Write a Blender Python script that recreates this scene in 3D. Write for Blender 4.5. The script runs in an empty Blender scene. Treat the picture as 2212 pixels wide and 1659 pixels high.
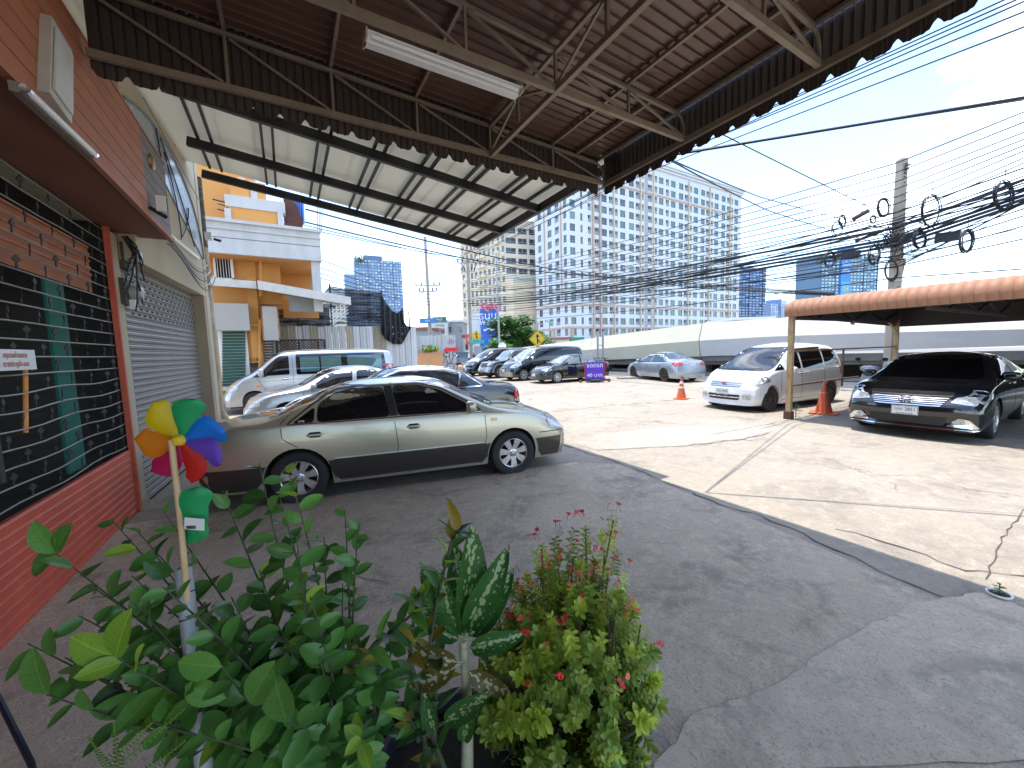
import bpy, bmesh, math, random
from math import sin, cos, pi, radians as R, sqrt, atan2
from mathutils import Vector as V, Matrix
from mathutils.bvhtree import BVHTree
from mathutils.geometry import delaunay_2d_cdt
random.seed(7)
S = bpy.context.scene
COL = S.collection
# ---------------------------------------------------------------- camera, sky, sun, exposure
YAW, PITCH, ROLL, EYE = R(30.2), R(5.03), R(1.7), 1.75
cam = bpy.data.objects.new('camera', bpy.data.cameras.new('camera')); COL.objects.link(cam)
cam.data.sensor_width = 36; cam.data.lens = 13.5; cam.data.clip_start = .02; cam.data.clip_end = 6000
MC = Matrix.Translation((0, 0, EYE)) @ Matrix.Rotation(-YAW, 4, 'Z') @ Matrix.Rotation(pi/2-PITCH, 4, 'X') @ Matrix.Rotation(-ROLL, 4, 'Z')
cam.matrix_world = MC
S.camera = cam
MC3 = MC.to_3x3()
SUN = V((-.03, .13, 1)).normalized()
w = bpy.data.worlds.new('World'); S.world = w; w.use_nodes = True
nt = w.node_tree; nt.nodes.clear()
def N(t, ty, **k):
    n = t.nodes.new(ty)
    for a, b in k.items():
        if a.startswith('i_'): n.inputs[a[2:].replace('_', ' ')].default_value = b
        else: setattr(n, a, b)
    return n
out = N(nt, 'ShaderNodeOutputWorld'); bg = N(nt, 'ShaderNodeBackground'); bg.inputs[1].default_value = .15
sky = N(nt, 'ShaderNodeTexSky'); sky.sky_type = 'NISHITA'; sky.sun_disc = False
sky.sun_elevation = math.asin(SUN.z); sky.sun_rotation = atan2(SUN.x, SUN.y); sky.air_density = 1.0; sky.dust_density = .6; sky.ozone_density = 1.6
tc = N(nt, 'ShaderNodeTexCoord'); mp = N(nt, 'ShaderNodeMapping'); mp.inputs['Scale'].default_value = (1, 1, 2.6); mp.inputs['Location'].default_value = (1.35, .2, .1)
nz = N(nt, 'ShaderNodeTexNoise'); nz.inputs['Scale'].default_value = 2.1; nz.inputs['Detail'].default_value = 9; nz.inputs['Roughness'].default_value = .55; nz.inputs['Distortion'].default_value = .25
cr = N(nt, 'ShaderNodeValToRGB'); cr.color_ramp.elements[0].position = .52; cr.color_ramp.elements[1].position = .80
mx = N(nt, 'ShaderNodeMixRGB'); mx.inputs[2].default_value = (9.0, 9.2, 9.5, 1)
L = nt.links.new
L(tc.outputs['Generated'], mp.inputs[0]); L(mp.outputs[0], nz.inputs[0]); L(nz.outputs[0], cr.inputs[0]); L(cr.outputs[0], mx.inputs[0]); L(sky.outputs[0], mx.inputs[1]); L(mx.outputs[0], bg.inputs[0]); L(bg.outputs[0], out.inputs[0])
sl = bpy.data.lights.new('sun', 'SUN'); so = bpy.data.objects.new('sun', sl); COL.objects.link(so)
sl.energy = 2.0; sl.angle = R(.5); sl.color = (1, .955, .89)
so.rotation_euler = SUN.to_track_quat('Z', 'Y').to_euler()
so.location = (0, 0, 30)
vs = S.view_settings; vs.view_transform = 'Standard'; vs.look = 'None'; vs.gamma = 1; vs.use_curve_mapping = False; vs.exposure = 1.85
S.cycles.max_bounces = 8; S.cycles.diffuse_bounces = 5; S.cycles.glossy_bounces = 4; S.cycles.transmission_bounces = 6; S.cycles.transparent_max_bounces = 8
# ---------------------------------------------------------------- measuring helpers (pixel of a 2212 px wide view -> point in the place)
def ray(px, py):
    return (MC3 @ V(((px-1106)/829.5, -(py-829.5)/829.5, -1)))
def onx(px, py, x): r = ray(px, py); return V((0, 0, EYE)) + r*(x/r.x)
def ony(px, py, y): r = ray(px, py); return V((0, 0, EYE)) + r*(y/r.y)
def onz(px, py, z=0): r = ray(px, py); return V((0, 0, EYE)) + r*((z-EYE)/r.z)
FW = V((sin(YAW), cos(YAW), 0)); RT = V((cos(YAW), -sin(YAW), 0))
def at(px, py, d): r = ray(px, py); return V((0, 0, EYE)) + r*(d/r.dot(FW))
def cw(X, Y, z=0): return FW*Y + RT*X + V((0, 0, z))          # metres right / ahead of the viewer -> place
# ---------------------------------------------------------------- object helpers
WM = {}
I4 = Matrix.Identity(4)
def reg(o, par, Mw):
    COL.objects.link(o)
    if par: o.parent = par; o.matrix_basis = WM[par.name].inverted() @ Mw
    else: o.matrix_basis = Mw
    WM[o.name] = Mw.copy()
    return o
def tag(o, label=None, cat=None, group=None, kind=None):
    if label: o['label'] = label
    if cat: o['category'] = cat
    if group: o['group'] = group
    if kind: o['kind'] = kind
    return o
def thing(name, label, cat, loc=(0, 0, 0), group=None, rz=0):
    o = bpy.data.objects.new(name, None); o.empty_display_size = .2
    reg(o, None, Matrix.Translation(V(loc)) @ Matrix.Rotation(rz, 4, 'Z'))
    return tag(o, label, cat, group)
class MB:
    def __init__(s): s.v = []; s.f = []; s.m = []
    def add(s, vs_, fs, mi=0):
        n = len(s.v); s.v += [V(p) for p in vs_]; s.f += [tuple(i+n for i in f) for f in fs]; s.m += [mi]*len(fs); return s
    def box(s, c, d, rot=None, mi=0):
        c = V(c); h = V(d)/2
        P = [V((x*h.x, y*h.y, z*h.z)) for z in (-1, 1) for y in (-1, 1) for x in (-1, 1)]
        if rot is not None: P = [rot @ p for p in P]
        return s.add([c+p for p in P], [(0, 2, 3, 1), (4, 5, 7, 6), (0, 1, 5, 4), (2, 6, 7, 3), (0, 4, 6, 2), (1, 3, 7, 5)], mi)
    def bar(s, a, b, w_, h_=None, up=(0, 0, 1), mi=0):
        a = V(a); b = V(b); h_ = h_ or w_; d = (b-a)
        if d.length < 1e-6: return s
        d.normalize(); u = V(up)
        if abs(d.dot(u)) > .99: u = V((0, 1, 0))
        x = d.cross(u).normalized(); z = x.cross(d)
        P = [p+x*(i*w_/2)+z*(j*h_/2) for p in (a, b) for i, j in ((-1, -1), (1, -1), (1, 1), (-1, 1))]
        return s.add(P, [(3, 2, 1, 0), (4, 5, 6, 7), (0, 1, 5, 4), (1, 2, 6, 5), (2, 3, 7, 6), (3, 0, 4, 7)], mi)
    def tube(s, pts, r, n=6, mi=0, cap=True):
        pts = [V(p) for p in pts]; m = len(pts); rs = r if isinstance(r, (list, tuple)) else [r]*m
        vs_ = []; pu = None
        for i, p in enumerate(pts):
            d = (pts[min(i+1, m-1)]-pts[max(i-1, 0)]).normalized()
            u = pu if pu is not None else (V((0, 0, 1)) if abs(d.z) < .9 else V((1, 0, 0)))
            x = d.cross(u)
            if x.length < 1e-4: x = d.cross(V((1, .3, 0)))
            x.normalize(); y = x.cross(d); pu = y
            for k in range(n): a = 2*pi*k/n; vs_.append(p+(x*cos(a)+y*sin(a))*rs[i])
        fs = [(i*n+k, i*n+(k+1) % n, (i+1)*n+(k+1) % n, (i+1)*n+k) for i in range(m-1) for k in range(n)]
        if cap: fs += [tuple(range(n))[::-1], tuple(range((m-1)*n, m*n))]
        return s.add(vs_, fs, mi)
    def lathe(s, prof, c=(0, 0, 0), axis='Z', n=24, mi=0, closed=False):
        vs_ = []
        for r, h in prof:
            for k in range(n):
                a = 2*pi*k/n
                p = V((r*cos(a), r*sin(a), h))
                if axis == 'Y': p = V((p.x, p.z, p.y))
                elif axis == 'X': p = V((p.z, p.x, p.y))
                vs_.append(V(c)+p)
        m = len(prof)
        fs = [(i*n+k, i*n+(k+1) % n, (i+1)*n+(k+1) % n, (i+1)*n+k) for i in range(m-1) for k in range(n)]
        return s.add(vs_, fs, mi)
    def poly(s, pts, th, nrm, mi=0):
        nrm = V(nrm).normalized()*th; m = len(pts); P = [V(p) for p in pts]
        return s.add(P+[p+nrm for p in P], [tuple(range(m))[::-1], tuple(range(m, 2*m))]+[(i, (i+1) % m, (i+1) % m+m, i+m) for i in range(m)], mi)
    def mesh(s, name, mats, smooth=False, fixn=True):
        me = bpy.data.meshes.new(name); me.from_pydata([tuple(p) for p in s.v], [], s.f)
        for m_ in (mats if isinstance(mats, (list, tuple)) else [mats]): me.materials.append(m_)
        me.polygons.foreach_set('material_index', s.m)
        if fixn:
            bm = bmesh.new(); bm.from_mesh(me); bmesh.ops.recalc_face_normals(bm, faces=bm.faces)
            if smooth:
                for f in bm.faces: f.smooth = True
                for e in bm.edges:
                    if len(e.link_faces) == 2 and e.calc_face_angle(0) > R(38): e.smooth = False
            bm.to_mesh(me); bm.free()
        elif smooth:
            me.polygons.foreach_set('use_smooth', [True]*len(me.polygons))
        return me
    def obj(s, name, mats, par=None, smooth=False, label=None, cat=None, group=None, kind=None, fixn=True):
        if par is not None:
            Mw = WM[par.name]; inv = Mw.inverted(); s.v = [inv @ p for p in s.v]
        else:
            xs = [p.x for p in s.v]; ys = [p.y for p in s.v]; zs = [p.z for p in s.v]
            o0 = V(((min(xs)+max(xs))/2, (min(ys)+max(ys))/2, min(zs))); Mw = Matrix.Translation(o0); s.v = [p-o0 for p in s.v]
        o = bpy.data.objects.new(name, s.mesh(name, mats, smooth, fixn))
        reg(o, par, Mw)
        return tag(o, label, cat, group, kind)
def inst(name, me, Mw, par=None, **k):
    o = bpy.data.objects.new(name, me); reg(o, par, Mw); return tag(o, **k)
def copy_tree(o, par, Mw):
    c = o.copy(); COL.objects.link(c)
    if par is None: c.matrix_basis = Mw
    else: c.parent = par
    for ch in list(o.children): copy_tree(ch, c, None)
    return c
def frame(o, x, z):     # rotation with columns x, z×x, z at origin o
    x = V(x).normalized(); z = (V(z)-x*V(z).dot(x)).normalized(); y = z.cross(x)
    m_ = Matrix((x, y, z)).transposed().to_4x4(); m_.translation = V(o); return m_
# ---------------------------------------------------------------- materials
MATS = {}
def M(name, col, rough=.6, metal=0, var=.12, vs=3, bump=.0, bs=40, dirt=None, ds=1.2, da=.5, coat=0, spec=.5, rnd=0, obj=True, alpha=1, emit=0, trans=0, scale=(1, 1, 1)):
    if name in MATS: return MATS[name]
    m_ = bpy.data.materials.new(name); MATS[name] = m_; m_.use_nodes = True; t = m_.node_tree; t.nodes.clear()
    o_ = N(t, 'ShaderNodeOutputMaterial'); p = N(t, 'ShaderNodeBsdfPrincipled'); l = t.links.new
    p.inputs['Roughness'].default_value = rough; p.inputs['Metallic'].default_value = metal; p.inputs['Coat Weight'].default_value = coat; p.inputs['Coat Roughness'].default_value = .03
    p.inputs['Specular IOR Level'].default_value = spec; p.inputs['Alpha'].default_value = alpha; p.inputs['Transmission Weight'].default_value = trans
    c = N(t, 'ShaderNodeTexCoord'); mp_ = N(t, 'ShaderNodeMapping'); mp_.inputs['Scale'].default_value = scale
    l(c.outputs['Object'], mp_.inputs[0]); g = mp_.outputs[0]
    cur = None
    rgb = N(t, 'ShaderNodeRGB'); rgb.outputs[0].default_value = (*col, 1); cur = rgb.outputs[0]
    if dirt is not None:
        n2 = N(t, 'ShaderNodeTexNoise'); n2.inputs['Scale'].default_value = ds; n2.inputs['Detail'].default_value = 8; n2.inputs['Roughness'].default_value = .65; l(g, n2.inputs[0])
        r2 = N(t, 'ShaderNodeValToRGB'); r2.color_ramp.elements[0].position = .45; r2.color_ramp.elements[1].position = .72; r2.color_ramp.elements[1].color = (da, da, da, 1); l(n2.outputs[0], r2.inputs[0])
        x = N(t, 'ShaderNodeMixRGB'); x.inputs[2].default_value = (*dirt, 1); l(r2.outputs[0], x.inputs[0]); l(cur, x.inputs[1]); cur = x.outputs[0]
    hsv = N(t, 'ShaderNodeHueSaturation'); l(cur, hsv.inputs['Color'])
    if var:
        n1 = N(t, 'ShaderNodeTexNoise'); n1.inputs['Scale'].default_value = vs; n1.inputs['Detail'].default_value = 7; n1.inputs['Roughness'].default_value = .6; l(g, n1.inputs[0])
        mr = N(t, 'ShaderNodeMapRange'); mr.inputs[1].default_value = .25; mr.inputs[2].default_value = .75; mr.inputs[3].default_value = 1-var; mr.inputs[4].default_value = 1+var; l(n1.outputs[0], mr.inputs[0])
        val = mr.outputs[0]
        if rnd:
            oi = N(t, 'ShaderNodeObjectInfo'); m2 = N(t, 'ShaderNodeMapRange'); m2.inputs[3].default_value = 1-rnd; m2.inputs[4].default_value = 1+rnd; l(oi.outputs['Random'], m2.inputs[0])
            mm = N(t, 'ShaderNodeMath', operation='MULTIPLY'); l(val, mm.inputs[0]); l(m2.outputs[0], mm.inputs[1]); val = mm.outputs[0]
        l(val, hsv.inputs['Value'])
        mr2 = N(t, 'ShaderNodeMapRange'); mr2.inputs[1].default_value = .2; mr2.inputs[2].default_value = .8; mr2.inputs[3].default_value = max(0, rough*.8); mr2.inputs[4].default_value = min(1, rough*1.25); l(n1.outputs[0], mr2.inputs[0]); l(mr2.outputs[0], p.inputs['Roughness'])
    l(hsv.outputs[0], p.inputs['Base Color'])
    if bump:
        n3 = N(t, 'ShaderNodeTexNoise'); n3.inputs['Scale'].default_value = bs; n3.inputs['Detail'].default_value = 5; l(g, n3.inputs[0])
        b = N(t, 'ShaderNodeBump'); b.inputs['Strength'].default_value = bump; b.inputs['Distance'].default_value = .02; l(n3.outputs[0], b.inputs['Height']); l(b.outputs[0], p.inputs['Normal'])
    if emit: p.inputs['Emission Color'].default_value = (*col, 1); p.inputs['Emission Strength'].default_value = emit
    l(p.outputs[0], o_.inputs[0])
    return m_
def leafmat(name, col, col2=None, tr=.35, rnd=.3, rough=.42, spots=None, vein=False):
    m_ = bpy.data.materials.new(name); MATS[name] = m_; m_.use_nodes = True; t = m_.node_tree; t.nodes.clear(); l = t.links.new
    o_ = N(t, 'ShaderNodeOutputMaterial'); p = N(t, 'ShaderNodeBsdfPrincipled'); p.inputs['Roughness'].default_value = rough
    oi = N(t, 'ShaderNodeObjectInfo'); x = N(t, 'ShaderNodeMixRGB'); x.inputs[1].default_value = (*col, 1); x.inputs[2].default_value = (*(col2 or col), 1)
    c = N(t, 'ShaderNodeTexCoord'); n1 = N(t, 'ShaderNodeTexNoise'); n1.inputs['Scale'].default_value = 9; n1.inputs['Detail'].default_value = 4; l(c.outputs['Object'], n1.inputs[0])
    ad = N(t, 'ShaderNodeMath', operation='MULTIPLY_ADD'); ad.inputs[1].default_value = 1.6; ad.inputs[2].default_value = -.8; l(n1.outputs[0], ad.inputs[0])
    a2 = N(t, 'ShaderNodeMath', operation='ADD', use_clamp=True); l(ad.outputs[0], a2.inputs[0]); l(oi.outputs['Random'], a2.inputs[1]); l(a2.outputs[0], x.inputs[0]); cur = x.outputs[0]
    if spots:
        vz = N(t, 'ShaderNodeTexVoronoi'); vz.inputs['Scale'].default_value = 75; mpp = N(t, 'ShaderNodeMapping'); mpp.inputs['Scale'].default_value = (.55, 1, 1); l(c.outputs['Object'], mpp.inputs[0]); l(mpp.outputs[0], vz.inputs[0])
        sp = N(t, 'ShaderNodeSeparateXYZ'); l(c.outputs['Object'], sp.inputs[0]); ab = N(t, 'ShaderNodeMath', operation='ABSOLUTE'); l(sp.outputs['Y'], ab.inputs[0])
        th = N(t, 'ShaderNodeMapRange'); th.inputs[1].default_value = 0; th.inputs[2].default_value = .03; th.inputs[3].default_value = .62; th.inputs[4].default_value = .12; l(ab.outputs[0], th.inputs[0])
        lt = N(t, 'ShaderNodeMath', operation='LESS_THAN'); l(vz.outputs['Distance'], lt.inputs[0]); l(th.outputs[0], lt.inputs[1])
        x2 = N(t, 'ShaderNodeMixRGB'); x2.inputs[2].default_value = (*spots, 1); l(lt.outputs[0], x2.inputs[0]); l(cur, x2.inputs[1]); cur = x2.outputs[0]
    if vein:
        sp = N(t, 'ShaderNodeSeparateXYZ'); l(c.outputs['Object'], sp.inputs[0]); ab = N(t, 'ShaderNodeMath', operation='ABSOLUTE'); l(sp.outputs['Y'], ab.inputs[0])
        lt = N(t, 'ShaderNodeMath', operation='LESS_THAN'); lt.inputs[1].default_value = .014; l(ab.outputs[0], lt.inputs[0])
        sm = N(t, 'ShaderNodeMath', operation='MULTIPLY_ADD'); sm.inputs[1].default_value = -.8; l(ab.outputs[0], sm.inputs[0]); l(sp.outputs['X'], sm.inputs[2]); fr_n = N(t, 'ShaderNodeMath', operation='MULTIPLY'); fr_n.inputs[1].default_value = 9; l(sm.outputs[0], fr_n.inputs[0]); fc = N(t, 'ShaderNodeMath', operation='FRACT'); l(fr_n.outputs[0], fc.inputs[0]); l2 = N(t, 'ShaderNodeMath', operation='LESS_THAN'); l2.inputs[1].default_value = .13; l(fc.outputs[0], l2.inputs[0])
        m5 = N(t, 'ShaderNodeMath', operation='MULTIPLY_ADD', use_clamp=True); m5.inputs[1].default_value = .35; l(l2.outputs[0], m5.inputs[0]); l(lt.outputs[0], m5.inputs[2]); m6 = N(t, 'ShaderNodeMath', operation='MULTIPLY'); m6.inputs[1].default_value = .5; l(m5.outputs[0], m6.inputs[0])
        x3 = N(t, 'ShaderNodeMixRGB'); x3.inputs[2].default_value = (min(1, col[0]*2.4+.03), min(1, col[1]*1.9+.04), col[2]*1.8+.01, 1); l(m6.outputs[0], x3.inputs[0]); l(cur, x3.inputs[1]); cur = x3.outputs[0]
        bm_ = N(t, 'ShaderNodeBump'); bm_.inputs['Strength'].default_value = .5; bm_.inputs['Distance'].default_value = .01; bm_.invert = True; l(m5.outputs[0], bm_.inputs['Height']); l(bm_.outputs[0], p.inputs['Normal'])
    hs = N(t, 'ShaderNodeHueSaturation'); mr = N(t, 'ShaderNodeMapRange'); mr.inputs[3].default_value = 1-rnd; mr.inputs[4].default_value = 1+rnd; l(oi.outputs['Random'], mr.inputs[0]); l(mr.outputs[0], hs.inputs['Value']); l(cur, hs.inputs['Color'])
    l(hs.outputs[0], p.inputs['Base Color'])
    tl = N(t, 'ShaderNodeBsdfTranslucent'); l(hs.outputs[0], tl.inputs[0]); mxs = N(t, 'ShaderNodeMixShader'); mxs.inputs[0].default_value = tr; l(p.outputs[0], mxs.inputs[1]); l(tl.outputs[0], mxs.inputs[2]); l(mxs.outputs[0], o_.inputs[0])
    return m_
black = M('black_plastic', (.012, .012, .013), .5); dark = M('dark_recess', (.01, .01, .01), .9)
chrome = M('chrome', (.75, .76, .78), .12, 1, var=.03); whitep = M('white_paint', (.78, .78, .77), .5, var=.05)
galv = M('galvanised_metal', (.35, .36, .38), .45, .5); rubber = M('tyre_rubber', (.018, .018, .019), .75, bump=.2, bs=90, dirt=(.06, .057, .053), ds=6, da=.35)
def text(name, s, size, mat, Mw, par=None, ext=.002, label=None, sx=1):
    cu = bpy.data.curves.new(name, 'FONT'); cu.body = s; cu.size = size; cu.align_x = 'CENTER'; cu.align_y = 'CENTER'; cu.extrude = ext; cu.resolution_u = 2
    o = bpy.data.objects.new(name, cu); COL.objects.link(o); dg = bpy.context.evaluated_depsgraph_get()
    me = bpy.data.meshes.new_from_object(o.evaluated_get(dg)); bpy.data.objects.remove(o); me.materials.clear(); me.materials.append(mat)
    if sx != 1: me.transform(Matrix.Diagonal((sx, 1, 1, 1)))
    q = bpy.data.objects.new(name, me); reg(q, par, Mw); return tag(q, label)
# ================================================================ GROUND
def groundmat(name, col, col2, dark_, crack=.5, bump=.35, stain=.8, seed=0, sc=1):
    m_ = bpy.data.materials.new(name); MATS[name] = m_; m_.use_nodes = True; t = m_.node_tree; t.nodes.clear(); l = t.links.new
    o_ = N(t, 'ShaderNodeOutputMaterial'); p = N(t, 'ShaderNodeBsdfPrincipled'); p.inputs['Roughness'].default_value = .82; p.inputs['Specular IOR Level'].default_value = .35
    c = N(t, 'ShaderNodeNewGeometry'); mp_ = N(t, 'ShaderNodeMapping'); mp_.inputs['Location'].default_value = (seed, seed*.7, 0); l(c.outputs['Position'], mp_.inputs[0]); g = mp_.outputs[0]
    def noise(s, d=8, r=.6, dist=0):
        n = N(t, 'ShaderNodeTexNoise'); n.inputs['Scale'].default_value = s; n.inputs['Detail'].default_value = d; n.inputs['Roughness'].default_value = r; n.inputs['Distortion'].default_value = dist; l(g, n.inputs[0]); return n.outputs[0]
    def ramp(x, a, b, ca=0, cb=1):
        n = N(t, 'ShaderNodeMapRange'); n.inputs[1].default_value = a; n.inputs[2].default_value = b; n.inputs[3].default_value = ca; n.inputs[4].default_value = cb; l(x, n.inputs[0]); return n.outputs[0]
    def mix(f, a, b, ty='MIX'):
        n = N(t, 'ShaderNodeMixRGB', blend_type=ty); l(f, n.inputs[0])
        for i, q in ((1, a), (2, b)):
            if isinstance(q, tuple): n.inputs[i].default_value = (*q, 1)
            else: l(q, n.inputs[i])
        return n.outputs[0]
    cur = mix(ramp(noise(.35*sc, 6, .6, .4), .35, .65), col, col2)
    cur = mix(ramp(noise(1.3*sc, 10, .72, .6), .50, .68, 0, stain), cur, dark_)
    cur = mix(ramp(noise(7*sc, 10, .8, .3), .50, .62, 0, .6), cur, tuple(min(1, x*1.28) for x in col))
    cur = mix(ramp(noise(16*sc, 9, .8, .4), .54, .62, 0, .5), cur, tuple(x*.62 for x in col))
    cur = mix(ramp(noise(70, 4, .75), .54, .66, 0, .7), cur, tuple(x*.4 for x in col))
    cur = mix(ramp(noise(130, 2, .6), .66, .72, 0, .7), cur, (.55, .52, .47))
    vo = N(t, 'ShaderNodeTexVoronoi', feature='DISTANCE_TO_EDGE'); vo.inputs['Scale'].default_value = .33
    wn_ = N(t, 'ShaderNodeTexNoise'); wn_.inputs['Scale'].default_value = 1.6; wn_.inputs['Detail'].default_value = 8; l(g, wn_.inputs[0])
    vm = N(t, 'ShaderNodeVectorMath', operation='MULTIPLY_ADD'); vm.inputs[1].default_value = (1.1, 1.1, 0); l(wn_.outputs['Color'], vm.inputs[0]); l(g, vm.inputs[2]); l(vm.outputs[0], vo.inputs['Vector'])
    ck_ = ramp(vo.outputs['Distance'], .0, .006, crack, 0); gate = ramp(noise(.5, 2), .5, .56)
    mm = N(t, 'ShaderNodeMath', operation='MULTIPLY'); l(ck_, mm.inputs[0]); l(gate, mm.inputs[1]); cur = mix(mm.outputs[0], cur, (.03, .026, .02))
    l(cur, p.inputs['Base Color']); l(ramp(noise(2.2, 6), .3, .7, .62, .92), p.inputs['Roughness'])
    a1 = N(t, 'ShaderNodeMath', operation='MULTIPLY_ADD'); a1.inputs[1].default_value = .5; l(noise(45, 6, .7), a1.inputs[0]); l(noise(6, 6, .65), a1.inputs[2])
    a2 = N(t, 'ShaderNodeMath', operation='MULTIPLY_ADD'); a2.inputs[1].default_value = -1.2; l(mm.outputs[0], a2.inputs[0]); l(a1.outputs[0], a2.inputs[2])
    b = N(t, 'ShaderNodeBump'); b.inputs['Strength'].default_value = bump; b.inputs['Distance'].default_value = .03; l(a2.outputs[0], b.inputs['Height']); l(b.outputs[0], p.inputs['Normal'])
    l(p.outputs[0], o_.inputs[0]); return m_
conc = groundmat('lot_concrete', (.335, .288, .225), (.275, .236, .187), (.165, .145, .118))
conc2 = groundmat('apron_concrete', (.51, .415, .315), (.43, .352, .268), (.19, .16, .125), crack=.15, seed=11, stain=.85, bump=.6, sc=1.3)
asph = groundmat('asphalt', (.10, .10, .10), (.085, .085, .088), (.06, .06, .06), crack=.2, seed=5)
pale = groundmat('pale_patch', (.36, .32, .262), (.31, .275, .23), (.27, .24, .2), crack=.0, seed=23)
g = MB(); g.add([(-900, -60, 0), (900, -60, 0), (900, 1500, 0), (-900, 1500, 0)], [(0, 1, 2, 3)]); g.obj('ground', conc, kind='structure')
g = MB(); g.add([(17.6, -40, .004), (20.6, -40, .004), (20.9, 14, .004), (22.6, 32, .004), (25, 80, .004), (15, 80, .004), (17.3, 32, .004), (17.6, 14, .004)], [tuple(range(8))]); g.obj('road', asph, kind='structure')
g = MB(); g.add([(11.5, 27, .008), (17.2, 28, .008), (14.9, 80, .008), (-2, 75, .008), (4, 40, .008)], [tuple(range(5))]); g.obj('side_road', asph, kind='structure')
slabz = .03
ap = [V((-1.66, -6, slabz)), V((4.1, -6, slabz))]+[onz(x, y, slabz) for x, y in ((2060, 1310), (1720, 1160), (1560, 1095), (1420, 1040), (1340, 1003), (1240, 998), (1060, 1024), (860, 1050), (640, 1082))]+[V((-1.66, 5.5, slabz))]
g = MB(); g.poly([V((p.x, p.y, .0)) for p in ap], slabz, (0, 0, 1)); g.obj('apron', conc2, kind='structure')
def blobpoly(pts, z, n=10, j=.06):
    o_ = []; m = len(pts)
    for i in range(m):
        a, b = onz(*pts[i]), onz(*pts[(i+1) % m])
        for k in range(n): p = a.lerp(b, k/n); o_.append(V((p.x+random.uniform(-j, j), p.y+random.uniform(-j, j), z)))
    return o_
g = MB(); pp = blobpoly([(1290, 972), (1480, 962), (1600, 948), (1662, 933), (1655, 922), (1560, 918), (1400, 926), (1300, 940), (1240, 955)], .004, 5, .04); g.add(pp, [tuple(range(len(pp)))]); g.obj('concrete_patch', pale, kind='structure')
g = MB(); pp = blobpoly([(1500, 1560), (1700, 1480), (1800, 1400), (1980, 1310), (2120, 1290), (2230, 1330), (2230, 1660), (1400, 1690)], slabz+.004, 9, .012); g.add(pp, [tuple(range(len(pp)))])
g.obj('smooth_concrete_patch', groundmat('screed', (.53, .435, .335), (.45, .372, .287), (.22, .19, .15), crack=.1, seed=40, stain=.7, bump=.25), kind='structure')
def crack(pts, z, w_=.008, j=.02, name='crack'):
    mb = MB(); P = [onz(*p, z) for p in pts]; q = []
    for a, b in zip(P, P[1:]):
        n = max(2, int((b-a).length/.12))
        for k in range(n): c = a.lerp(b, k/n); q.append(V((c.x+random.uniform(-j, j), c.y+random.uniform(-j, j), z)))
    q.append(P[-1]); vs_ = []
    for i, c in enumerate(q):
        d = (q[min(i+1, len(q)-1)]-q[max(0, i-1)]).normalized(); n_ = V((-d.y, d.x, 0))*w_*random.uniform(.25, 1); vs_ += [c-n_, c+n_]
    mb.add(vs_, [(2*i, 2*i+1, 2*i+3, 2*i+2) for i in range(len(q)-1)]); return mb.obj(name, M('crack_dirt', (.075, .065, .052), .95), kind='structure')
crack([(1170, 945), (1260, 975), (1340, 1000), (1450, 1046), (1530, 1080), (1640, 1112), (1740, 1155), (1850, 1208), (1960, 1258), (2090, 1305), (2230, 1370)], .006, .011, .035)
crack([(1290, 972), (1480, 963), (1600, 949), (1662, 935)], .006, .012, .03); crack([(1125, 897), (1300, 878), (1480, 862), (1565, 857)], .006, .016, .012); crack([(1130, 850), (1300, 830), (1420, 828)], .006, .012, .02)
crack([(1540, 938), (1640, 920), (1705, 907)], .006, .012, .01); crack([(1800, 1140), (1900, 1165), (1990, 1195), (2080, 1230), (2230, 1245)], .006, .010, .03); crack([(2230, 1080), (2160, 1170), (2130, 1250)], .006, .007, .012)
crack([(760, 1240), (840, 1260)], slabz+.006, .004, .02)
# kerbs and the road edge
kerbm = M('kerb_concrete', (.34, .33, .30), .85, dirt=(.15, .14, .12), ds=1.5, bump=.4)
k = MB(); [k.bar(a, b, .25, .14) for a, b in (((17.45, -20, .07), (17.45, 3.4, .07)),)]; k.obj('kerb', kerbm, kind='structure')
k = MB(); k.bar((20.75, -20, .07), (21.0, 14, .07), .3, .15); k.bar((21.0, 14, .07), (22.7, 32, .07), .3, .15); k.obj('kerb', kerbm, kind='structure')
k = MB(); k.bar((15.6, 15.2, .05), (17.2, 14.4, .05), .5, .1); k.obj('kerb', kerbm, kind='structure')
g = MB(); pp = [(21, -20, .006), (28, -20, .006), (28, 30, .006), (22.8, 32, .006), (21.2, 14, .006)]; g.add(pp, [tuple(range(5))]); g.obj('verge', groundmat('verge_dirt', (.22, .2, .17), (.18, .16, .13), (.1, .09, .07), seed=9), kind='structure')
# ================================================================ BROWN CANOPY (near)
steel = M('beige_truss_steel', (.26, .21, .155), .55, .1, var=.15, dirt=(.14, .105, .075), ds=5, da=.6)
brown = M('brown_ribbed_sheet', (.125, .068, .050), .45, .2, var=.15, rnd=.1, coat=.2); brownd = M('dark_brown_sheet', (.065, .050, .043), .5, .2, var=.15, rnd=.08)
XE, YF, ZC, XW = 3.95, 4.1, 3.99, -1.10
can = thing('brown_canopy', 'brown ribbed metal canopy on steel trusses overhead, jutting from the shopfront', 'canopy', (1.4, 1, 3.9))
topz = lambda x: 4.47-.20*(x-XW)/(XE-XW)
pl = MB(); L0 = XE-XW-.06; a_ = V((0, 0, 0)); b_ = V((L0, 0, -.20*L0/(XE-XW)))
prof = [(-.048, .0), (-.036, .0), (-.032, .014), (.044, .014), (.048, 0)]
vs_ = []; [vs_.extend([a_+V((0, y, z)), b_+V((0, y, z))]) for y, z in prof]; pl.add(vs_, [(2*i, 2*i+1, 2*i+3, 2*i+2) for i in range(4)])
me = pl.mesh('plank', brown, fixn=False)
y = YF-.05
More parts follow.
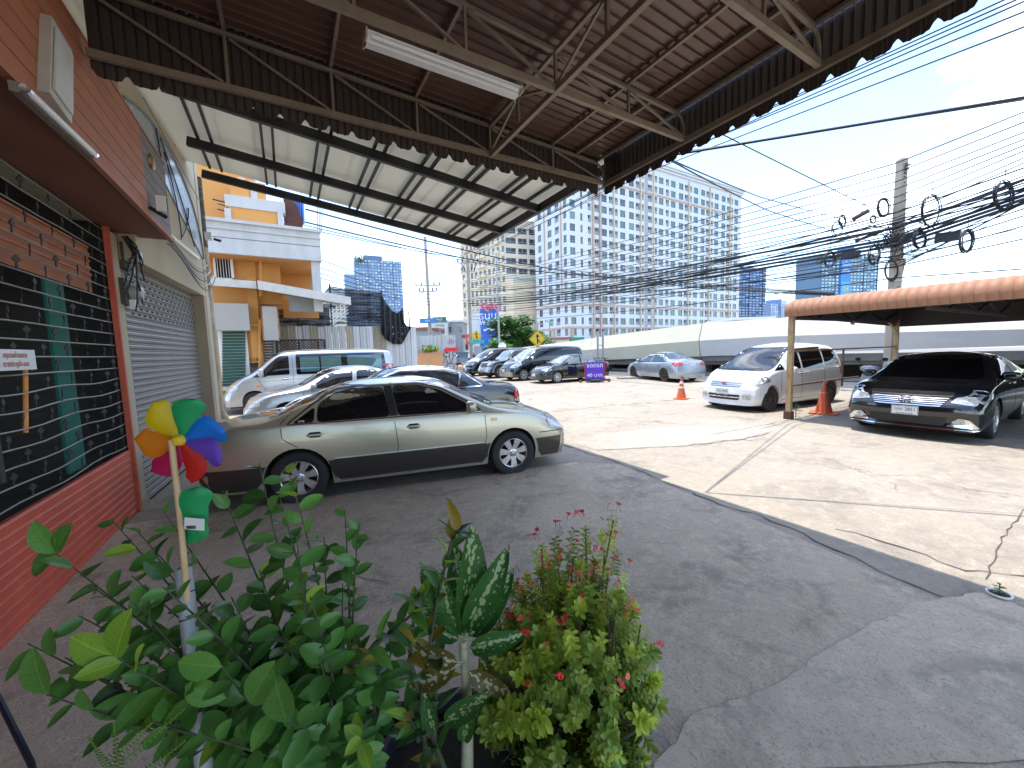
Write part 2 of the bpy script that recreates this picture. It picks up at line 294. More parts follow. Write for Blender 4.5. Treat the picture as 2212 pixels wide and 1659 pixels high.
while y > -4.2: inst('plank', me, Matrix.Translation((XW, y, topz(XW)+.045)), can); y -= .1
g = MB(); g.add([(-1.66, -4.3, topz(-1.66)+.075), (XE+.02, -4.3, topz(XE)+.075), (XE+.02, YF+.05, topz(XE)+.075), (-1.66, YF+.05, topz(-1.66)+.075)], [(0, 1, 2, 3)]); g.obj('roof_sheet', brownd, can)
xv = [XW, -.26, .54, 1.34, 2.19, 3.08, XE]
def truss(y, full=True):
    mb = MB(); mb.bar((XW, y, ZC), (XE, y, ZC+.02), .04, .055); mb.obj('bottom_chord', steel, can)
    mb = MB(); mb.bar((XW, y, topz(XW)-.02), (XE-.12, y, topz(XE)-.02), .032, .032); mb.obj('top_chord', steel, can)
    mb = MB(); mb.tube([(XE-.13, y, topz(XE)-.02), (XE-.06, y, topz(XE)-.05), (XE-.015, y, topz(XE)-.13), (XE-.005, y, ZC+.03)], .014, 6); mb.obj('curved_bracket', steel, can)
    for i, x in enumerate(xv[1:-1]): mb = MB(); mb.bar((x, y, ZC+.03), (x, y, topz(x)-.035), .023); mb.obj('vertical_strut', steel, can)
    for a, b in zip(xv, xv[1:]): mb = MB(); mb.bar((a+.03, y, topz(a)-.05), (b-.03, y, ZC+.04), .02); mb.obj('diagonal_strut', steel, can)
for y in (YF, 2.85, 1.6, .35, -.9, -2.15): truss(y)
for x in (-.26, .54, 1.34, 3.08, XE-.1): mb = MB(); mb.bar((x, -4.2, topz(x)+.02), (x, YF, topz(x)+.02), .028, .03); mb.obj('purlin', steel, can)
mb = MB(); mb.bar((3.43+.05, -4.2, topz(3.43)+.02), (3.48, YF, topz(3.43)+.02), .035); mb.obj('purlin', steel, can)
x = 2.19; mb = MB(); mb.bar((x, -4.2, ZC+.045), (x, YF-.02, ZC-.0), .042, .05); mb.obj('cross_beam', steel, can); mb = MB(); mb.bar((x, -4.2, topz(x)-.03), (x, YF, topz(x)-.03), .035); mb.obj('cross_beam', steel, can)
ys = [YF-1.25*k/2 for k in range(0, 13)]
for i, (a, b) in enumerate(zip(ys, ys[1:])):
    mb = MB(); mb.bar((x, a-.03, (ZC+.05) if i % 2 == 0 else topz(x)-.06), (x, b+.03, topz(x)-.06 if i % 2 == 0 else ZC+.05), .022); mb.obj('diagonal_strut', steel, can)
    if i % 2: mb = MB(); mb.bar((x, a, ZC+.05), (x, a, topz(x)-.05), .028); mb.obj('vertical_strut', steel, can)
mb = MB(); mb.bar((XE, -4.2, ZC), (XE, YF, ZC), .04, .06); mb.obj('edge_beam', steel, can)
# scalloped skirt panels
def skirtmesh(w_, z1, th=.004):
    mb = MB(); n = 12; vs_ = []
    for k in range(n+1):
        q = k/n; u = q*w_; rib = .012 if (k % 4 == 0) else 0; zb = .03+.028*(1 if .15 < q < .85 else 0)*-1 + (.02 if q in (0, 1) else 0) - .012*sin(pi*q)
        vs_ += [V((u, rib, zb)), V((u, rib, z1))]
    mb.add(vs_, [(2*i, 2*i+2, 2*i+3, 2*i+1) for i in range(n)]); return mb.mesh('skirt_panel', brownd, fixn=False)
zs0 = 3.87; sk = skirtmesh(.2, 4.55-zs0)
y = YF+.04
while y > -4.2: inst('skirt_panel', sk, Matrix.Translation((XE+.03, y, zs0)) @ Matrix.Rotation(-pi/2, 4, 'Z'), can); y -= .2
x = XW
while x < XE-.05: inst('skirt_panel', sk, Matrix.Translation((x, YF+.045, zs0)), can); x += .2
# fluorescent batten
tl_ = thing('strip_light', 'unlit long white fluorescent batten hanging under the brown canopy', 'lamp', (1.26, 2.98, 3.92))
mb = MB(); mb.poly([(.62, 2.955, 3.915), (.62, 3.015, 3.915), (.62, 3.03, 3.955), (.62, 2.935, 3.955)], 1.26, (1, 0, 0)); mb.obj('housing', M('batten_white', (.72, .72, .70), .35, var=.05), tl_)
mb = MB(); mb.tube([(.66, 2.915, 3.935), (1.84, 2.915, 3.935)], .013, 10); mb.obj('tube', M('white_glass', (.85, .87, .88), .15, var=0, coat=1), tl_)
mb = MB(); mb.box((1.25, 2.93, 3.957), (1.26, .07, .004)); mb.obj('reflector', M('reflector_white', (.9, .92, .94), .2, var=0), tl_)
for x in (.625, 1.875): mb = MB(); mb.box((x, 2.965, 3.945), (.012, .14, .06)); mb.obj('end_cap', M('cap_beige', (.5, .45, .36), .5), tl_)
# ================================================================ WHITE CANOPY (beyond)
dgst = M('dark_grey_steel', (.032, .03, .032), .45, .3); cream = leafmat('cream_sheet', (.80, .79, .71), (.76, .75, .68), tr=.22, rnd=.03, rough=.5)  # translucency added to the opaque cream sheets to make them glow
wc = thing('white_roofed_canopy', 'pale sheet roofed canopy on dark steel beams beyond the brown canopy', 'canopy', (1.5, 7, 4.4))
SC = .93
def wp(x, y, z=None): zz = 4.5+.143*(4.28-x) if z is None else z; return V((x*SC, y*SC, EYE+(zz-EYE)*SC))
def wbeam(a, b, w_, h_, dz=0, nm='beam'): mb = MB(); mb.bar(wp(*a)+V((0, 0, dz)), wp(*b)+V((0, 0, dz)), w_, h_); mb.obj(nm, dgst, wc)
for y in (9.28, 8.0, 6.5, 5.1): wbeam((-1.15, y+.25), (4.42, y-.1), .07, .13)
wbeam((4.44, 4.2), (4.44, 9.2), .07, .14)
for x in (-1.0, -.1-.72, -.1, .05, .66, .81, 1.42, 1.58, 2.18, 2.34, 2.94, 3.10, 3.66, 3.81, 4.2): wbeam((x, 4.5), (x, 9.35), .035, .05, .085, 'purlin')
n = 12
for i in range(n):
    xa = -1.15+5.65*i/n; xb = -1.15+5.65*(i+1)/n+.0
    mb = MB(); A, B_, C_, D_ = wp(xa if i else -1.75, 4.15), wp(xb, 4.15), wp(xb, 9.45-.012*xb), wp(xa if i else -1.75, 9.45)
    mb.poly([p+V((0, 0, .118+.006*(i%2))) for p in (A, B_, C_, D_)], .02, (0, 0, 1))
    mb.obj('roof_panel', cream, wc)
# ================================================================ SHOPHOUSE ROW (left)
beige = M('beige_render', (.50, .43, .31), .85, var=.08, vs=1.5, dirt=(.30, .25, .18), ds=1.1, da=.45, bump=.15, scale=(1, 1, .35)); beige2 = M('tan_render', (.36, .29, .21), .8, dirt=(.25, .2, .14), ds=1.5, da=.4, bump=.15)
redp = M('red_painted_steel', (.55, .095, .05), .5, var=.12, dirt=(.36, .06, .035), ds=2.5, da=.5, rnd=.04); brick = M('orange_brown_board', (.43, .16, .085), .6, var=.15, dirt=(.22, .085, .055), ds=3, da=.5, rnd=.06)
greyb = M('weathered_grey_board', (.20, .17, .15), .65, rnd=.05)
sh = thing('beige_shophouse', 'beige shophouse with brown fascia boards and shuttered ground floor on the left', 'building', (-1.9, 5, 0))
XP = -1.63
# unit 1 walls
g = MB(); g.box((-1.75, .1, 5.0), (.22, 12.3, 3.5)); g.obj('upper_wall', beige, sh)
g = MB(); g.box((-1.70, 6.13, 1.6), (.2, .2, 3.2)); g.obj('pier', beige, sh)
g = MB(); g.box((-1.69, 6.12, .06), (.22, .26, .12)); g.obj('pier_base', beige2, sh)
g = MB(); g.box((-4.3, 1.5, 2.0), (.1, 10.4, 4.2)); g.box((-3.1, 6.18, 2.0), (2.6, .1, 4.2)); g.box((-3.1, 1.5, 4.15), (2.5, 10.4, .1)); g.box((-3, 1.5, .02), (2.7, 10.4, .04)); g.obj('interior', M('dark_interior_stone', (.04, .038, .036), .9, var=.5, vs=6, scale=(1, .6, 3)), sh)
g = MB(); ya, yb = onx(108, 700, -1.73).y, onx(147, 700, -1.73).y; g.box((-1.74, (ya+yb)/2, 1.72), (.02, yb-ya, 1.9)); g.obj('curtain', M('teal_curtain', (.012, .12, .09), .8), sh)
g = MB(); za, zc2 = onx(20, 572, -1.71).z, onx(20, 440, -1.71).z; g.box((-1.72, 3.4, (za+zc2)/2), (.02, 4.7, zc2-za)); g.obj('inner_header', M('orange_board', (.32, .11, .045), .7, var=.2, rnd=.05), sh)
for k in range(5): g = MB(); g.box((-1.705, 3.4, za+.18+.07*k), (.012, 4.7, .02)); g.obj('header_batten', brick, sh)
g = MB(); g.box((-2.6, 5.1, 1.9), (.06, .09, 2.4)); g.obj('inner_post', M('rust_post', (.25, .10, .06), .8), sh)
g = MB(); g.tube([onx(56, 935, -1.70), onx(55, 790, -1.70)], .014, 8); g.obj('orange_rod', M('orange_rod', (.8, .28, .05), .5), sh)
for k in range(9): # dim stone courses inside
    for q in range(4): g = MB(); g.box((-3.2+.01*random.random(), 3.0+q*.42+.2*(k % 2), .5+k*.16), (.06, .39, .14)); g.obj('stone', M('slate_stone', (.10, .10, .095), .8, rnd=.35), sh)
g = MB(); g.box((-1.75, 5.96, 1.65), (.18, .12, 3.3)); g.obj('added_dark_reveal', dark, sh)  # dark box added over the pale pier side to darken the reveal
# red roller panel
mb = MB(); pr = [(0, 0), (.012, .004), (.013, .044), (.003, .048), (.012, .053), (.0, .0745)]
Lr = 8.0; vs_ = []; [vs_.extend([V((px_, 0, pz)), V((px_, Lr, pz))]) for px_, pz in pr]; mb.add(vs_, [(2*i, 2*i+1, 2*i+3, 2*i+2) for i in range(5)]); me = mb.mesh('red_slat', redp, fixn=False)
for k in range(10): inst('red_slat', me, Matrix.Translation((XP, -2.03, .0+k*.0745)), sh)
g = MB(); g.box((XP-.03, 1.97, .37), (.02, 8, .74)); g.obj('shutter_backing', redp, sh)
g = MB(); g.box((XP+.01, 6.0, 1.62), (.05, .045, 3.24)); g.obj('shutter_post', redp, sh)
rodm = M('grille_rod_steel', (.22, .205, .17), .4, .6, var=.3, vs=8); chn = M('grille_link', (.055, .05, .045), .6, .4)
NR = 20; rz = [.80+k*(3.19-.80)/(NR-1) for k in range(NR)]
lk = MB(); lk.box((0, 0, .03), (.008, .012, .035)); lk.poly([(0, 0, .048), (0, .03, .075), (0, 0, .108), (0, -.03, .075)], .008, (1, 0, 0)); mel = lk.mesh('chain_link', chn)
for i, z in enumerate(rz):
    a = .02*(1 if i < 7 else .2); pts = [(XP-.01+random.uniform(-.004, .004), 2.2+.19*k, z+a*sin(k*.9+i*.4)*(.6 if i < 7 else .3)) for k in range(21)]
    mb = MB(); mb.tube(pts, .0068, 6); mb.obj('grille_rod', rodm, sh, smooth=True)
    if i < NR-1:
        for k in range(9): inst('chain_link', mel, Matrix.Translation((XP-.01, 2.5+.39*k+.195*(i % 2), z)) @ Matrix.Rotation(random.uniform(-.5, .5), 4, 'Z'), sh)
mb = MB(); mb.box((XP, 3.72, 2.1), (.03, .045, 2.2)); mb.obj('grille_bar', chn, sh)
nt_ = thing('no_parking_notice', 'small white printed notice hung on the grille at the left edge', 'sign', (XP+.02, 3.5, 1.6))
c0, c1 = onx(-30, 803, XP+.03), onx(73, 756, XP+.03)
g = MB(); g.box(((c0.x), (c0.y+c1.y)/2, (c0.z+c1.z)/2), (.006, abs(c1.y-c0.y), abs(c1.z-c0.z))); g.obj('board', whitep, nt_)
txr = M('notice_red', (.45, .06, .04), .6); cy_, cz_ = (c0.y+c1.y)/2, (c0.z+c1.z)/2
for s_, dz in (('กรุณาอย่าจอดรถ', .03), ('ขวางประตูเข้า-ออก', -.03)): text('print', s_, .05, txr, frame((XP+.037, cy_+.03, cz_+dz), (0, 1, 0), (1, 0, 0)), nt_, .0006, sx=.8)
# fascia box
FX = -1.13
for k in range(7):
    z = 3.26+k*.125
    g = MB(); g.poly([(FX, -2.5, z), (FX, -2.5, z+.118), (FX-.02, -2.5, z+.118), (FX-.02, -2.5, z)], 7.93, (0, 1, 0)); g.obj('fascia_board', brick, sh)
    g = MB(); g.poly([(FX-.002, 5.435, z), (FX-.002, 5.435, z+.118), (FX-.02, 5.435, z+.118), (FX-.02, 5.435, z)], .93, (0, 1, 0)); g.obj('fascia_board', greyb, sh)
g = MB(); g.box((-1.4, 1.93, 3.245), (.53, 8.87, .02)); g.obj('soffit', M('brown_soffit', (.22, .085, .052), .7, var=.2), sh)
g = MB(); g.box((FX+.004, 1.93, 3.235), (.04, 8.9, .05)); g.obj('drip_edge', brick, sh)
g = MB(); g.box((-1.4, 6.37, 3.7), (.52, .01, .88)); g.obj('fascia_end', greyb, sh)
g = MB(); g.box((-1.4, 1.93, 4.145), (.55, 8.9, .02)); g.obj('fascia_top', brick, sh)
# things on the fascia
wf = thing('white_wall_frame', 'tall white framed panel fixed on the brown fascia boards', 'panel', (FX+.03, 3.8, 3.4))
q = [onx(*p, FX+.05) for p in ((112, 35), (156, 110), (156, 268), (107, 200))]
g = MB(); g.poly(q, .05, (-1, 0, 0)); g.obj('frame', M('frame_white', (.55, .54, .5), .5), wf)
ce = sum(q, V((0, 0, 0)))/4; g = MB(); g.poly([ce+(p-ce)*.82+V((.004, 0, 0)) for p in q], .01, (1, 0, 0)); g.obj('panel_face', M('panel_grey', (.62, .63, .62), .4), wf)
fl = thing('wall_tube_light', 'unlit white tube light mounted on the brown fascia above the grille', 'lamp', onx(125, 260, FX+.03))
a, b = onx(52, 190, FX+.06), onx(200, 330, FX+.06); g = MB(); g.tube([a, b], .021, 10); g.obj('tube', M('tube_white', (.8, .8, .78), .3, var=.03), fl, smooth=True)
g = MB(); g.bar(a+V((-.035, 0, 0)), b+V((-.035, .05, 0)), .04, .05); g.obj('batten', greyb, fl)
for p in (a, b): g = MB(); g.tube([p, p+(b-a).normalized()*.03], .025, 10); g.obj('end_socket', chrome, fl)
cl_ = thing('round_brass_plaque', 'small round brass plaque on the fascia where brown boards turn grey', 'plaque', onx(325, 350, FX)); g = MB(); g.lathe([(.001, .03), (.05, .03), (.075, .02), (.08, .0)], c=onx(325, 350, FX), axis='X', n=20); g.obj('disc', M('brass', (.35, .22, .08), .35, .9), cl_, smooth=True)
fl = thing('wall_floodlight', 'small black and white floodlight at the end of the fascia', 'lamp', onx(350, 450, FX)); p = onx(348, 440, FX+.1); g = MB(); g.box(p, (.08, .03, .16)); g.obj('lamp_body', whitep, fl); g = MB(); g.box(p+V((0, .035, 0)), (.09, .03, .14)); g.obj('lamp_face', black, fl); g = MB(); g.tube([p+V((-.1, 0, -.05)), p+V((.02, .05, -.12)), p+V((.0, .12, -.1))], .02, 6); g.obj('bracket', black, fl)
# unit 2: slightly angled
E0 = V((-1.60, 6.24, 0)); EE = V((.0663, .9978, 0)).normalized(); EN = V((EE.y, -EE.x, 0))
def u2(a, b, z): return E0+EE*a+EN*b+V((0, 0, z))
MU = Matrix((EE, EN, V((0, 0, 1)))).transposed().to_4x4(); RU = MU.to_3x3()
def ubox(name, a0, a1, b0, b1, z0, z1, mat, par=None): g = MB(); g.box(u2((a0+a1)/2, (b0+b1)/2, (z0+z1)/2), (a1-a0, b1-b0, z1-z0), RU); return g.obj(name, mat, par or sh)
AL = 2.86
ubox('upper_wall', 0, AL+.42, .02, .16, 2.93, 6.4, beige); ubox('pier', AL, AL+.42, -.25, .163, 0, 2.93, beige2); ubox('lintel', -.02, AL, -.3, .02, 2.93, 3.25, beige2)
ubox('pier_edge', AL+.16, AL+.425, .163, .168, .35, 2.93, beige); ubox('pier_base', AL-.03, AL+.45, -.25, .24, 0, .55, beige2)
ubox('end_wall', AL+.41, AL+.43, -4, .02, 0, 7.2, beige)
slm = M('grey_shutter_slat', (.30, .275, .255), .45, .35, var=.12, vs=2, rnd=.05, dirt=(.19, .175, .165), ds=2)
mb = MB(); pr = [(0, 0), (.016, .008), (.022, .03), (.012, .052), (.020, .056), (.020, .066), (.0, .078)]; vs_ = []; [vs_.extend([V((0, px_, pz)), V((AL, px_, pz))]) for px_, pz in pr]; mb.add(vs_, [(2*i, 2*i+2, 2*i+3, 2*i+1) for i in range(6)]); me = mb.mesh('shutter_slat', slm, fixn=False)
k = 0
while k*.078 < 2.9: inst('shutter_slat', me, Matrix.Translation(u2(0, -.02, .03+k*.078)) @ MU, sh); k += 1
ubox('shutter_backing', 0, AL, -.06, -.03, 0, 2.95, dark)
mb = MB()
for r_ in range(7):
    for k in range(15): mb.box(u2(.2+k*.18+.09*(r_ % 2), .003, 2.80-.078*r_), (.055, .006, .02), RU)
mb.obj('shutter_slots', dark, sh, kind='stuff')
# arched window
aw = M('frosted_blue_glass', (.30, .35, .37), .25, spec=.7, var=.08); cA, rA, hA = 1.05, 2.0, 1.35; z0 = 3.62
arc = [u2(cA+rA*cos(pi*k/24), .168, z0+hA*sin(pi*k/24)) for k in range(25)]
g = MB(); g.poly([p for p in arc if (p-E0).dot(EE) > -.05], .01, EN); g.obj('arched_window', aw, sh)
g = MB(); g.tube([p+EN*.01 for p in arc if (p-E0).dot(EE) > -.05], .022, 6); g.obj('window_arch_frame', M('window_frame_grey', (.2, .2, .19), .5), sh)
for a0, z_0, a1, z_1 in ((1.05, 3.62, 1.05, 4.95), (1.2, 4.9, 2.45, 3.7), (1.75, 3.66, 1.3, 4.75), (1.7, 3.63, 2.3, 4.3)): g = MB(); g.tube([u2(a0+(a1-a0)*k/6+.12*sin(pi*k/6), .19, z_0+(z_1-z_0)*k/6) for k in range(7)], .009, 5); g.obj('window_mullion', black, sh)
g = MB(); g.bar(u2(0, .18, 3.55), u2(AL-.2, .18, 3.55), .04, .05); g.obj('window_sill', whitep, sh)
for pts in (((.2, 5.3), (3.2, 4.75)), ((2.0, 6.2), (2.0, 5.15)), ((3.05, 6.2), (3.05, 3.0)), ((1.0, 5.3), (1.0, 6.2))):
    g = MB(); g.bar(u2(pts[0][0], .161, pts[0][1]), u2(pts[1][0], .161, pts[1][1]), .012, .006); g.obj('wall_groove', M('groove_dark', (.16, .13, .09), .9), sh)
g = MB(); g.bar((-1.63, 4.6, 4.9), (-1.63, 4.6, 6.5), .006, .01); g.bar((-1.63, 3.0, 5.35), (-1.63, 6.2, 5.15), .006, .01); g.obj('wall_groove', M('groove_dark', (.16, .13, .09), .9), sh)
g = MB(); a, b = onx(140, -60, -1.5), onx(240, 118, -1.5); g.tube([a, b], .035, 8); g.obj('brace_pipe', brownd, sh)
# drain pipe
dp = thing('drain_pipe', 'tall stained beige drain pipe at the end of the shophouse', 'pipe', u2(AL+.5, .25, 0))
g = MB(); q = AL+.47; g.tube([u2(q, .23, 0), u2(q, .23, .55), u2(q, .15, .75), u2(q, .15, 5.2)], .062, 14); g.obj('pipe', M('beige_pipe', (.42, .36, .25), .6, dirt=(.12, .09, .06), ds=2.5, da=.8, var=.2), dp, smooth=True)
for z in (1.9, 3.0): g = MB(); g.tube([u2(q, .15, z), u2(q, .15, z+.03)], .07, 14); g.obj('pipe_clamp', galv, dp)
g = MB(); g.tube([u2(q, .15, 3.9), u2(q, .15, 5.2)], .064, 14); g.obj('stained_section', M('black_stain', (.05, .04, .03), .9, var=.5, vs=14, dirt=(.3, .25, .17), ds=9, da=.6), dp, smooth=True)
# electricity meters
for i, (mx_, my_) in enumerate(((284, 556), (287, 632))):
    em = thing('electricity_meter', ['upper glass domed electricity meter on the pier left of the grey shutter', 'lower glass domed electricity meter on the pier left of the grey shutter'][i], 'meter', onx(mx_, my_, -1.52), 'electricity meters on the pier')
    p = onx(mx_, my_, -1.52); g = MB(); g.box(p+V((-.06, -.03, 0)), (.05, .2, .3)); g.obj('back_board', M('meter_board', (.07, .065, .06), .7), em)
    g = MB(); g.lathe([(.075, -.02), (.075, .05), (.068, .085), (.045, .1), (.001, .105)], c=p, axis='X', n=20); g.obj('glass_cover', M('meter_glass', (.4, .42, .42), .08, spec=1, var=.25, vs=30), em, smooth=True)
    g = MB(); g.box(p+V((-.01, .01, -.14)), (.05, .07, .11)); g.obj('terminal_cover', whitep if i else galv, em)
wires = thing('meter_wiring', 'tangle of black wires hanging around the electricity meters', 'wiring', onx(285, 600, -1.5))
for k in range(8):
    a = onx(270+random.uniform(-8, 8), 510, -1.5); b = onx(285+random.uniform(-20, 30), 560+k*16, -1.45); g = MB(); m_ = a.lerp(b, .5)+V((random.uniform(0, .1), random.uniform(-.1, .1), -.1)); g.tube([a, a.lerp(m_, .5)+V((.05, 0, 0)), m_, m_.lerp(b, .6)+V((0, .03, 0)), b], .008, 5); g.obj('wire', black, wires)
ww = thing('wall_cables', 'loose grey and black cables drooping along the lintel to the drain pipe', 'cable', u2(2, .2, 3.4))
for k in range(6): g = MB(); g.tube([u2(.6+2.6*t/14, .2+.02*k, 3.55-.05*k-(.35+.05*k)*sin(pi*t/14)*(t/14)) for t in range(15)], .008, 5); g.obj('wire', [galv, black][k % 2], ww)
sc_ = thing('security_camera', 'small black security camera with white box on the drain pipe', 'camera', onx(468, 530, -.95)); p = onx(466, 517, -1.0); g = MB(); g.box(p+V((-.1, -.06, .03)), (.1, .1, .13)); g.obj('junction_box', whitep, sc_); g = MB(); g.tube([p+V((-.02, -.03, 0)), p+V((.08, -.05, -.03))], .03, 10); g.obj('lens_body', black, sc_)
# ================================================================ CARS
def pch(pts):
    xs = [p[0] for p in pts]; ys = [p[1] for p in pts]; n = len(xs)
    h = [xs[i+1]-xs[i] for i in range(n-1)]; d = [(ys[i+1]-ys[i])/h[i] for i in range(n-1)]; m = [0]*n
    for i in range(1, n-1):
        if d[i-1]*d[i] > 0: w1 = 2*h[i]+h[i-1]; w2 = h[i]+2*h[i-1]; m[i] = (w1+w2)/(w1/d[i-1]+w2/d[i])
    m[0] = d[0]; m[-1] = d[-1]
    def f(x):
        if x <= xs[0]: return ys[0]
        if x >= xs[-1]: return ys[-1]
        i = 0
        while x > xs[i+1]: i += 1
        t = (x-xs[i])/h[i]
        return (2*t**3-3*t*t+1)*ys[i]+(t**3-2*t*t+t)*h[i]*m[i]+(-2*t**3+3*t*t)*ys[i+1]+(t**3-t*t)*h[i]*m[i+1]
    return f
def rp(pts, r=.06, k=4):
    o = []; n = len(pts)
    for i in range(n):
        p = V(pts[i]).to_2d() if len(pts[i]) > 2 else V(pts[i]); a = V(pts[i-1])-p; b = V(pts[(i+1) % n])-p
        ra = min(r, a.length*.45); rb = min(r, b.length*.45); A = p+a.normalized()*ra; B = p+b.normalized()*rb
        for j in range(k+1): t = j/k; o.append(tuple(A*(1-t)**2+p*2*t*(1-t)+B*t*t))
    return o
def dens(pts, s, closed=True):
    o = []; n = len(pts)
    for i in range(n if closed else n-1):
        a = V(pts[i]); b = V(pts[(i+1) % n]); k = max(1, int((b-a).length/s+.5))
        o += [a.lerp(b, j/k) for j in range(k)]
    if not closed: o.append(V(pts[-1]))
    return o
class Car:
    def __init__(c, name, label, cat, s, paint, group=None):
        c.s = s; c.root = thing(name, label, cat, group=group); L_, hw = s['L'], s['W']/2; c.hw = hw; c.L = L_
        top, belt = pch(s['top']), pch(s['belt']); wr = s['wr']; Ra = wr+s.get('gap', .045); sill = s.get('sill', .22)
        c.xf = s['xf']; c.xr = s['xr']; c.Ra = Ra; c.sill = sill
        xs = set([-L_/2+L_*i/56 for i in range(57)]) | {L_/2-.03, L_/2-.08, -L_/2+.03, -L_/2+.08}
        for xw in (c.xf, c.xr):
            xs = {x for x in xs if abs(x-xw) > Ra+.015}
            xs |= {xw+Ra*cos(pi*k/16) for k in range(17)} | {xw-Ra-.003, xw+Ra+.003}
        xs = sorted(xs); tw = s.get('tumble', .42)
        bowF, bowR = s.get('bowF', .16), s.get('bowR', .1); nF = pch(s.get('noseF', [(0, 0), (1, 0)])); nR = pch(s.get('noseR', [(0, 0), (1, 0)]))
        def warp(p):
            x, y, z = p
            e = min(1, max(0, (x-(L_/2-.8))/.8)); e = e*e*(3-2*e); x -= e*(bowF*(abs(y)/hw)**2.4+nF(z))
            e = min(1, max(0, (-x-(L_/2-.7))/.7)); e = e*e*(3-2*e); x += e*(bowR*(abs(y)/hw)**2.4+nR(z))
            return V((x, y, z))
        NL = 11; rings = []
        for x in xs:
            T = top(x); B = min(belt(x), T-.012); zb = sill
            for xw in (c.xf, c.xr):
                if abs(x-xw) <= Ra+1e-6: zb = wr+sqrt(max(0, Ra*Ra-(x-xw)**2))
            t = min(1, max(0, (abs(x)-(L_/2-.9))/.9)); t2 = min(1, max(0, (abs(x)-(L_/2-.1))/.1))
            Wp = hw*(1-s.get('pe', .07)*t**2.5-.05*t2**2); zb = min(zb, B-.03)
            def yat(z): q = (z-.2)/(max(B, .5)-.2); return Wp*(1-.07*max(0, (.4-q)/.4)**2-s.get('sh', .04)*max(0, (q-.5)/.5)**2)
            pts = [(yat(zb)-.2, zb)]+[(yat(zb+(B-zb)*j/NL), zb+(B-zb)*j/NL) for j in range(NL+1)]
            Wb = pts[-1][0]; cr = min(T-B, .02+.06*min(1, (T-B)/.4)); E_ = V((max(.2, Wb-.015-(T-B)*tw), T-cr)); P0 = V((Wb, B)); C_ = V((0, T))
            r = min(.14, (E_-P0).length*.5+.01)
            A = E_+(P0-E_).normalized()*min(r, (P0-E_).length*.8) if (P0-E_).length > .02 else E_.lerp(P0, .5); D = E_+(C_-E_).normalized()*r
            for j in range(1, 5): p = P0.lerp(A, j/4); q = j/4; pts.append((p.x+.012*sin(pi*q)*min(1, (T-B)*3), p.y))
            for j in range(1, 6): q = j/5; p = A*(1-q)**2+E_*2*q*(1-q)+D*q*q; pts.append((p.x, p.y))
            for j in range(1, 8):
                q = j/7; y = D.x*(1-q); pts.append((y, T-(T-D.y)*(y/D.x)**2))
            ring = [(x, -y, z) for y, z in pts]+[(x, y, z) for y, z in reversed(pts[:-1])]
            rings.append(ring)
        m_ = len(rings[0]); mb = MB()
        for rg in rings: mb.v += [warp(p) for p in rg]
        for i in range(len(rings)-1):
            for j in range(m_-1): a = i*m_+j; mb.f.append((a, a+1, a+m_+1, a+m_)); mb.m.append(0)
        for ei, rg in ((0, rings[0]), (len(rings)-1, rings[-1])):
            K = 9; h = m_//2; idx = []
            for j in range(h):
                a = rg[j]; b = rg[m_-1-j]; row = [ei*m_+j]
                for k in range(1, K): q = k/K; mb.v.append(warp((a[0], a[1]+(b[1]-a[1])*q, a[2]))); row.append(len(mb.v)-1)
                row.append(ei*m_+m_-1-j); idx.append(row)
            for j in range(h-1):
                for k in range(K): mb.f.append((idx[j][k], idx[j][k+1], idx[j+1][k+1], idx[j+1][k])); mb.m.append(0)
            mb.f.append(tuple(idx[h-1])+(ei*m_+h,)); mb.m.append(0)
        c.bvh = BVHTree.FromPolygons(mb.v, [f for f in mb.f], all_triangles=False)
        c.body = mb.obj('body', paint, c.root, smooth=True)
        ub = MB(); ub.box((0, 0, .40), (L_-.5, 2*(hw-.25), .42)); ub.obj('underbody_light_block', dark, c.root)  # dark box added inside the hollow body to block light
        for xw in (c.xf, c.xr):
            for sd in (1, -1): c.wheel(xw, sd*(hw-s.get('tin', .02)-s.get('tyw', .2)/2), sd, wr, s['rr'], s.get('tyw', .2), s['rim'])
    def hit(c, view, a, b):
        if view in 'LR': sg = 1 if view == 'L' else -1; o_, d = V((a, sg*3, b)), V((0, -sg, 0))
        elif view == 'F': o_, d = V((6, a, b)), V((-1, 0, 0))
        elif view == 'B': o_, d = V((-6, a, b)), V((1, 0, 0))
        else: o_, d = V((a, b, 4)), V((0, 0, -1))
        p, n, i, ds = c.bvh.ray_cast(o_, d)
        if p is None: return None, None
        if n.dot(d) > 0: n = -n
        return p, n
    def patch(c, name, poly, view, mat, off=.005, par=None, label=None, g=.09, th=0):
        bd = dens(poly, .05); n = len(bd); pts = [V((p.x, p.y)) for p in bd]
        x0, x1 = min(p.x for p in pts), max(p.x for p in pts); y0, y1 = min(p.y for p in pts), max(p.y for p in pts)
        i = x0+g*.5
        while i < x1:
            j = y0+g*.5
            while j < y1: pts.append(V((i, j))); j += g
            i += g
        r = delaunay_2d_cdt(pts, [(k, (k+1) % n) for k in range(n)], [list(range(n))], 1, 1e-5)
        used = sorted({k for f in r[2] for k in f}); mp_ = {}; mb = MB()
        for k in used:
            p, nn = c.hit(view, r[0][k].x, r[0][k].y)
            if p is not None: mp_[k] = len(mb.v); mb.v.append(p+nn*off)
        for f in r[2]:
            if all(k in mp_ for k in f): mb.f.append(tuple(mp_[k] for k in f)); mb.m.append(0)
        if not mb.f: return None
        d = {'L': V((0, 1, 0)), 'R': V((0, -1, 0)), 'F': V((1, 0, 0)), 'B': V((-1, 0, 0)), 'T': V((0, 0, 1))}[view]
        for k, f in enumerate(mb.f):
            nn = (mb.v[f[1]]-mb.v[f[0]]).cross(mb.v[f[2]]-mb.v[f[0]])
            if nn.dot(d) < 0: mb.f[k] = f[::-1]
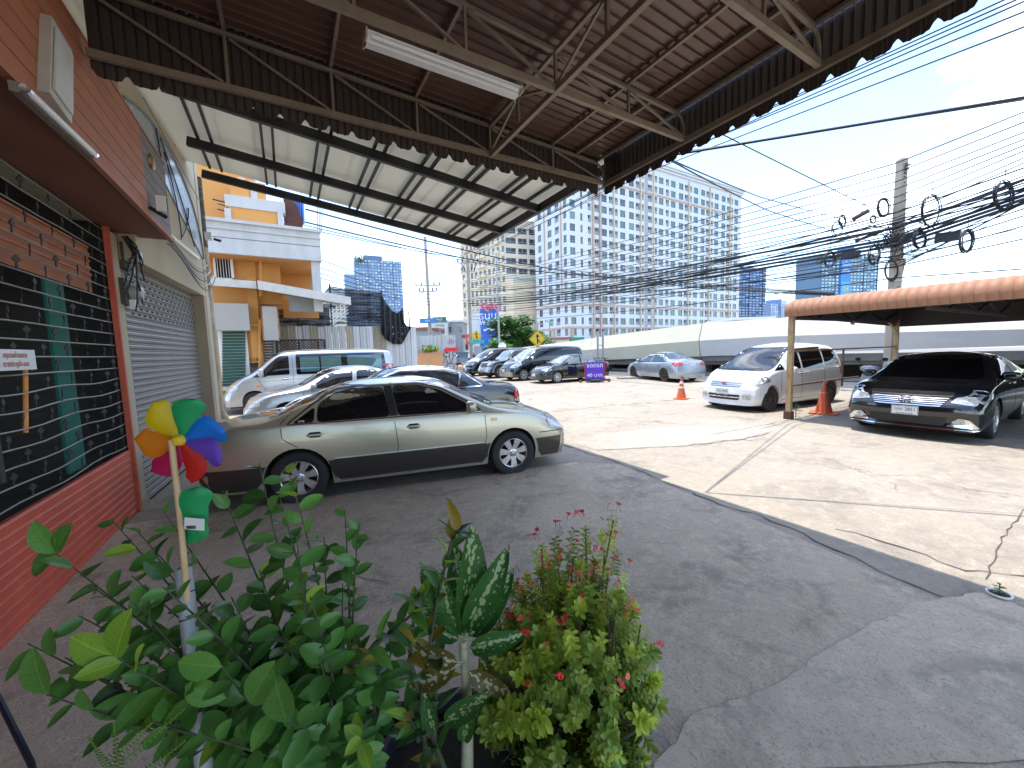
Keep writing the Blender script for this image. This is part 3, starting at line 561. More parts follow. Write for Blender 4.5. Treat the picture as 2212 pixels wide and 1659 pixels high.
        return mb.obj(name, mat, par or c.root, smooth=True, label=label, fixn=False)
    def strip(c, name, line, wd, view, mat, off=.006, par=None, closed=False, thick=.004, mb=None):
        ln = dens(line, .06, closed); mb0 = mb or MB(); n = len(ln); rows = []
        for i in range(n):
            a = ln[i-1] if (closed or i) else ln[0]; b = ln[(i+1) % n] if (closed or i < n-1) else ln[-1]
            t = (b-a).normalized(); nn = V((-t.y, t.x))*wd/2; q = []
            for sgn in (-1, 1):
                p, no = c.hit(view, *(ln[i]+nn*sgn))
                if p is None: q = None; break
                q += [p-no*.002, p+no*off]
            rows.append(q)
        for i in range(n if closed else n-1):
            A, B = rows[i], rows[(i+1) % n]
            if A and B and (A[1]-B[1]).length < .3: mb0.add([A[0], A[1], A[3], A[2], B[0], B[1], B[3], B[2]], [(0, 1, 5, 4), (1, 2, 6, 5), (2, 3, 7, 6), (0, 3, 2, 1), (4, 5, 6, 7)])
        if mb is None: return mb0.obj(name, mat, par or c.root) if mb0.f else None
    def both(c, fn, *a, **k): return [fn(a[0], a[1], 'L', *a[2:], **k), fn(a[0], a[1], 'R', *a[2:], **k)]
    def wheel(c, x, y, sd, wr, rr, tw_, style):
        key = (wr, rr, tw_, style)
        if key not in Car.W:
            h = tw_/2
            t = MB(); t.lathe([(rr, -h+.01), (wr-.02, -h), (wr-.004, -h+.02), (wr, -h+.05), (wr, h-.05), (wr-.004, h-.02), (wr-.02, h), (wr-.05, h+.006), (rr+.015, h), (rr, h-.01)], axis='Y', n=40)
            for q in (-.03, .03): t.lathe([(wr+.0005, q-.004), (wr-.006, q-.003), (wr-.006, q+.003), (wr+.0005, q+.004)], axis='Y', n=40)
            mt, n, w1, w2, sk, mc = style; h2 = h-.012
            b = MB(); b.lathe([(rr, h2+.006), (rr-.006, h2+.01), (rr-.014, h2+.004), (rr-.022, h2-.03), (rr-.035, -h+.02)], axis='Y', n=40)
            b.lathe([(rr-.03, -.01), (.001, -.01)], axis='Y', n=24, mi=1)
            b.lathe([(.062, h2-.06), (.06, h2-.012), (.05, h2-.006), (.028, h2-.004), (.024, h2+.002), (.001, h2+.004)], axis='Y', n=20)
            for k in range(n):
                a = 2*pi*k/n
                def P(r, o_, yy): return V((r*cos(a)-o_*sin(a), yy, r*sin(a)+o_*cos(a)))
                r1 = rr-.012; q = [P(.045, -w1/2, h2-.01), P(.045, w1/2, h2-.01), P(r1*.6, w1*.6+sk*.6, h2-.004), P(r1*.6, -w1*.6+sk*.6, h2-.004), P(r1, w2/2+sk, h2-.002), P(r1, -w2/2+sk, h2-.002)]
                bk = [p-V((0, .03, 0)) for p in q]
                b.add(q+bk, [(0, 1, 2, 3), (3, 2, 4, 5), (1, 7, 8, 2), (2, 8, 10, 4), (0, 3, 9, 6), (3, 5, 11, 9)])
            for k in range(5): a = 2*pi*k/5+.3; b.lathe([(.009, h2-.002), (.007, h2+.004), (.001, h2+.004)], c=(.035*cos(a)*1.0, 0, .035*sin(a)), axis='Y', n=6, mi=1)
            Car.W[key] = (t.mesh('wheel', rubber, True), b.mesh('rim', [mt, dark], True))
        t, b = Car.W[key]; Mw = Matrix.Translation((x, y, wr)) @ Matrix.Rotation(0 if sd > 0 else pi, 4, 'Z')
        w_ = inst('wheel', t, Mw, c.root); inst('rim', b, Mw, w_)
    def blob(c, name, p, d, mat, par=None, rot=None, n=2.5):
        mb = MB(); me = bmesh.new(); bmesh.ops.create_icosphere(me, subdivisions=3, radius=1)
        for v in me.verts:
            q = v.co; s_ = (abs(q.x)**n+abs(q.y)**n+abs(q.z)**n)**(-1/n); v.co = q*s_
            v.co = V((v.co.x*d[0]/2, v.co.y*d[1]/2, v.co.z*d[2]/2))
            if rot: v.co = rot @ v.co
            v.co += V(p)
        mb.add([v.co.copy() for v in me.verts], [tuple(v.index for v in f.verts) for f in me.faces]); me.free()
        return mb.obj(name, mat, par or c.root, smooth=True)
    def mirror(c, x, z, mat, sz=(.13, .2, .15), cap=None):
        for sg in (1, -1):
            p, n = c.hit('L' if sg > 0 else 'R', x, z)
            y = abs(p.y); m_ = c.blob('mirror', (x, sg*(y+.11), z+.02), sz, mat, n=3.5)
            mb = MB(); mb.box((x, sg*(y+.01), z-.03), (.07, .08, .04)); mb.obj('mirror_foot', black, m_)
            mb = MB(); mb.box((x-sz[0]/2-.002, sg*(y+.115), z+.02), (.004, sz[1]*.75, sz[2]*.7)); mb.obj('mirror_glass', chrome, m_)
    def handle(c, x, z, mat, w_=.19, tilt=0):
        for v, sg in (('L', 1), ('R', -1)):
            p, n = c.hit(v, x, z)
            if p: c.blob('door_handle', p+n*.018, (w_, .035, .032), mat, n=4); c.patch('handle_recess', rp([(x-.07, z-.03), (x+.07, z-.03), (x+.07, z+.035), (x-.07, z+.035)], .03), v, dark if mat != 0 else dark, off=.0025)
    def plate(c, z, txt, front=True, w_=.34, h=.15, sub='กรุงเทพมหานคร', dz=0, y0=0):
        p, n = c.hit('F' if front else 'B', y0, z); sg = 1 if front else -1
        mb = MB(); mb.box((p.x+sg*.014, y0, z), (.012, w_, h)); pl = mb.obj('licence_plate', M('plate_white', (.75, .75, .73), .4, var=.05), c.root)
        mb = MB()
        for a, b in (((-w_/2+.008, -h/2+.008), (w_/2-.008, -h/2+.008)), ((-w_/2+.008, h/2-.008), (w_/2-.008, h/2-.008)), ((-w_/2+.008, -h/2+.008), (-w_/2+.008, h/2-.008)), ((w_/2-.008, -h/2+.008), (w_/2-.008, h/2-.008))):
            mb.bar((p.x+sg*.021, y0+a[0], z+a[1]), (p.x+sg*.021, y0+b[0], z+b[1]), .004)
        mb.obj('plate_border', black, pl)
        X = V((0, 1, 0)) if front else V((0, -1, 0)); Z_ = V((sg, 0, 0))
        if txt: text('plate_number', txt, h*.60, black, frame((p.x+sg*.021, y0, z+h*.1), X, Z_), pl, .0008, sx=.78)
        if sub: text('plate_province', sub, h*.22, black, frame((p.x+sg*.021, y0, z-h*.33), X, Z_), pl, .0008)
        return p
    def place(c, x, y, hd):
        c.root.matrix_basis = Matrix.Translation((x, y, 0)) @ Matrix.Rotation(hd, 4, 'Z')
Car.W = {}
glassb = M('tinted_glass', (.006, .006, .008), .02, spec=.9, var=0); glassc = M('car_glass', (.03, .045, .05), .02, spec=1, var=0, metal=.0)
lens = M('lamp_lens', (.42, .44, .46), .08, .5, coat=1, var=.6, vs=26); redl = M('tail_lens', (.5, .02, .015), .1, coat=1, var=.2, vs=40); ambl = M('amber_lens', (.75, .22, .03), .12, coat=1, var=.1, vs=50)
def paint(n, c, metal=.3, rough=.28): return M(n, c, rough, metal, coat=1, var=.04, vs=1.2)
alloy = M('alloy', (.68, .68, .69), .28, .85, var=.08, vs=9); alloyd = M('dark_alloy', (.09, .09, .09), .4, .7, var=.08); bronze = M('bronze_alloy', (.12, .085, .05), .4, .7)
RIM7 = (alloy, 7, .062, .10, .035, 0); RIM10 = (alloy, 10, .026, .04, .0, 0); RIM6 = (bronze, 6, .05, .05, 0, 0); RIMD = (alloyd, 12, .022, .035, .01, 0); RIM5 = (alloy, 5, .07, .11, .0, 0)
def sedan(name, label, s, pm, glass, win, doors, hz, group=None, trim=None, handles=None, wm=None):
    c = Car(name, label, 'car', s, pm, group)
    for v in 'LR':
        for w_ in win: c.patch('side_window', rp(w_, .05), v, glass)
        if trim: c.strip('window_trim', rp(trim, .06), .022, v, wm or chrome, closed=True, off=.008)
        for d in doors: c.strip('door_seam', d, .008, v, dark, off=.0015)
    if handles: [c.handle(x, z, hz) for x, z in handles]
    return c
# ---- champagne sedan (near, under the canopy)
champ = paint('champagne_paint', (.47, .435, .335), .55, .3); clad = M('grey_brown_paint', (.042, .036, .033), .3, .3, coat=.8, var=.04)
s = dict(L=4.76, W=1.80, wr=.318, rr=.205, xf=1.41, xr=-1.26, rim=RIM7, sill=.2, tumble=.44, bowF=.2, bowR=.14, pe=.08,
    top=[(-2.38, .84), (-2.30, .95), (-1.95, 1.0), (-1.62, 1.03), (-1.2, 1.22), (-.82, 1.36), (-.4, 1.415), (.05, 1.42), (.45, 1.37), (.85, 1.18), (1.2, 1.0), (1.35, .965), (1.8, .89), (2.15, .80), (2.33, .70), (2.38, .62)],
    belt=[(-2.38, .80), (-1.9, .93), (-1, .945), (0, .93), (1.2, .90), (1.8, .82), (2.2, .70), (2.38, .58)],
    noseF=[(.2, .05), (.42, 0), (.55, .0), (.62, .03), (.8, .10)], noseR=[(.2, .05), (.45, 0), (.6, .0), (.68, .04), (.95, .08)])
wn = [[(-1.30, .965), (-1.06, .965), (-1.06, 1.14)], [(-1.03, .965), (-.20, .965), (-.27, 1.325), (-.62, 1.325), (-.83, 1.29), (-1.03, 1.16)], [(-.10, .965), (.94, .96), (.80, 1.05), (.45, 1.25), (.18, 1.325), (-.16, 1.33)]]
cg = sedan('champagne_sedan', 'champagne beige sedan with dark lower sides parked nose out under the brown canopy', s, champ, glassb, wn,
    [[(-.15, .90), (-.12, .6), (-.18, .25)], [(1.02, .93), (1.03, .6), (.93, .25)], [(-1.42, .96), (-1.40, .8), (-1.2, .66), (-.93, .5), (-.86, .25)], [(-1.42, .97), (-1.2, 1.22), (-.95, 1.36)], [(-.15, 1.34), (-.18, 1.37)]], champ, handles=[(-.02-.38, .845), (.36+.0-.42-.85, .845)][:0])
for v in 'LR':
    cg.strip('window_trim', rp([(-1.36, .955), (.99, .948), (.82, 1.07), (.46, 1.27), (.18, 1.345), (-.62, 1.345), (-.87, 1.31), (-1.1, 1.16)], .05), .014, v, black, closed=True, off=.007)
    cg.strip('belt_trim', [(-1.34, .952), (.98, .945)], .012, v, chrome, off=.012)
    cg.patch('pillar_cover', [(-.205, .97), (-.105, .97), (-.165, 1.33), (-.265, 1.33)], v, black, off=.006)
    A = cg.Ra+.012
    def arcp(xw, a0, a1, n=12): return [(xw+A*cos(a0+(a1-a0)*k/n), cg.s['wr']+A*sin(a0+(a1-a0)*k/n)) for k in range(n+1)]
    zc = .50; ang = math.asin((zc-.318)/A)
    cg.patch('lower_cladding', [(.955, .23), (-.80, .23)]+arcp(-1.26, 0, ang, 4)+arcp(1.41, pi-ang, pi, 4), v, clad, off=.006)
    cg.patch('lower_cladding', arcp(-1.26, pi-ang, pi, 4)+[(-1.72, .23), (-2.2, .23), (-2.28, .50)], v, clad, off=.006)
    cg.patch('lower_cladding', arcp(1.41, 0, ang, 4)[::-1]+[(1.84, .23), (2.12, .23), (2.16, .50)], v, clad, off=.006)
    cg.strip('side_moulding', [(-.86, .50), (1.0, .50)], .03, v, clad, off=.016); cg.strip('chrome_strip', [(-.86, .517), (1.0, .517)], .006, v, chrome, off=.019)
    cg.strip('sill_trim', [(-.80, .235), (.95, .235)], .014, v, chrome, off=.012)
    cg.patch('headlight', rp([(1.98, .64), (2.16, .60), (2.2, .74), (2.0, .80), (1.93, .74)], .03), v, lens, off=.008)
    cg.patch('side_marker', rp([(1.10, .80), (1.19, .80), (1.19, .84), (1.10, .84)], .015), v, ambl, off=.01)
    cg.strip('bumper_seam', [(1.80, .58), (2.05, .575), (2.2, .575)], .012, v, black, off=.004)
    cg.patch('tail_light', rp([(-2.2, .66), (-2.12, .67), (-2.11, .82), (-2.2, .84)], .03), v, redl, off=.008)
for x in (-1.06, .08): cg.handle(x, .82, champ, .17)
cg.mirror(.82, 1.0, champ)
cg.patch('windscreen', rp([(-.66, 1.02), (.66, 1.02), (.5, 1.37), (-.5, 1.37)], .06), 'F', glassb, label=None)
cg.patch('rear_window', rp([(-.68, 1.05), (.68, 1.05), (.52, 1.36), (-.52, 1.36)], .09), 'B', glassb)
cg.patch('grille', rp([(-.42, .58), (.42, .58), (.45, .72), (-.45, .72)], .03), 'F', black)
cg.patch('front_bumper_trim', rp([(-.8, .24), (.8, .24), (.8, .50), (-.8, .50)], .03), 'F', clad)
for sg in (1, -1): cg.patch('fog_light', rp([(sg*.62, .33), (sg*.74, .33), (sg*.74, .41), (sg*.62, .41)], .02), 'F', lens, off=.01)
cg.patch('rear_bumper_trim', rp([(-.8, .24), (.8, .24), (.8, .50), (-.8, .50)], .03), 'B', clad)
mb = MB()
for sg in (-.58, .02): mb.tube([cg.hit('F', sg, 1.0)[0]+V((.05, 0, .02)), cg.hit('F', sg+.45, 1.03)[0]+V((0, 0, .03))], .008)
mb.obj('wiper', black, cg.root); cg.plate(.4, None, sub=None)
text('window_sticker', 'V99', .045, whitep, frame(cg.hit('R', -1.2, .985)[0]+V((0, -.008, 0)), (1, 0, 0), (0, -1, 0)), cg.root, .0005)
hd = atan2(-.205, .979); cg.place(1.44, 5.70, hd)
# ---- big black sedan behind it, tail towards the lot
blk = paint('black_paint', (.008, .009, .012), .1, .12); blk2 = paint('black_blue_paint', (.006, .008, .016), .1, .1)
s = dict(L=5.1, W=1.88, wr=.325, rr=.21, xf=1.60, xr=-1.48, rim=RIM5, sill=.2, tumble=.44, bowF=.14, bowR=.12, pe=.06,
    top=[(-2.55, .86), (-2.48, .97), (-2.0, 1.03), (-1.72, 1.06), (-1.3, 1.26), (-.95, 1.40), (-.4, 1.47), (.05, 1.475), (.45, 1.42), (.85, 1.22), (1.15, 1.04), (1.4, 1.0), (2.1, .92), (2.45, .80), (2.55, .66)],
    belt=[(-2.55, .82), (-2.0, .95), (-1, .99), (0, .97), (1.2, .94), (2.0, .86), (2.55, .62)],
    noseR=[(.2, .04), (.45, 0), (.55, 0), (.6, .07), (.95, .10)], noseF=[(.2, .04), (.5, 0), (.6, .06), (.95, .1)])
wn = [[(-1.42, 1.02), (-1.0, 1.02), (-1.1, 1.27)], [(-.94, 1.02), (-.13, 1.015), (-.16, 1.37), (-.72, 1.36), (-1.04, 1.29)], [(-.05, 1.015), (.95, 1.0), (.5, 1.26), (.2, 1.37), (-.1, 1.375)]]
cb = sedan('black_limousine_sedan', 'long black sedan with chrome window frames just behind the champagne sedan', s, blk2, M('blue_tint_glass', (.02, .035, .045), .02, spec=1, var=0), wn,
    [[(-.09, 1.0), (-.08, .3)], [(1.1, .96), (1.05, .3)], [(-1.15, .7), (-1.1, .98)]], blk2, trim=[(-1.52, 1.0), (1.02, .985), (.53, 1.28), (.2, 1.40), (-.74, 1.39), (-1.1, 1.31)])
for v in 'LR':
    cb.strip('window_trim', [(-.97, 1.01), (-1.07, 1.30)], .03, v, chrome, off=.009)
    cb.patch('tail_light', rp([(-2.46, .66), (-2.24, .66), (-2.24, .86), (-2.46, .86)], .02), v, redl, off=.012); cb.patch('reversing_light', rp([(-2.46, .61), (-2.24, .61), (-2.24, .66), (-2.46, .66)], .01), v, lens, off=.012)
    cb.strip('bumper_trim', [(-1.9, .55), (-2.47, .55)], .03, v, chrome, off=.02)
for sg in (1, -1): cb.patch('tail_light', rp([(sg*.5, .68), (sg*.82, .68), (sg*.82, .86), (sg*.5, .86)], .02), 'B', redl, off=.012)
cb.handle(-.85, .87, blk2); cb.handle(.2, .87, blk2); cb.mirror(.85, 1.06, blk2)
cb.patch('windscreen', rp([(-.7, 1.06), (.7, 1.06), (.52, 1.42), (-.52, 1.42)], .06), 'F', glassb); cb.patch('rear_window', rp([(-.7, 1.09), (.7, 1.09), (.55, 1.41), (-.55, 1.41)], .06), 'B', glassc)
cb.plate(.72, None, False, sub=None); cb.place(2.28, 8.62, pi+R(-4)+R(4)*0-R(5))
# ---- silver sedan further in
silv = paint('silver_paint', (.42, .45, .49), .7, .3)
s3 = dict(s); s3.update(L=4.6, W=1.76, xf=1.35, xr=-1.3, top=[(-2.3, .84), (-2.2, .95), (-1.7, 1.02), (-1.2, 1.25), (-.8, 1.41), (-.3, 1.47), (.1, 1.46), (.5, 1.36), (1.15, 1.02), (1.4, .97), (2.0, .86), (2.25, .72), (2.3, .62)], belt=[(-2.3, .8), (-1.8, .93), (0, .93), (1.2, .9), (1.9, .8), (2.3, .58)])
cs = sedan('silver_sedan', 'silver sedan squeezed between the long black sedan and the silver van', s3, silv, glassb, [[(-1.2, .97), (-.2, .97), (-.25, 1.35), (-.7, 1.35)], [(-.1, .97), (.9, .95), (.45, 1.28), (.2, 1.35), (-.15, 1.36)]], [[(-.15, .95), (-.12, .3)], [(1.02, .93), (.98, .3)]], silv, handles=[(-.9, .82), (.15, .82)])
cs.patch('windscreen', rp([(-.66, 1.04), (.66, 1.04), (.5, 1.4), (-.5, 1.4)], .06), 'F', glassb); cs.patch('rear_window', rp([(-.66, 1.06), (.66, 1.06), (.5, 1.4), (-.5, 1.4)], .06), 'B', glassb); cs.mirror(.8, .99, silv)
for v in 'LR': cs.patch('headlight', rp([(1.9, .62), (2.15, .6), (2.15, .72), (1.9, .76)], .03), v, lens, off=.008)
cs.place(1.3, 11.35, pi)
# ---- silver passenger van
s = dict(L=5.29, W=1.9, wr=.34, rr=.2, xf=1.72, xr=-1.68, rim=RIM5, sill=.25, tumble=.16, bowF=.22, bowR=.05, pe=.05, sh=.02,
    top=[(-2.645, 1.7), (-2.6, 1.88), (-2.4, 1.95), (-1.5, 1.99), (0, 2.0), (.75, 1.97), (1.05, 1.88), (1.5, 1.52), (1.8, 1.26), (1.95, 1.18), (2.3, 1.03), (2.55, .82), (2.645, .66)],
    belt=[(-2.645, 1.1), (-1, 1.14), (1, 1.13), (1.7, 1.1), (2.2, .95), (2.645, .6)], noseF=[(.2, .05), (.45, 0), (.6, .03), (1.0, .1)])
cv = Car('passenger_van', 'silver passenger van with bluish side windows in front of the orange building', 'van', s, silv)
tg = M('teal_glass', (.10, .19, .19), .03, spec=1, var=0, metal=.35)
for v in 'LR':
    cv.patch('side_window', rp([(.72, 1.18), (1.62, 1.16), (1.25, 1.55), (1.0, 1.78), (.72, 1.78)], .05), v, glassb)
    cv.patch('window_surround', rp([(-2.35, 1.16), (.52, 1.16), (.52, 1.82), (-2.30, 1.82)], .06), v, glassb, off=.004)
    for a, b in ((-2.2, -1.05), (-.85, -.22), (-.17, .40)): cv.patch('side_window', rp([(a, 1.24), (b, 1.24), (b, 1.74), (a, 1.74)], .04), v, tg, off=.009)
    for d in ([(.62, 1.85), (.62, .35)], [(1.62, 1.12), (1.4, .7), (1.3, .4)], [(-.8, 1.14), (-.8, .35)]): cv.strip('door_seam', d, .01, v, dark, off=.002)
    cv.patch('headlight', rp([(2.14, .72), (2.5, .72), (2.46, .9), (2.12, .93)], .04), v, lens, off=.01); cv.patch('side_marker', rp([(1.5+.02, .83), (1.66, .83), (1.66, .87), (1.52, .87)], .01), v, ambl, off=.01)
    cv.strip('body_crease_shade', [(2.05, .98), (.7, 1.02), (-2.5, 1.02)], .012, v, M('silver_shadow', (.3, .31, .33), .4, .5), off=.004)  # crease shade painted on as a darker silver strip
    cv.patch('mirror_panel', [(1.35, 1.13), (1.75, 1.13), (1.5, 1.32)], v, black, off=.008)
cv.mirror(1.5, 1.25, silv, (.15, .2, .26)); cv.handle(.85, 1.05, silv); cv.patch('windscreen', rp([(-.78, 1.22), (.78, 1.22), (.66, 1.86), (-.66, 1.86)], .08), 'F', glassb)
cv.patch('rear_window', rp([(-.7, 1.2), (.7, 1.2), (.66, 1.75), (-.66, 1.75)], .06), 'B', glassb)
for sg in (1, -1): cv.patch('tail_light', rp([(sg*.8, .8), (sg*.9, .8), (sg*.88, 1.4), (sg*.79, 1.4)], .02), 'B', redl, off=.01)
cv.patch('grille', rp([(-.55, .62), (.55, .62), (.55, .78), (-.55, .78)], .03), 'F', black); cv.place(.78, 15.35, pi-R(1))
# ---- white compact people carrier
wht = paint('white_pearl', (.75, .75, .73), .0, .3)
s = dict(L=4.2, W=1.7, wr=.315, rr=.2, xf=1.38, xr=-1.36, rim=RIMD, sill=.17, tumble=.24, bowF=.22, bowR=.08, pe=.08, sh=.02,
    top=[(-2.1, 1.25), (-2.05, 1.45), (-1.85, 1.62), (-1.4, 1.70), (-.5, 1.735), (.1, 1.70), (.5, 1.56), (1.0, 1.25), (1.35, 1.06), (1.55, .99), (1.85, .88), (2.03, .72), (2.1, .6)],
    belt=[(-2.1, 1.0), (-1, 1.03), (.3, 1.0), (1.1, .96), (1.7, .82), (2.1, .56)], noseF=[(.15, 0), (.3, .02), (.4, .0), (.6, .02), (1.0, .1)])
cf = Car('white_minivan', 'white compact minivan with a dark windscreen parked beside the carport post', 'car', s, wht)
for v in 'LR':
    cf.patch('side_window', rp([(.12, 1.04), (.78, 1.03), (.5, 1.28), (.22, 1.5), (.12, 1.5)], .04), v, glassb); cf.patch('side_window', rp([(-.95, 1.06), (.04, 1.04), (.04, 1.52), (-.95, 1.54)], .04), v, glassb)
    cf.patch('quarter_window', rp([(-1.85, 1.10), (-1.02, 1.07), (-1.02, 1.54), (-1.7, 1.52)], .07), v, glassb); cf.patch('front_quarter_window', rp([(.84, 1.04), (1.22, 1.03), (.9, 1.2)], .03), v, glassb)
    for d in ([(.08, 1.02), (.08, .28)], [(.98, .98), (1.0, .6), (.95, .3)], [(-.98, 1.05), (-.96, .62), (-.95, .3)], [(-1.0, 1.0), (-1.9, .98)]): cf.strip('door_seam', d, .01, v, dark, off=.002)
    cf.patch('headlight', rp([(1.42, .78), (1.85, .66), (1.88, .78), (1.55, .9)], .03), v, lens, off=.008); cf.strip('side_skirt', [(.95, .22), (-.95, .22)], .1, v, wht, off=.03)
    cf.strip('rain_visor', [(.3, 1.50), (.1, 1.54), (-.95, 1.57)], .05, v, M('smoke_visor', (.03, .03, .03), .2), off=.025)
cf.mirror(.72, 1.02, wht, (.14, .22, .16)); cf.handle(.2-.28+.02+.2, .93, wht); cf.handle(-.12, .93, wht)
cf.patch('windscreen', rp([(-.76, 1.02), (.76, 1.02), (.58, 1.62), (-.58, 1.62)], .1), 'F', glassb)
for sg in (1, -1):
    cf.patch('headlight', rp([(sg*.48, .68), (sg*.74, .70), (sg*.76, .84), (sg*.5, .77)], .03), 'F', lens, off=.008)
    cf.patch('fog_light', rp([(sg*.5, .33), (sg*.68, .33), (sg*.68, .45), (sg*.5, .45)], .05), 'F', lens, off=.012)
cf.patch('grille', rp([(-.42, .62), (.42, .62), (.47, .77), (-.47, .77)], .04), 'F', M('grille_silver', (.35, .36, .38), .3, .8), off=.006)
for z in (.65, .69, .735): cf.strip('grille_bar', [(-.42-(z-.62)*.3, z), (.42+(z-.62)*.3, z)], .013, 'F', chrome, off=.02)
cf.patch('lower_grille', rp([(-.42, .3), (.42, .3), (.45, .44), (-.45, .44)], .04), 'F', black, off=.006); cf.strip('grille_bar', [(-.44, .37), (.44, .37)], .014, 'F', wht, off=.015)
cf.strip('front_lip', [(-.8, .2), (.8, .2)], .07, 'F', wht, off=.05)
p = cf.plate(.5, '3กฆ 4304')
q = cf.hit('F', 0, .70)[0]+V((.028, 0, 0)); mb = MB(); mb.lathe([(.062, 0), (.066, .006), (.06, .012), (.001, .012)], c=q, axis='X', n=4); b_ = mb.obj('emblem', M('badge_red', (.5, .02, .04), .3), cf.root)
mb = MB()
for sg in (1, -1): mb.bar(q+V((.016, sg*.026, -.036)), q+V((.016, sg*.018, .036)), .008)
mb.bar(q+V((.016, -.02, 0)), q+V((.016, .02, 0)), .008); mb.obj('emblem_letter', chrome, b_)
mb = MB(); mb.tube([(-1.2, 0, 1.70), (-1.3, 0, 1.86)], .005); mb.obj('antenna', black, cf.root)
mb = MB(); [mb.tube([cf.hit('F', y, 1.03)[0]+V((.04, 0, .02)), cf.hit('F', y+.5, 1.06)[0]+V((.01, 0, .03))], .009) for y in (-.55, .05)]; mb.obj('wiper', black, cf.root)
cf.patch('tail_light', rp([(-2.0, .8), (-1.85, .8), (-1.85, 1.1), (-2.0, 1.1)], .03), 'L', redl, off=.01); cf.patch('tail_light', rp([(-2.0, .8), (-1.85, .8), (-1.85, 1.1), (-2.0, 1.1)], .03), 'R', redl, off=.01)
cf.place(11.98, 5.75, pi-R(5))
# ---- glossy black sedan under the carport
s = dict(L=4.83, W=1.825, wr=.335, rr=.225, xf=1.43, xr=-1.34, rim=RIM10, sill=.19, tumble=.42, bowF=.2, bowR=.12, pe=.07,
    top=[(-2.41, .9), (-2.3, 1.04), (-1.8, 1.08), (-1.5, 1.14), (-1.1, 1.31), (-.7, 1.42), (-.2, 1.47), (.15, 1.46), (.5, 1.39), (.9, 1.18), (1.25, 1.01), (1.45, .97), (1.9, .9), (2.2, .82), (2.36, .7), (2.41, .6)],
    belt=[(-2.41, .85), (-1.9, .97), (0, .96), (1.2, .92), (1.9, .84), (2.41, .58)], noseF=[(.18, .0), (.35, .03), (.5, .0), (.62, .02), (.75, .05), (.9, .12)])
wn = [[(-1.38, 1.02), (-.18, .99), (-.24, 1.38), (-.75, 1.36)], [(-.1, .99), (.92, .97), (.45, 1.29), (.2, 1.37), (-.16, 1.385)]]
ck = sedan('glossy_black_sedan', 'glossy black sedan with chrome grille parked nose out under the orange carport roof', s, blk, glassb, wn, [[(-.14, .96), (-.12, .3)], [(1.05, .93), (1.02, .3)], [(-1.25, .96), (-1.1, .6), (-.95, .3)]], chrome, trim=[(-1.47, 1.0), (1.0, .955), (.5, 1.31), (.2, 1.405), (-.78, 1.395)], handles=[(-.95, .87), (.1, .87)], wm=blk)
for v in 'LR':
    ck.strip('belt_trim', [(-1.4, 1.0), (.98, .955)], .012, v, chrome, off=.01); ck.patch('headlight', rp([(1.75, .76), (2.12, .64), (2.18, .74), (1.9, .86)], .03), v, lens, off=.008)
ck.mirror(.8, 1.02, blk, (.15, .22, .15))
for sg in (1, -1):
    ck.patch('headlight', rp([(sg*.5, .66), (sg*.78, .62), (sg*.82, .77), (sg*.56, .74)], .02), 'F', lens, off=.008)
    ck.patch('fog_lamp_surround', rp([(sg*.48, .27), (sg*.84, .25), (sg*.72, .40), (sg*.6, .42)], .03), 'F', chrome, off=.012); ck.patch('fog_light', rp([(sg*.56, .30), (sg*.68, .30), (sg*.68, .40), (sg*.56, .40)], .04), 'F', lens, off=.02)
ck.patch('windscreen', rp([(-.7, 1.0), (.7, 1.0), (.53, 1.39), (-.53, 1.39)], .06), 'F', M('black_glass', (.004, .004, .004), .3, spec=.12, var=0))
ck.patch('grille', rp([(-.40, .58), (.40, .58), (.52, .78), (-.52, .78)], .02), 'F', black, off=.006)
ck.strip('grille_bar', [(-.52, .79), (.52, .79)], .035, 'F', chrome, off=.025)
for k in range(6): z = .60+.029*k; ck.strip('grille_bar', [(-.40-(z-.58)*.6, z), (.40+(z-.58)*.6, z)], .01, 'F', chrome, off=.02)
ck.patch('lower_grille', rp([(-.46, .28), (.46, .28), (.5, .42), (-.5, .42)], .04), 'F', black, off=.006); ck.strip('chrome_strip', [(-.82, .225), (.82, .225)], .016, 'F', chrome, off=.02)
q = ck.hit('F', 0, .69)[0]+V((.065, 0, 0))
def oval(mb, c, a, b, r, n=24): mb.tube([c+V((0, a*cos(2*pi*k/n), b*sin(2*pi*k/n))) for k in range(n+1)], r, 5, cap=False)
mb = MB(); oval(mb, q, .09, .062, .01); oval(mb, q+V((.004, 0, 0)), .028, .055, .006); oval(mb, q+V((.004, 0, .028)), .06, .024, .006); mb.obj('emblem', chrome, ck.root, smooth=True)
ck.plate(.50, '1กท 3851'); ck.patch('rear_window', rp([(-.66, 1.12), (.66, 1.12), (.5, 1.42), (-.5, 1.42)], .06), 'B', glassb); ck.place(11.72, 2.34, pi+R(1))
# ---- silver sedan on the road
s = dict(L=4.54, W=1.755, wr=.32, rr=.21, xf=1.42, xr=-1.28, rim=RIM6, sill=.2, tumble=.42, bowF=.2, bowR=.12, pe=.07,
    top=[(-2.27, .9), (-2.2, 1.03), (-1.85, 1.06), (-1.5, 1.1), (-1.1, 1.27), (-.7, 1.4), (-.2, 1.44), (.2, 1.41), (.6, 1.28), (1.1, 1.02), (1.35, .93), (1.8, .85), (2.15, .7), (2.27, .58)],
    belt=[(-2.27, .86), (-1.9, .95), (0, .9), (1.2, .88), (1.9, .76), (2.27, .54)], noseR=[(.2, .06), (.4, 0), (.6, .02), (.95, .08)])
wn = [[(-1.32, 1.0), (-.2, .95), (-.25, 1.34), (-.72, 1.34)], [(-.12, .945), (1.02, .93), (.6, 1.18), (.25, 1.33), (-.18, 1.345)]]
slv2 = paint('blue_silver_paint', (.36, .39, .43), .6, .3)
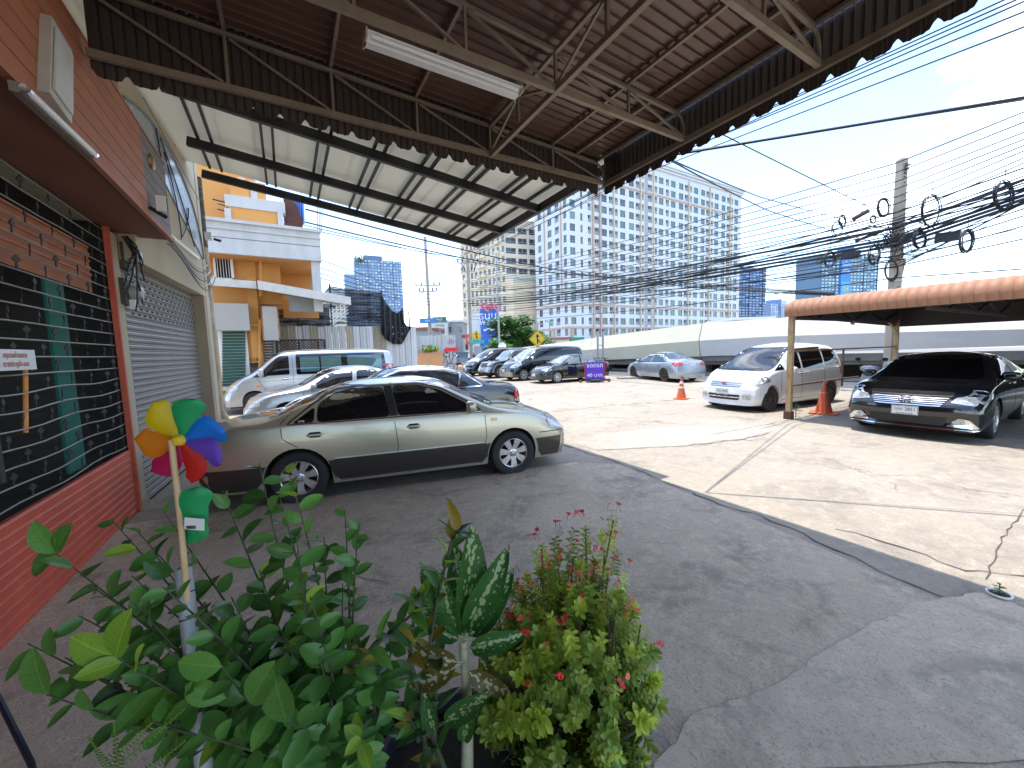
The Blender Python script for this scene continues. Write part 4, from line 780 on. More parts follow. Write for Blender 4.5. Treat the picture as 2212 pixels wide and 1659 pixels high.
cc = sedan('silver_grey_sedan', 'silver grey sedan with bronze wheels driving past the flyover wall', s, slv2, glassc, wn, [[(-.16, .93), (-.14, .3)], [(1.08, .9), (1.05, .3)], [(-1.25, .98), (-1.1, .6), (-.92, .3)]], slv2, trim=[(-1.45, .98), (1.12, .915), (.62, 1.2), (.25, 1.36), (-.75, 1.37)], handles=[(-.9, .82), (.1, .8)], wm=black)
cc.patch('rear_window', rp([(-.64, 1.10), (.64, 1.10), (.5, 1.38), (-.5, 1.38)], .07), 'B', glassc); cc.patch('windscreen', rp([(-.66, .97), (.66, .97), (.5, 1.36), (-.5, 1.36)], .07), 'F', glassc); cc.mirror(.85, .98, slv2)
for v in 'LR': cc.patch('tail_light', rp([(-2.1, .78), (-1.82, .84), (-1.9, .96), (-2.12, .95)], .03), v, redl, off=.01); cc.patch('headlight', rp([(1.8, .62), (2.08, .58), (2.05, .7), (1.85, .74)], .03), v, lens, off=.008)
for sg in (1, -1): cc.patch('tail_light', rp([(sg*.48, .8), (sg*.78, .78), (sg*.76, .95), (sg*.5, .94)], .03), 'B', redl, off=.01)
cc.plate(.83, None, False, sub='กรุงเทพ'); mb = MB(); mb.tube([(-2.2, .55, .25), (-2.3, .55, .24)], .035, 10); mb.obj('exhaust_pipe', M('dark_metal', (.05, .05, .05), .4, .8), cc.root); cc.place(16.9, 13.35, pi/2-R(16))
# ---- black compact sedan behind the purple banner
s = dict(L=4.48, W=1.7, wr=.31, rr=.215, xf=1.32, xr=-1.28, rim=RIM10, sill=.2, tumble=.4, bowF=.2, bowR=.12, pe=.07,
    top=[(-2.24, .88), (-2.15, 1.0), (-1.6, 1.06), (-1.2, 1.25), (-.8, 1.4), (-.3, 1.45), (.1, 1.43), (.5, 1.33), (1.05, 1.02), (1.25, .96), (1.8, .86), (2.15, .7), (2.24, .58)],
    belt=[(-2.24, .84), (-1.8, .95), (0, .92), (1.15, .88), (1.8, .78), (2.24, .54)], noseF=[(.18, 0), (.5, 0), (.6, .03), (.8, .1)])
wn = [[(-1.2, 1.0), (-.22, .97), (-.28, 1.34), (-.72, 1.34)], [(-.14, .965), (.95, .94), (.5, 1.22), (.2, 1.33), (-.2, 1.345)]]
greyg = M('pale_car_glass', (.16, .19, .2), .03, spec=1, var=.3, vs=2)
cl = sedan('black_compact_sedan', 'black compact sedan with silver wheels half hidden by the purple banner', s, blk, greyg, wn, [[(-.18, .95), (-.16, .3)], [(1.02, .9), (.98, .3)], [(-1.15, .95), (-.95, .55), (-.9, .3)]], chrome, handles=[(-.95, .84), (.05, .83)])
for sg in (1, -1): cl.patch('headlight', rp([(sg*.45, .66), (sg*.74, .66), (sg*.76, .78), (sg*.5, .76)], .03), 'F', lens, off=.008); cl.patch('tail_light', rp([(sg*.55, .78), (sg*.78, .78), (sg*.78, .93), (sg*.55, .93)], .03), 'B', redl, off=.01)
for v in 'LR': cl.patch('headlight', rp([(1.62, .70), (2.0, .62), (2.02, .72), (1.8, .8)], .03), v, lens, off=.008); cl.patch('side_marker', rp([(1.1, .72), (1.16, .72), (1.16, .75), (1.1, .75)], .01), v, ambl, off=.01); cl.patch('tail_light', rp([(-2.1, .78), (-1.92, .78), (-1.92, .92), (-2.1, .92)], .03), v, redl, off=.01)
cl.patch('windscreen', rp([(-.66, 1.0), (.66, 1.0), (.5, 1.38), (-.5, 1.38)], .06), 'F', greyg); cl.patch('rear_window', rp([(-.64, 1.1), (.64, 1.1), (.5, 1.38), (-.5, 1.38)], .06), 'B', glassb); cl.mirror(.82, .98, blk)
cl.patch('grille', rp([(-.4, .6), (.4, .6), (.4, .74), (-.4, .74)], .03), 'F', alloyd, off=.006); q = cl.hit('F', 0, .68)[0]+V((.02, 0, 0)); mb = MB()
for a in (90, 210, 330):
    d = V((0, cos(R(a)), sin(R(a)))); e = V((0, -d.z, d.y)); mb.poly([q, q+d*.035+e*.02, q+d*.07, q+d*.035-e*.02], .006, (1, 0, 0))
mb.obj('emblem', chrome, cl.root); cl.plate(.44, None, sub='กรุงเทพ'); mb = MB(); mb.box((-2.08, 0, 1.16), (.22, 1.3, .03)); mb.box((-2.05, .5, 1.1), (.06, .05, .12)); mb.box((-2.05, -.5, 1.1), (.06, .05, .12)); mb.obj('rear_spoiler', blk, cl.root)
cl.place(13.2, 16.45, pi-R(3))
# ---- black van
s = dict(L=5.12, W=1.92, wr=.345, rr=.22, xf=1.72, xr=-1.48, rim=RIM7, sill=.24, tumble=.2, bowF=.22, bowR=.05, pe=.06, sh=.02,
    top=[(-2.56, 1.6), (-2.5, 1.82), (-2.3, 1.9), (-1, 1.94), (.3, 1.93), (.7, 1.85), (1.1, 1.62), (1.6, 1.27), (1.85, 1.15), (2.2, 1.05), (2.45, .88), (2.56, .7)],
    belt=[(-2.56, 1.12), (0, 1.15), (1.2, 1.1), (2.0, .95), (2.56, .62)], noseF=[(.2, 0), (.5, 0), (.6, .02), (1.0, .1)])
def vanwin(c, g, a=1.2, b=1.78):
    for v in 'LR':
        c.patch('side_window', rp([(.5, a), (1.35, a), (1.0, a+.3), (.72, b-.04), (.5, b-.02)], .05), v, g); c.patch('side_window', rp([(-.85, a), (.42, a), (.42, b), (-.85, b+.01)], .05), v, g); c.patch('side_window', rp([(-2.35, a+.03), (-.92, a), (-.92, b), (-2.2, b)], .07), v, g)
        for d in ([(.46, 1.12), (.46, .35)], [(1.35, 1.1), (1.28, .5)], [(-.88, 1.15), (-.86, .35)]): c.strip('door_seam', d, .01, v, dark, off=.002)
ch = Car('black_van', 'black passenger van with silver bumper trim between the off roader and compact sedan', 'van', s, blk); vanwin(ch, glassb)
for v in 'LR': ch.patch('headlight', rp([(1.85, .9), (2.32, .72), (2.36, .84), (2.1, 1.0), (1.85, 1.06)], .04), v, lens, off=.01)
for sg in (1, -1): ch.patch('headlight', rp([(sg*.52, .74), (sg*.8, .74), (sg*.84, .98), (sg*.62, .92)], .03), 'F', lens, off=.01); ch.patch('fog_light', rp([(sg*.55, .4), (sg*.72, .4), (sg*.72, .47), (sg*.55, .47)], .02), 'F', lens, off=.012)
ch.patch('front_bumper_trim', rp([(-.85, .26), (.85, .26), (.85, .52), (-.85, .52)], .03), 'F', M('bronze_silver', (.3, .27, .23), .35, .6), off=.008)
ch.patch('windscreen', rp([(-.76, 1.22), (.76, 1.22), (.62, 1.84), (-.62, 1.84)], .07), 'F', greyg); ch.patch('grille', rp([(-.42, .72), (.42, .72), (.46, .92), (-.46, .92)], .03), 'F', black, off=.006)
for z in (.75, .82, .89): ch.strip('grille_bar', [(-.42, z), (.42, z)], .014, 'F', chrome, off=.02)
q = ch.hit('F', 0, .82)[0]+V((.03, 0, 0)); mb = MB(); oval(mb, q, .08, .045, .007); mb.bar(q+V((0, -.03, -.03)), q+V((0, -.015, .03)), .01); mb.bar(q+V((0, .015, -.03)), q+V((0, .03, .03)), .01); mb.bar(q+V((0, -.02, 0)), q+V((0, .02, 0)), .01); mb.obj('emblem', chrome, ch.root)
ch.mirror(1.2, 1.25, chrome, (.14, .2, .2)); ch.plate(.6, None, sub='กรุงเทพ'); ch.place(13.25, 19.2, pi-R(3))
# ---- grey off-roader and the dark van beyond it
gry = paint('dark_grey_paint', (.07, .08, .09), .5, .3)
s = dict(L=4.7, W=1.78, wr=.39, rr=.22, xf=1.45, xr=-1.25, rim=RIM5, sill=.36, tumble=.22, bowF=.12, bowR=.05, pe=.05, sh=.02, gap=.07,
    top=[(-2.35, 1.4), (-2.3, 1.66), (-2.1, 1.76), (-1, 1.83), (.1, 1.82), (.45, 1.74), (.85, 1.35), (1.05, 1.18), (1.3, 1.13), (2.05, 1.05), (2.28, .95), (2.35, .8)],
    belt=[(-2.35, 1.08), (0, 1.1), (1.0, 1.08), (2.0, .98), (2.35, .7)], noseF=[(.3, 0), (.55, 0), (.62, .08), (1.0, .12)])
cp = Car('grey_off_roader', 'dark grey off roader with silver bumper parked left of the black van', 'car', s, gry)
for v in 'LR':
    cp.patch('side_window', rp([(.02, 1.14), (.78, 1.13), (.4, 1.55), (.3, 1.66), (.02, 1.67)], .04), v, glassb); cp.patch('side_window', rp([(-1.0, 1.15), (-.06, 1.14), (-.06, 1.67), (-1.0, 1.67)], .04), v, glassb); cp.patch('side_window', rp([(-2.1, 1.17), (-1.08, 1.15), (-1.08, 1.66), (-2.0, 1.64)], .04), v, glassb)
    A = cp.Ra+.0
    for xw in (1.45, -1.25): cp.strip('wheel_arch_flare', [(xw+(A+.05)*cos(pi*k/14), .39+(A+.05)*sin(pi*k/14)) for k in range(15)], .09, v, slv2, off=.05)
for sg in (1, -1): cp.patch('headlight', rp([(sg*.5, .82), (sg*.8, .82), (sg*.8, .98), (sg*.5, .98)], .03), 'F', lens, off=.01); cp.patch('fog_light', rp([(sg*.6, .52), (sg*.74, .52), (sg*.74, .62), (sg*.6, .62)], .04), 'F', lens, off=.03)
cp.patch('front_bumper_trim', rp([(-.85, .42), (.85, .42), (.85, .74), (-.85, .74)], .04), 'F', slv2, off=.02); cp.patch('grille', rp([(-.42, .8), (.42, .8), (.42, .99), (-.42, .99)], .03), 'F', alloyd, off=.01)
cp.patch('windscreen', rp([(-.68, 1.18), (.68, 1.18), (.58, 1.7), (-.58, 1.7)], .06), 'F', greyg); cp.mirror(.72, 1.2, chrome, (.12, .18, .16)); cp.plate(.58, None, sub='กรุงเทพ')
mb = MB(); [mb.tube([(.2, y, 1.86), (-1.7, y, 1.85)], .025) for y in (-.6, .6)]; mb.obj('roof_rail', alloy, cp.root); cp.place(13.15, 22.3, pi-R(2))
s2 = dict(s); s2.update(L=5.0, W=1.9, xf=1.6, xr=-1.4, wr=.35, rr=.2, sill=.28, top=[(-2.5, 1.5), (-2.45, 1.84), (-2.2, 1.93), (-.5, 1.96), (.4, 1.93), (.9, 1.7), (1.5, 1.3), (1.8, 1.15), (2.2, 1.05), (2.4, .9), (2.5, .75)], belt=[(-2.5, 1.1), (0, 1.13), (1.4, 1.08), (2.1, .92), (2.5, .65)])
cx_ = Car('dark_grey_van', 'dark van seen over the roof of the grey off roader, farthest of its row', 'van', s2, blk); vanwin(cx_, glassb)
cx_.patch('windscreen', rp([(-.74, 1.25), (.74, 1.25), (.62, 1.85), (-.62, 1.85)], .06), 'F', glassb); cx_.plate(.5, None, sub=None)
for sg in (1, -1): cx_.patch('headlight', rp([(sg*.5, .78), (sg*.78, .78), (sg*.8, .92), (sg*.55, .9)], .03), 'F', lens, off=.01)
cx_.place(13.4, 25.2, pi)
# ================================================================ ORANGE BUILDING AND YARD BEYOND THE VAN
org = M('orange_render', (.62, .30, .085), .8, var=.06, dirt=(.5, .25, .08), ds=1.5, da=.4, bump=.1); wcon = M('white_grey_render', (.52, .52, .51), .8, dirt=(.36, .36, .35), ds=1.2, da=.5, scale=(1, 1, .4))
sgrey = M('grey_sign_panel', (.40, .38, .34), .6, var=.04); wdirty = M('off_white_sheet', (.58, .56, .50), .6, dirt=(.40, .36, .28), ds=2, da=.4)
ob = thing('orange_building', 'orange shophouse with white balcony parapet and grey sign panels beyond the silver van', 'building', (-2, 17.8, 0))
def yrect(name, x0, y0, x1, y1, Y, th, mat, par, dy=0):      # a wall piece facing the lot on the plane y = Y
    a = ony(x0, (y0+y1)/2, Y).x; b = ony(x1, (y0+y1)/2, Y).x; zt = ony((x0+x1)/2, y0, Y).z; zb = ony((x0+x1)/2, y1, Y).z
    g = MB(); g.box(((a+b)/2, Y+th/2+dy, (zt+zb)/2), (abs(b-a), th, zt-zb)); return g.obj(name, mat, par)
Y0 = 17.6
xr_ = ony(566, 740, Y0).x; ztop = ony(560, 640, Y0).z
g = MB(); g.box(((-7+xr_)/2, Y0+3, 5.5/2), (xr_+7, 6, 5.5)); g.obj('lower_wall', org, ob)
xc = ony(606, 600, Y0).x; g = MB(); g.box(((-7+xc)/2, Y0+3.05, 4.9), (xc+7, 5.9, 2.2)); g.obj('upper_floor_wall', org, ob)
pa, pb = ony(452, 482, 16.4), ony(690, 497, 16.4); zb_ = ony(560, 553, 16.4).z; zt_ = (pa.z+pb.z)/2
g = MB(); g.box(((-7+pb.x)/2, 17.4+1.5, (zb_+zt_)/2+.0), (pb.x+7, 5.0, .02)); g.box(((-7+pb.x)/2, 16.46, (zt_+zb_)/2), (pb.x+7, .12, zt_-zb_)); g.box((pb.x-.06, 18.9, (zt_+zb_)/2), (.12, 4.9, zt_-zb_)); g.obj('balcony_parapet', wcon, ob)
g = MB(); g.box(((-7+pb.x)/2, 16.42, zt_+.04), (pb.x+7.08, .26, .1)); g.obj('parapet_coping', wcon, ob); g = MB(); g.box(((-7+pb.x)/2, 16.44, zt_-.22), (pb.x+7.04, .2, .05)); g.obj('parapet_moulding', wcon, ob)
g = MB(); g.box(((-7+pb.x)/2, 18.9, zb_+.05), (pb.x+6.9, 4.9, .06)); g.obj('balcony_soffit', org, ob)
g = MB(); g.box((pb.x-.2, 16.7, 4.6), (.3, .3, zb_-3.0)); g.obj('corner_pillar', wcon, ob)
g = MB(); g.box(((xc+pb.x)/2, 19.6, 4.6), (pb.x-xc, .12, 2.3)); g.obj('recess_wall', org, ob)
g = MB(); g.box(((xc+pb.x)/2+.1, 17.2, 3.9), (pb.x-xc-.2, .1, .85)); g.obj('low_grey_wall', M('mid_grey_wall', (.3, .3, .3), .8), ob)
# upper storey
zt2 = zt_; xq = ony(548, 440, 18).x; g = MB(); g.box(((-9+xq)/2, Y0+2.4, zt2+2), (xq+9, 4, 4.4)); g.obj('top_floor_wall', org, ob)
yrect('top_bay_wall', 500, 395, 540, 500, 17.2, .5, org, ob)
for x0, x1, y0, y1, m_ in ((541, 556, 396, 450, wcon), (556, 566, 400, 450, org), (566, 582, 404, 455, wcon), (582, 600, 408, 460, org)): yrect('pilaster', x0-25, y0-12, x1-25, y1, 17.3, .3, m_, ob)
yrect('window_cornice', 486, 428, 615, 452, 17.0, .5, wcon, ob); yrect('bay_front', 494, 450, 606, 485, 17.05, .4, org, ob); yrect('bay_pilaster', 486, 450, 500, 490, 16.98, .5, wcon, ob); yrect('bay_pilaster', 600, 452, 612, 492, 16.98, .5, wcon, ob)
g = MB(); a = ony(614, 418, 17.5); b = ony(648, 480, 17.5); g.poly([ony(612, 425, 17.4), ony(640, 440, 17.4), ony(655, 482, 17.4), ony(614, 482, 17.4)], 1.5, (0, 1, 0)); g.obj('rusty_awning', M('rust_brown', (.09, .035, .025), .8), ob)
tp = thing('blue_tarpaulin', 'bright blue striped tarpaulin hanging on the upper floor of the orange building', 'tarpaulin', ony(640, 480, 17.8))
g = MB(); n = 16; vs_ = []
for i in range(n+1):
    x = 628+28*i/n; vs_ += [ony(x, 425, 17.9+.05*sin(i*2.1)), ony(x+3, 484, 17.9+.08*sin(i*1.7))]
g.add(vs_, [(2*i, 2*i+2, 2*i+3, 2*i+1) for i in range(n)]); mtp = M('tarp_blue', (.02, .16, .62), .45, var=.3, vs=8); mtp2 = M('tarp_pale', (.25, .45, .75), .45); g.m = [i % 2 for i in range(n)]; g.obj('cloth', [mtp, mtp2], tp, fixn=False)
for x in (686, 690, 694): g = MB(); g.tube([ony(x, 500, 16.6), ony(x-1, 415, 16.6)], .012, 5); g.obj('rebar', M('rebar', (.12, .07, .05), .8), ob)
# first floor window with bars
wv = yrect('window', 463, 533, 500, 602, 17.5, .12, dark, ob); 
for x0, y0, x1, y1 in ((460, 528, 503, 534), (460, 600, 503, 607), (497, 534, 503, 600), (460, 534, 465, 600)): yrect('window_frame', x0, y0, x1, y1, 17.42, .1, whitep, ob)
for x in (469, 475, 481, 487, 493): yrect('window_bar', x-.6, 534, x+.6, 601, 17.4, .02, whitep, ob)
# ground floor
yrect('window_shutter_frame', 475, 712, 538, 842, 17.52, .06, whitep, ob)
for k in range(18): yrect('shutter_slat', 480, 716+k*6.6, 530, 716+k*6.6+5.4, 17.47, .05, M('green_shutter', (.012, .085, .07), .4, rnd=.12), ob)
yrect('sign_panel', 456, 655, 538, 714, 17.0, .3, sgrey, ob); yrect('column', 540, 600, 562, 830, 17.45, .2, org, ob)
g = MB(); pA, pB = ony(566, 662, 16.9), ony(603, 735, 16.9); g.box(((pA.x+pB.x)/2, 17.6, (pA.z+pB.z)/2), (pB.x-pA.x, 1.5, pA.z-pB.z)); g.obj('sign_box', sgrey, ob)
g = MB(); g.box((pB.x+.02, 17.6, (pA.z+pB.z)/2), (.04, 1.3, pA.z-pB.z-.2)); g.obj('sign_face', M('sign_orange', (.45, .25, .12), .5, var=.4, vs=5), ob)
for k in range(14): yrect('shutter_slat', 568, 735+k*6, 592, 735+k*6+5, 17.75, .04, M('grey_dark_slat', (.10, .10, .10), .5, rnd=.15), ob)
for (x, y0, y1) in ((563, 560, 640), (561, 690, 800)): g = MB(); g.tube([ony(x, y0, 17.3), ony(x, y1, 17.3)], .05, 8); g.obj('down_pipe', org, ob)
g = MB(); g.tube([ony(538, 703, 17.3), ony(565, 703, 17.3)], .04, 8); g.obj('down_pipe', org, ob)
mbx = thing('mailbox', 'dark grey mailbox on the orange column below the house number', 'mailbox', ony(549, 813, 17.38)); yrect('box', 540, 787, 558, 812, 17.3, .14, M('mailbox_grey', (.07, .065, .06), .5), mbx); yrect('lid', 539, 784, 559, 789, 17.27, .18, black, mbx); yrect('slot', 543, 791, 555, 793, 17.29, .02, dark, mbx)
text('house_number', '4 / 8', .16, dark, frame(ony(549, 777, 17.43), (1, 0, 0), (0, -1, 0)), ob, .01)
def awning(name, label, x0, y0, x1, y1, Y, dep, th, slats):
    t = thing(name, label, 'awning', ony(x0, y0, Y)); A, B = ony(x0, y0, Y), ony(x1, y1, Y)
    g = MB(); g.poly([A, B, B-V((0, 0, th)), A-V((0, 0, th))], .05, (0, -1, 0)); g.obj('fascia_board', wdirty, t)
    g = MB(); g.poly([A-V((0, 0, .03)), B-V((0, 0, .03)), B+V((0, dep, .1)), A+V((0, dep, .1))], .03, (0, 0, 1)); g.obj('roof_sheet', wdirty, t)
    for k in range(slats): f = (k+.5)/slats; p = A.lerp(B, f)-V((0, 0, .12)); g = MB(); g.bar(p, p+V((0, dep, .1)), .05, .08); g.obj('rafter', wdirty, t)
    for f in (.35, .7): g = MB(); g.bar(A+V((0, dep*f, -.12)), B+V((0, dep*f, -.12)), .05, .06); g.obj('purlin', wdirty, t)
    return t
awning('small_awning', 'short off white awning above the green shutter', 452, 600, 553, 608, 16.7, .9, .26, 4)
t = awning('sloped_awning', 'long off white awning sloping down over the yard gate with its cracked outer end', 556, 606, 757, 642, 16.2, 2.3, .3, 9)
A = ony(742, 655, 16.3); 
for k in range(5): g = MB(); p = A+V((-.0, 0, -.12*k)); g.bar(p+V((-.45, 0, -.35)), p+V((.15, .0, .12)), .04, .03); g.obj('broken_lath', wdirty, t)
for k in range(4): g = MB(); p = A+V((-.4+.14*k, -.01, -.75+.12*k)); g.bar(p, p+V((0, 0, .55)), .04, .03); g.obj('broken_lath', wdirty, t)
# brown lattice screen
lt = thing('lattice_screen', 'brown diamond lattice screen between the orange building and the metal fence', 'fence', ony(650, 800, 18.2)); ltm = M('brown_wood', (.06, .035, .025), .7, rnd=.1)
A, B = ony(597, 735, 18.2), ony(705, 800, 18.2); w_, h_ = B.x-A.x, A.z-.3
for f in (0, .45, .86, 1): g = MB(); g.box((A.x+w_*f, 18.2, h_/2+.3), (.07, .06, h_)); g.obj('post', ltm, lt)
for z in (A.z, A.z-.9): g = MB(); g.box((A.x+w_/2, 18.17, z), (w_, .05, .06)); g.obj('rail', ltm, lt)
n = int((w_+.9)/.12)
for k in range(n):
    for sg in (1, -1):
        x0 = A.x-.9+k*.12 if sg > 0 else A.x+k*.12
        xa, xb = x0, x0+.9; za, zb2 = (A.z-.9, A.z) if sg > 0 else (A.z, A.z-.9); ca, cb_ = max(xa, A.x), min(xb, B.x)
        if cb_-ca < .05: continue
        f = lambda x: za+(zb2-za)*(x-xa)/(xb-xa); g = MB(); g.bar((ca, 18.2+.012*sg, f(ca)), (cb_, 18.2+.012*sg, f(cb_)), .01, .03, up=(0, 0, 1)); g.obj('lath', ltm, lt)
# corrugated fences
def fence(name, label, P, Q, z, wdt, mats, group=None):
    t = thing(name, label, 'fence', (P[0], P[1], 0)); P = V((*P, 0)); Q = V((*Q, 0)); d = (Q-P).normalized(); nn = V((d.y, -d.x, 0)); n = int((Q-P).length/wdt)
    mb = MB(); pr = [(0, 0), (.03, .03), (.07, .03), (.10, 0), (wdt*.5-.02, .004), (wdt*.5, .012), (wdt*.5+.02, .004), (wdt-.005, 0)]; vs_ = []; [vs_.extend([V((a, b, 0)), V((a, b, 1))]) for a, b in pr]
    mb.add(vs_, [(2*i, 2*i+2, 2*i+3, 2*i+1) for i in range(len(pr)-1)]); mes = [mb.mesh('fence_sheet', m_, fixn=False) for m_ in mats]
    fr = Matrix((d, nn, V((0, 0, 1)))).transposed().to_4x4()
    for i in range(n+1):
        zz = z+random.uniform(-.03, .03); inst('fence_sheet', mes[min(len(mes)-1, int(random.triangular(0, len(mes), len(mes)*min(.99, i/n))))], Matrix.Translation(P+d*wdt*i) @ fr @ Matrix.Diagonal((1, 1, zz, 1)), t)
    for zz in (.8, 2.4): g = MB(); g.bar(P+V((0, .04, zz))-nn*.03, Q+V((0, .04, zz))-nn*.03, .04); g.obj('rail', galv, t)
    return t, d, nn
fm1 = M('fence_tan', (.34, .29, .22), .6, .1, rnd=.2, dirt=(.22, .17, .12), ds=2, scale=(1, 1, .3)); fm2 = M('fence_white', (.50, .51, .52), .5, .3, rnd=.1, dirt=(.36, .35, .34), ds=2, scale=(1, 1, .3))
PF = ony(590, 780, 19.0); QF = at(891, 716, 19.0)
fence('metal_sheet_fence', 'tall corrugated metal sheet fence with tan and white sheets behind the silver van', (PF.x, 19.1), (QF.x, QF.y), 3.05, .29, [fm1, fm1, fm2, fm2])
ft, fd, fn_ = fence('graffiti_fence', 'grey corrugated metal fence sprayed with red arrow and black scribbles', (6.35, 27.1), (10.4, 25.9), 2.95, .27, [fm2])
def fpt(px, py):    # a point just in front of the sprayed fence
    r = ray(px, py); P0 = V((6.35, 27.1, 0))+fn_*.035; t = (P0-V((0, 0, EYE))).dot(fn_)/r.dot(fn_); return V((0, 0, EYE))+r*t
def spray(pts, w_, m_): g = MB(); g.tube([fpt(*p) for p in pts], w_, 4); g.obj('graffiti', m_, ft)
bp = M('spray_black', (.02, .02, .03), .7); rp_ = M('spray_red', (.75, .03, .04), .6)
def circ(cx, cy, rx, ry, n=14, a0=0, a1=360): return [(cx+rx*cos(R(a0+(a1-a0)*k/n)), cy+ry*sin(R(a0+(a1-a0)*k/n))) for k in range(n+1)]
for q in (circ(917, 757, 5, 4), circ(927, 757, 5, 4), circ(918, 757, 1, 1, 6), circ(928, 757, 1, 1, 6), [(910, 752), (913, 746), (920, 749), (926, 746), (933, 747)], [(912, 754), (922, 751), (934, 752)], [(934, 762), (936, 765)]): spray(q, .018, bp)
for q in ([(954, 770), (958, 784), (962, 768), (968, 786)], circ(965, 766, 7, 5), [(970, 768), (974, 785), (980, 766)], circ(982, 764, 5, 4), [(985, 772), (991, 768), (990, 782)], circ(973, 792, 8, 7), [(983, 784), (989, 790), (985, 800)], [(956, 790), (953, 800)]): spray(q, .022, bp)
g = MB(); g.poly([fpt(*p) for p in ((958, 757), (966, 748), (966, 752), (988, 750), (988, 758), (968, 760), (966, 765))], .01, fn_); g.obj('graffiti', rp_, ft)
text('graffiti', 'เข้า', .42, rp_, frame(fpt(974, 739), fd, fn_), ft, .004)
opm = M('orange_planter', (.62, .33, .16), .8, var=.1)
op = thing('orange_planter_wall', 'low orange wall in front of the sprayed fence', 'wall', (8, 25.6, 0)); a, b = fpt(896, 760)-fn_*-.5, fpt(955, 760)-fn_*-.5; g = MB(); g.bar((a.x, a.y, .85), (b.x, b.y, .85), .18, 1.7); g.obj('wall', opm, op); g = MB(); g.bar((a.x, a.y, 1.72), (b.x, b.y, 1.72), .26, .06); g.obj('coping', opm, op)
op2 = thing('low_planter_kerb', 'low orange planter with litter at the end of the sprayed fence', 'planter', (11, 25.2, 0)); a, b = onz(975, 797), onz(1022, 801); g = MB(); g.bar((a.x, a.y, .16), (b.x, b.y, .16), .3, .32); g.obj('trough', opm, op2)
for i in range(9): g = MB(); p = a.lerp(b, random.random())+V((random.uniform(-.1, .2), .2, .36+random.random()*.1)); g.box(p, (.25, .2, .2), Matrix.Rotation(random.random()*3, 3, 'Z')); g.obj('litter_bag', [whitep, opm, M('litter_red', (.5, .05, .05), .6), M('litter_blue', (.05, .2, .45), .6)][i % 4], op2)
# shade net
nm = bpy.data.materials.new('shade_net'); nm.use_nodes = True; t_ = nm.node_tree; t_.nodes.clear(); o_ = N(t_, 'ShaderNodeOutputMaterial'); d_ = N(t_, 'ShaderNodeBsdfPrincipled'); d_.inputs['Base Color'].default_value = (.016, .017, .018, 1); d_.inputs['Roughness'].default_value = .6
tr_ = N(t_, 'ShaderNodeBsdfTransparent'); mxn = N(t_, 'ShaderNodeMixShader'); nz_ = N(t_, 'ShaderNodeTexNoise'); nz_.inputs['Scale'].default_value = 1.5; mpn = N(t_, 'ShaderNodeMapping'); mpn.inputs['Scale'].default_value = (.4, .4, 9); tcn = N(t_, 'ShaderNodeTexCoord')
mrn = N(t_, 'ShaderNodeMapRange'); mrn.inputs[1].default_value = .4; mrn.inputs[2].default_value = .6; mrn.inputs[3].default_value = .0; mrn.inputs[4].default_value = .22
t_.links.new(tcn.outputs['Object'], mpn.inputs[0]); t_.links.new(mpn.outputs[0], nz_.inputs[0]); t_.links.new(nz_.outputs[0], mrn.inputs[0]); t_.links.new(mrn.outputs[0], mxn.inputs[0]); t_.links.new(d_.outputs[0], mxn.inputs[1]); t_.links.new(tr_.outputs[0], mxn.inputs[2]); t_.links.new(mxn.outputs[0], o_.inputs[0])
def netsheet(name, par, top, bot, Y, n=46, m=14, amp=.16, mat=None):
    def pl_(P, f): 
        f *= len(P)-1; i = min(len(P)-2, int(f)); u = f-i; return P[i][0]*(1-u)+P[i+1][0]*u, P[i][1]*(1-u)+P[i+1][1]*u
    g = MB()
    for i in range(n+1):
        a, b = pl_(top, i/n), pl_(bot, i/n)
        for j in range(m+1): q = j/m; g.v.append(ony(a[0]+(b[0]-a[0])*q, a[1]+(b[1]-a[1])*q, Y+amp*sin(j*2.4+i*.22)*(.4+q)+.1*sin(i*.9)))
    g.f = [(i*(m+1)+j, (i+1)*(m+1)+j, (i+1)*(m+1)+j+1, i*(m+1)+j+1) for i in range(n) for j in range(m)]; g.m = [0]*len(g.f); return g.obj(name, mat or nm, par, smooth=True, fixn=False)
sn = thing('shade_net', 'black shade net draped on poles over the metal sheet fence', 'netting', ony(760, 730, 20))
netsheet('net', sn, [(600, 668), (690, 642), (712, 618), (740, 622), (790, 628), (824, 632)], [(600, 705), (640, 715), (690, 722), (740, 716), (790, 716), (830, 722)], 20)
netsheet('net', sn, [(822, 632), (833, 652), (848, 672), (858, 676), (868, 668), (871, 690), (878, 704)], [(824, 722), (836, 735), (850, 742), (862, 742), (872, 735), (880, 722), (887, 706)], 18.75, amp=.05, mat=M('net_dense', (.03, .031, .033), .7))
netsheet('fold', sn, [(818, 690), (830, 712), (848, 730), (866, 734), (888, 704)], [(822, 700), (832, 728), (848, 743), (868, 744), (889, 706)], 18.7, m=6, amp=.05, mat=M('net_fold', (.02, .02, .022), .6))
for x, y0 in ((712, 618), (824, 632), (869, 668), (640, 650)): g = MB(); p = ony(x, y0, 20.1); g.tube([(p.x, 20.1, 0), (p.x, 20.1, p.z+.1)], .04, 6); g.obj('pole', M('net_pole', (.06, .05, .045), .7), sn)
ms_ = thing('rusty_marker_pole', 'thin rusty pole sticking up from the right end of the metal fence', 'pole', ony(884, 725, 19.3)); p, q = at(884, 725, 19.2), at(883, 672, 19.2); g = MB(); g.tube([(p.x, p.y, 0), q], .035, 6); g.obj('rod', M('rusty_rod', (.12, .06, .04), .8), ms_); g = MB(); g.tube([q-V((0, 0, .5)), q], .038, 6); g.obj('tip', M('tip_orange', (.5, .2, .05), .6), ms_)
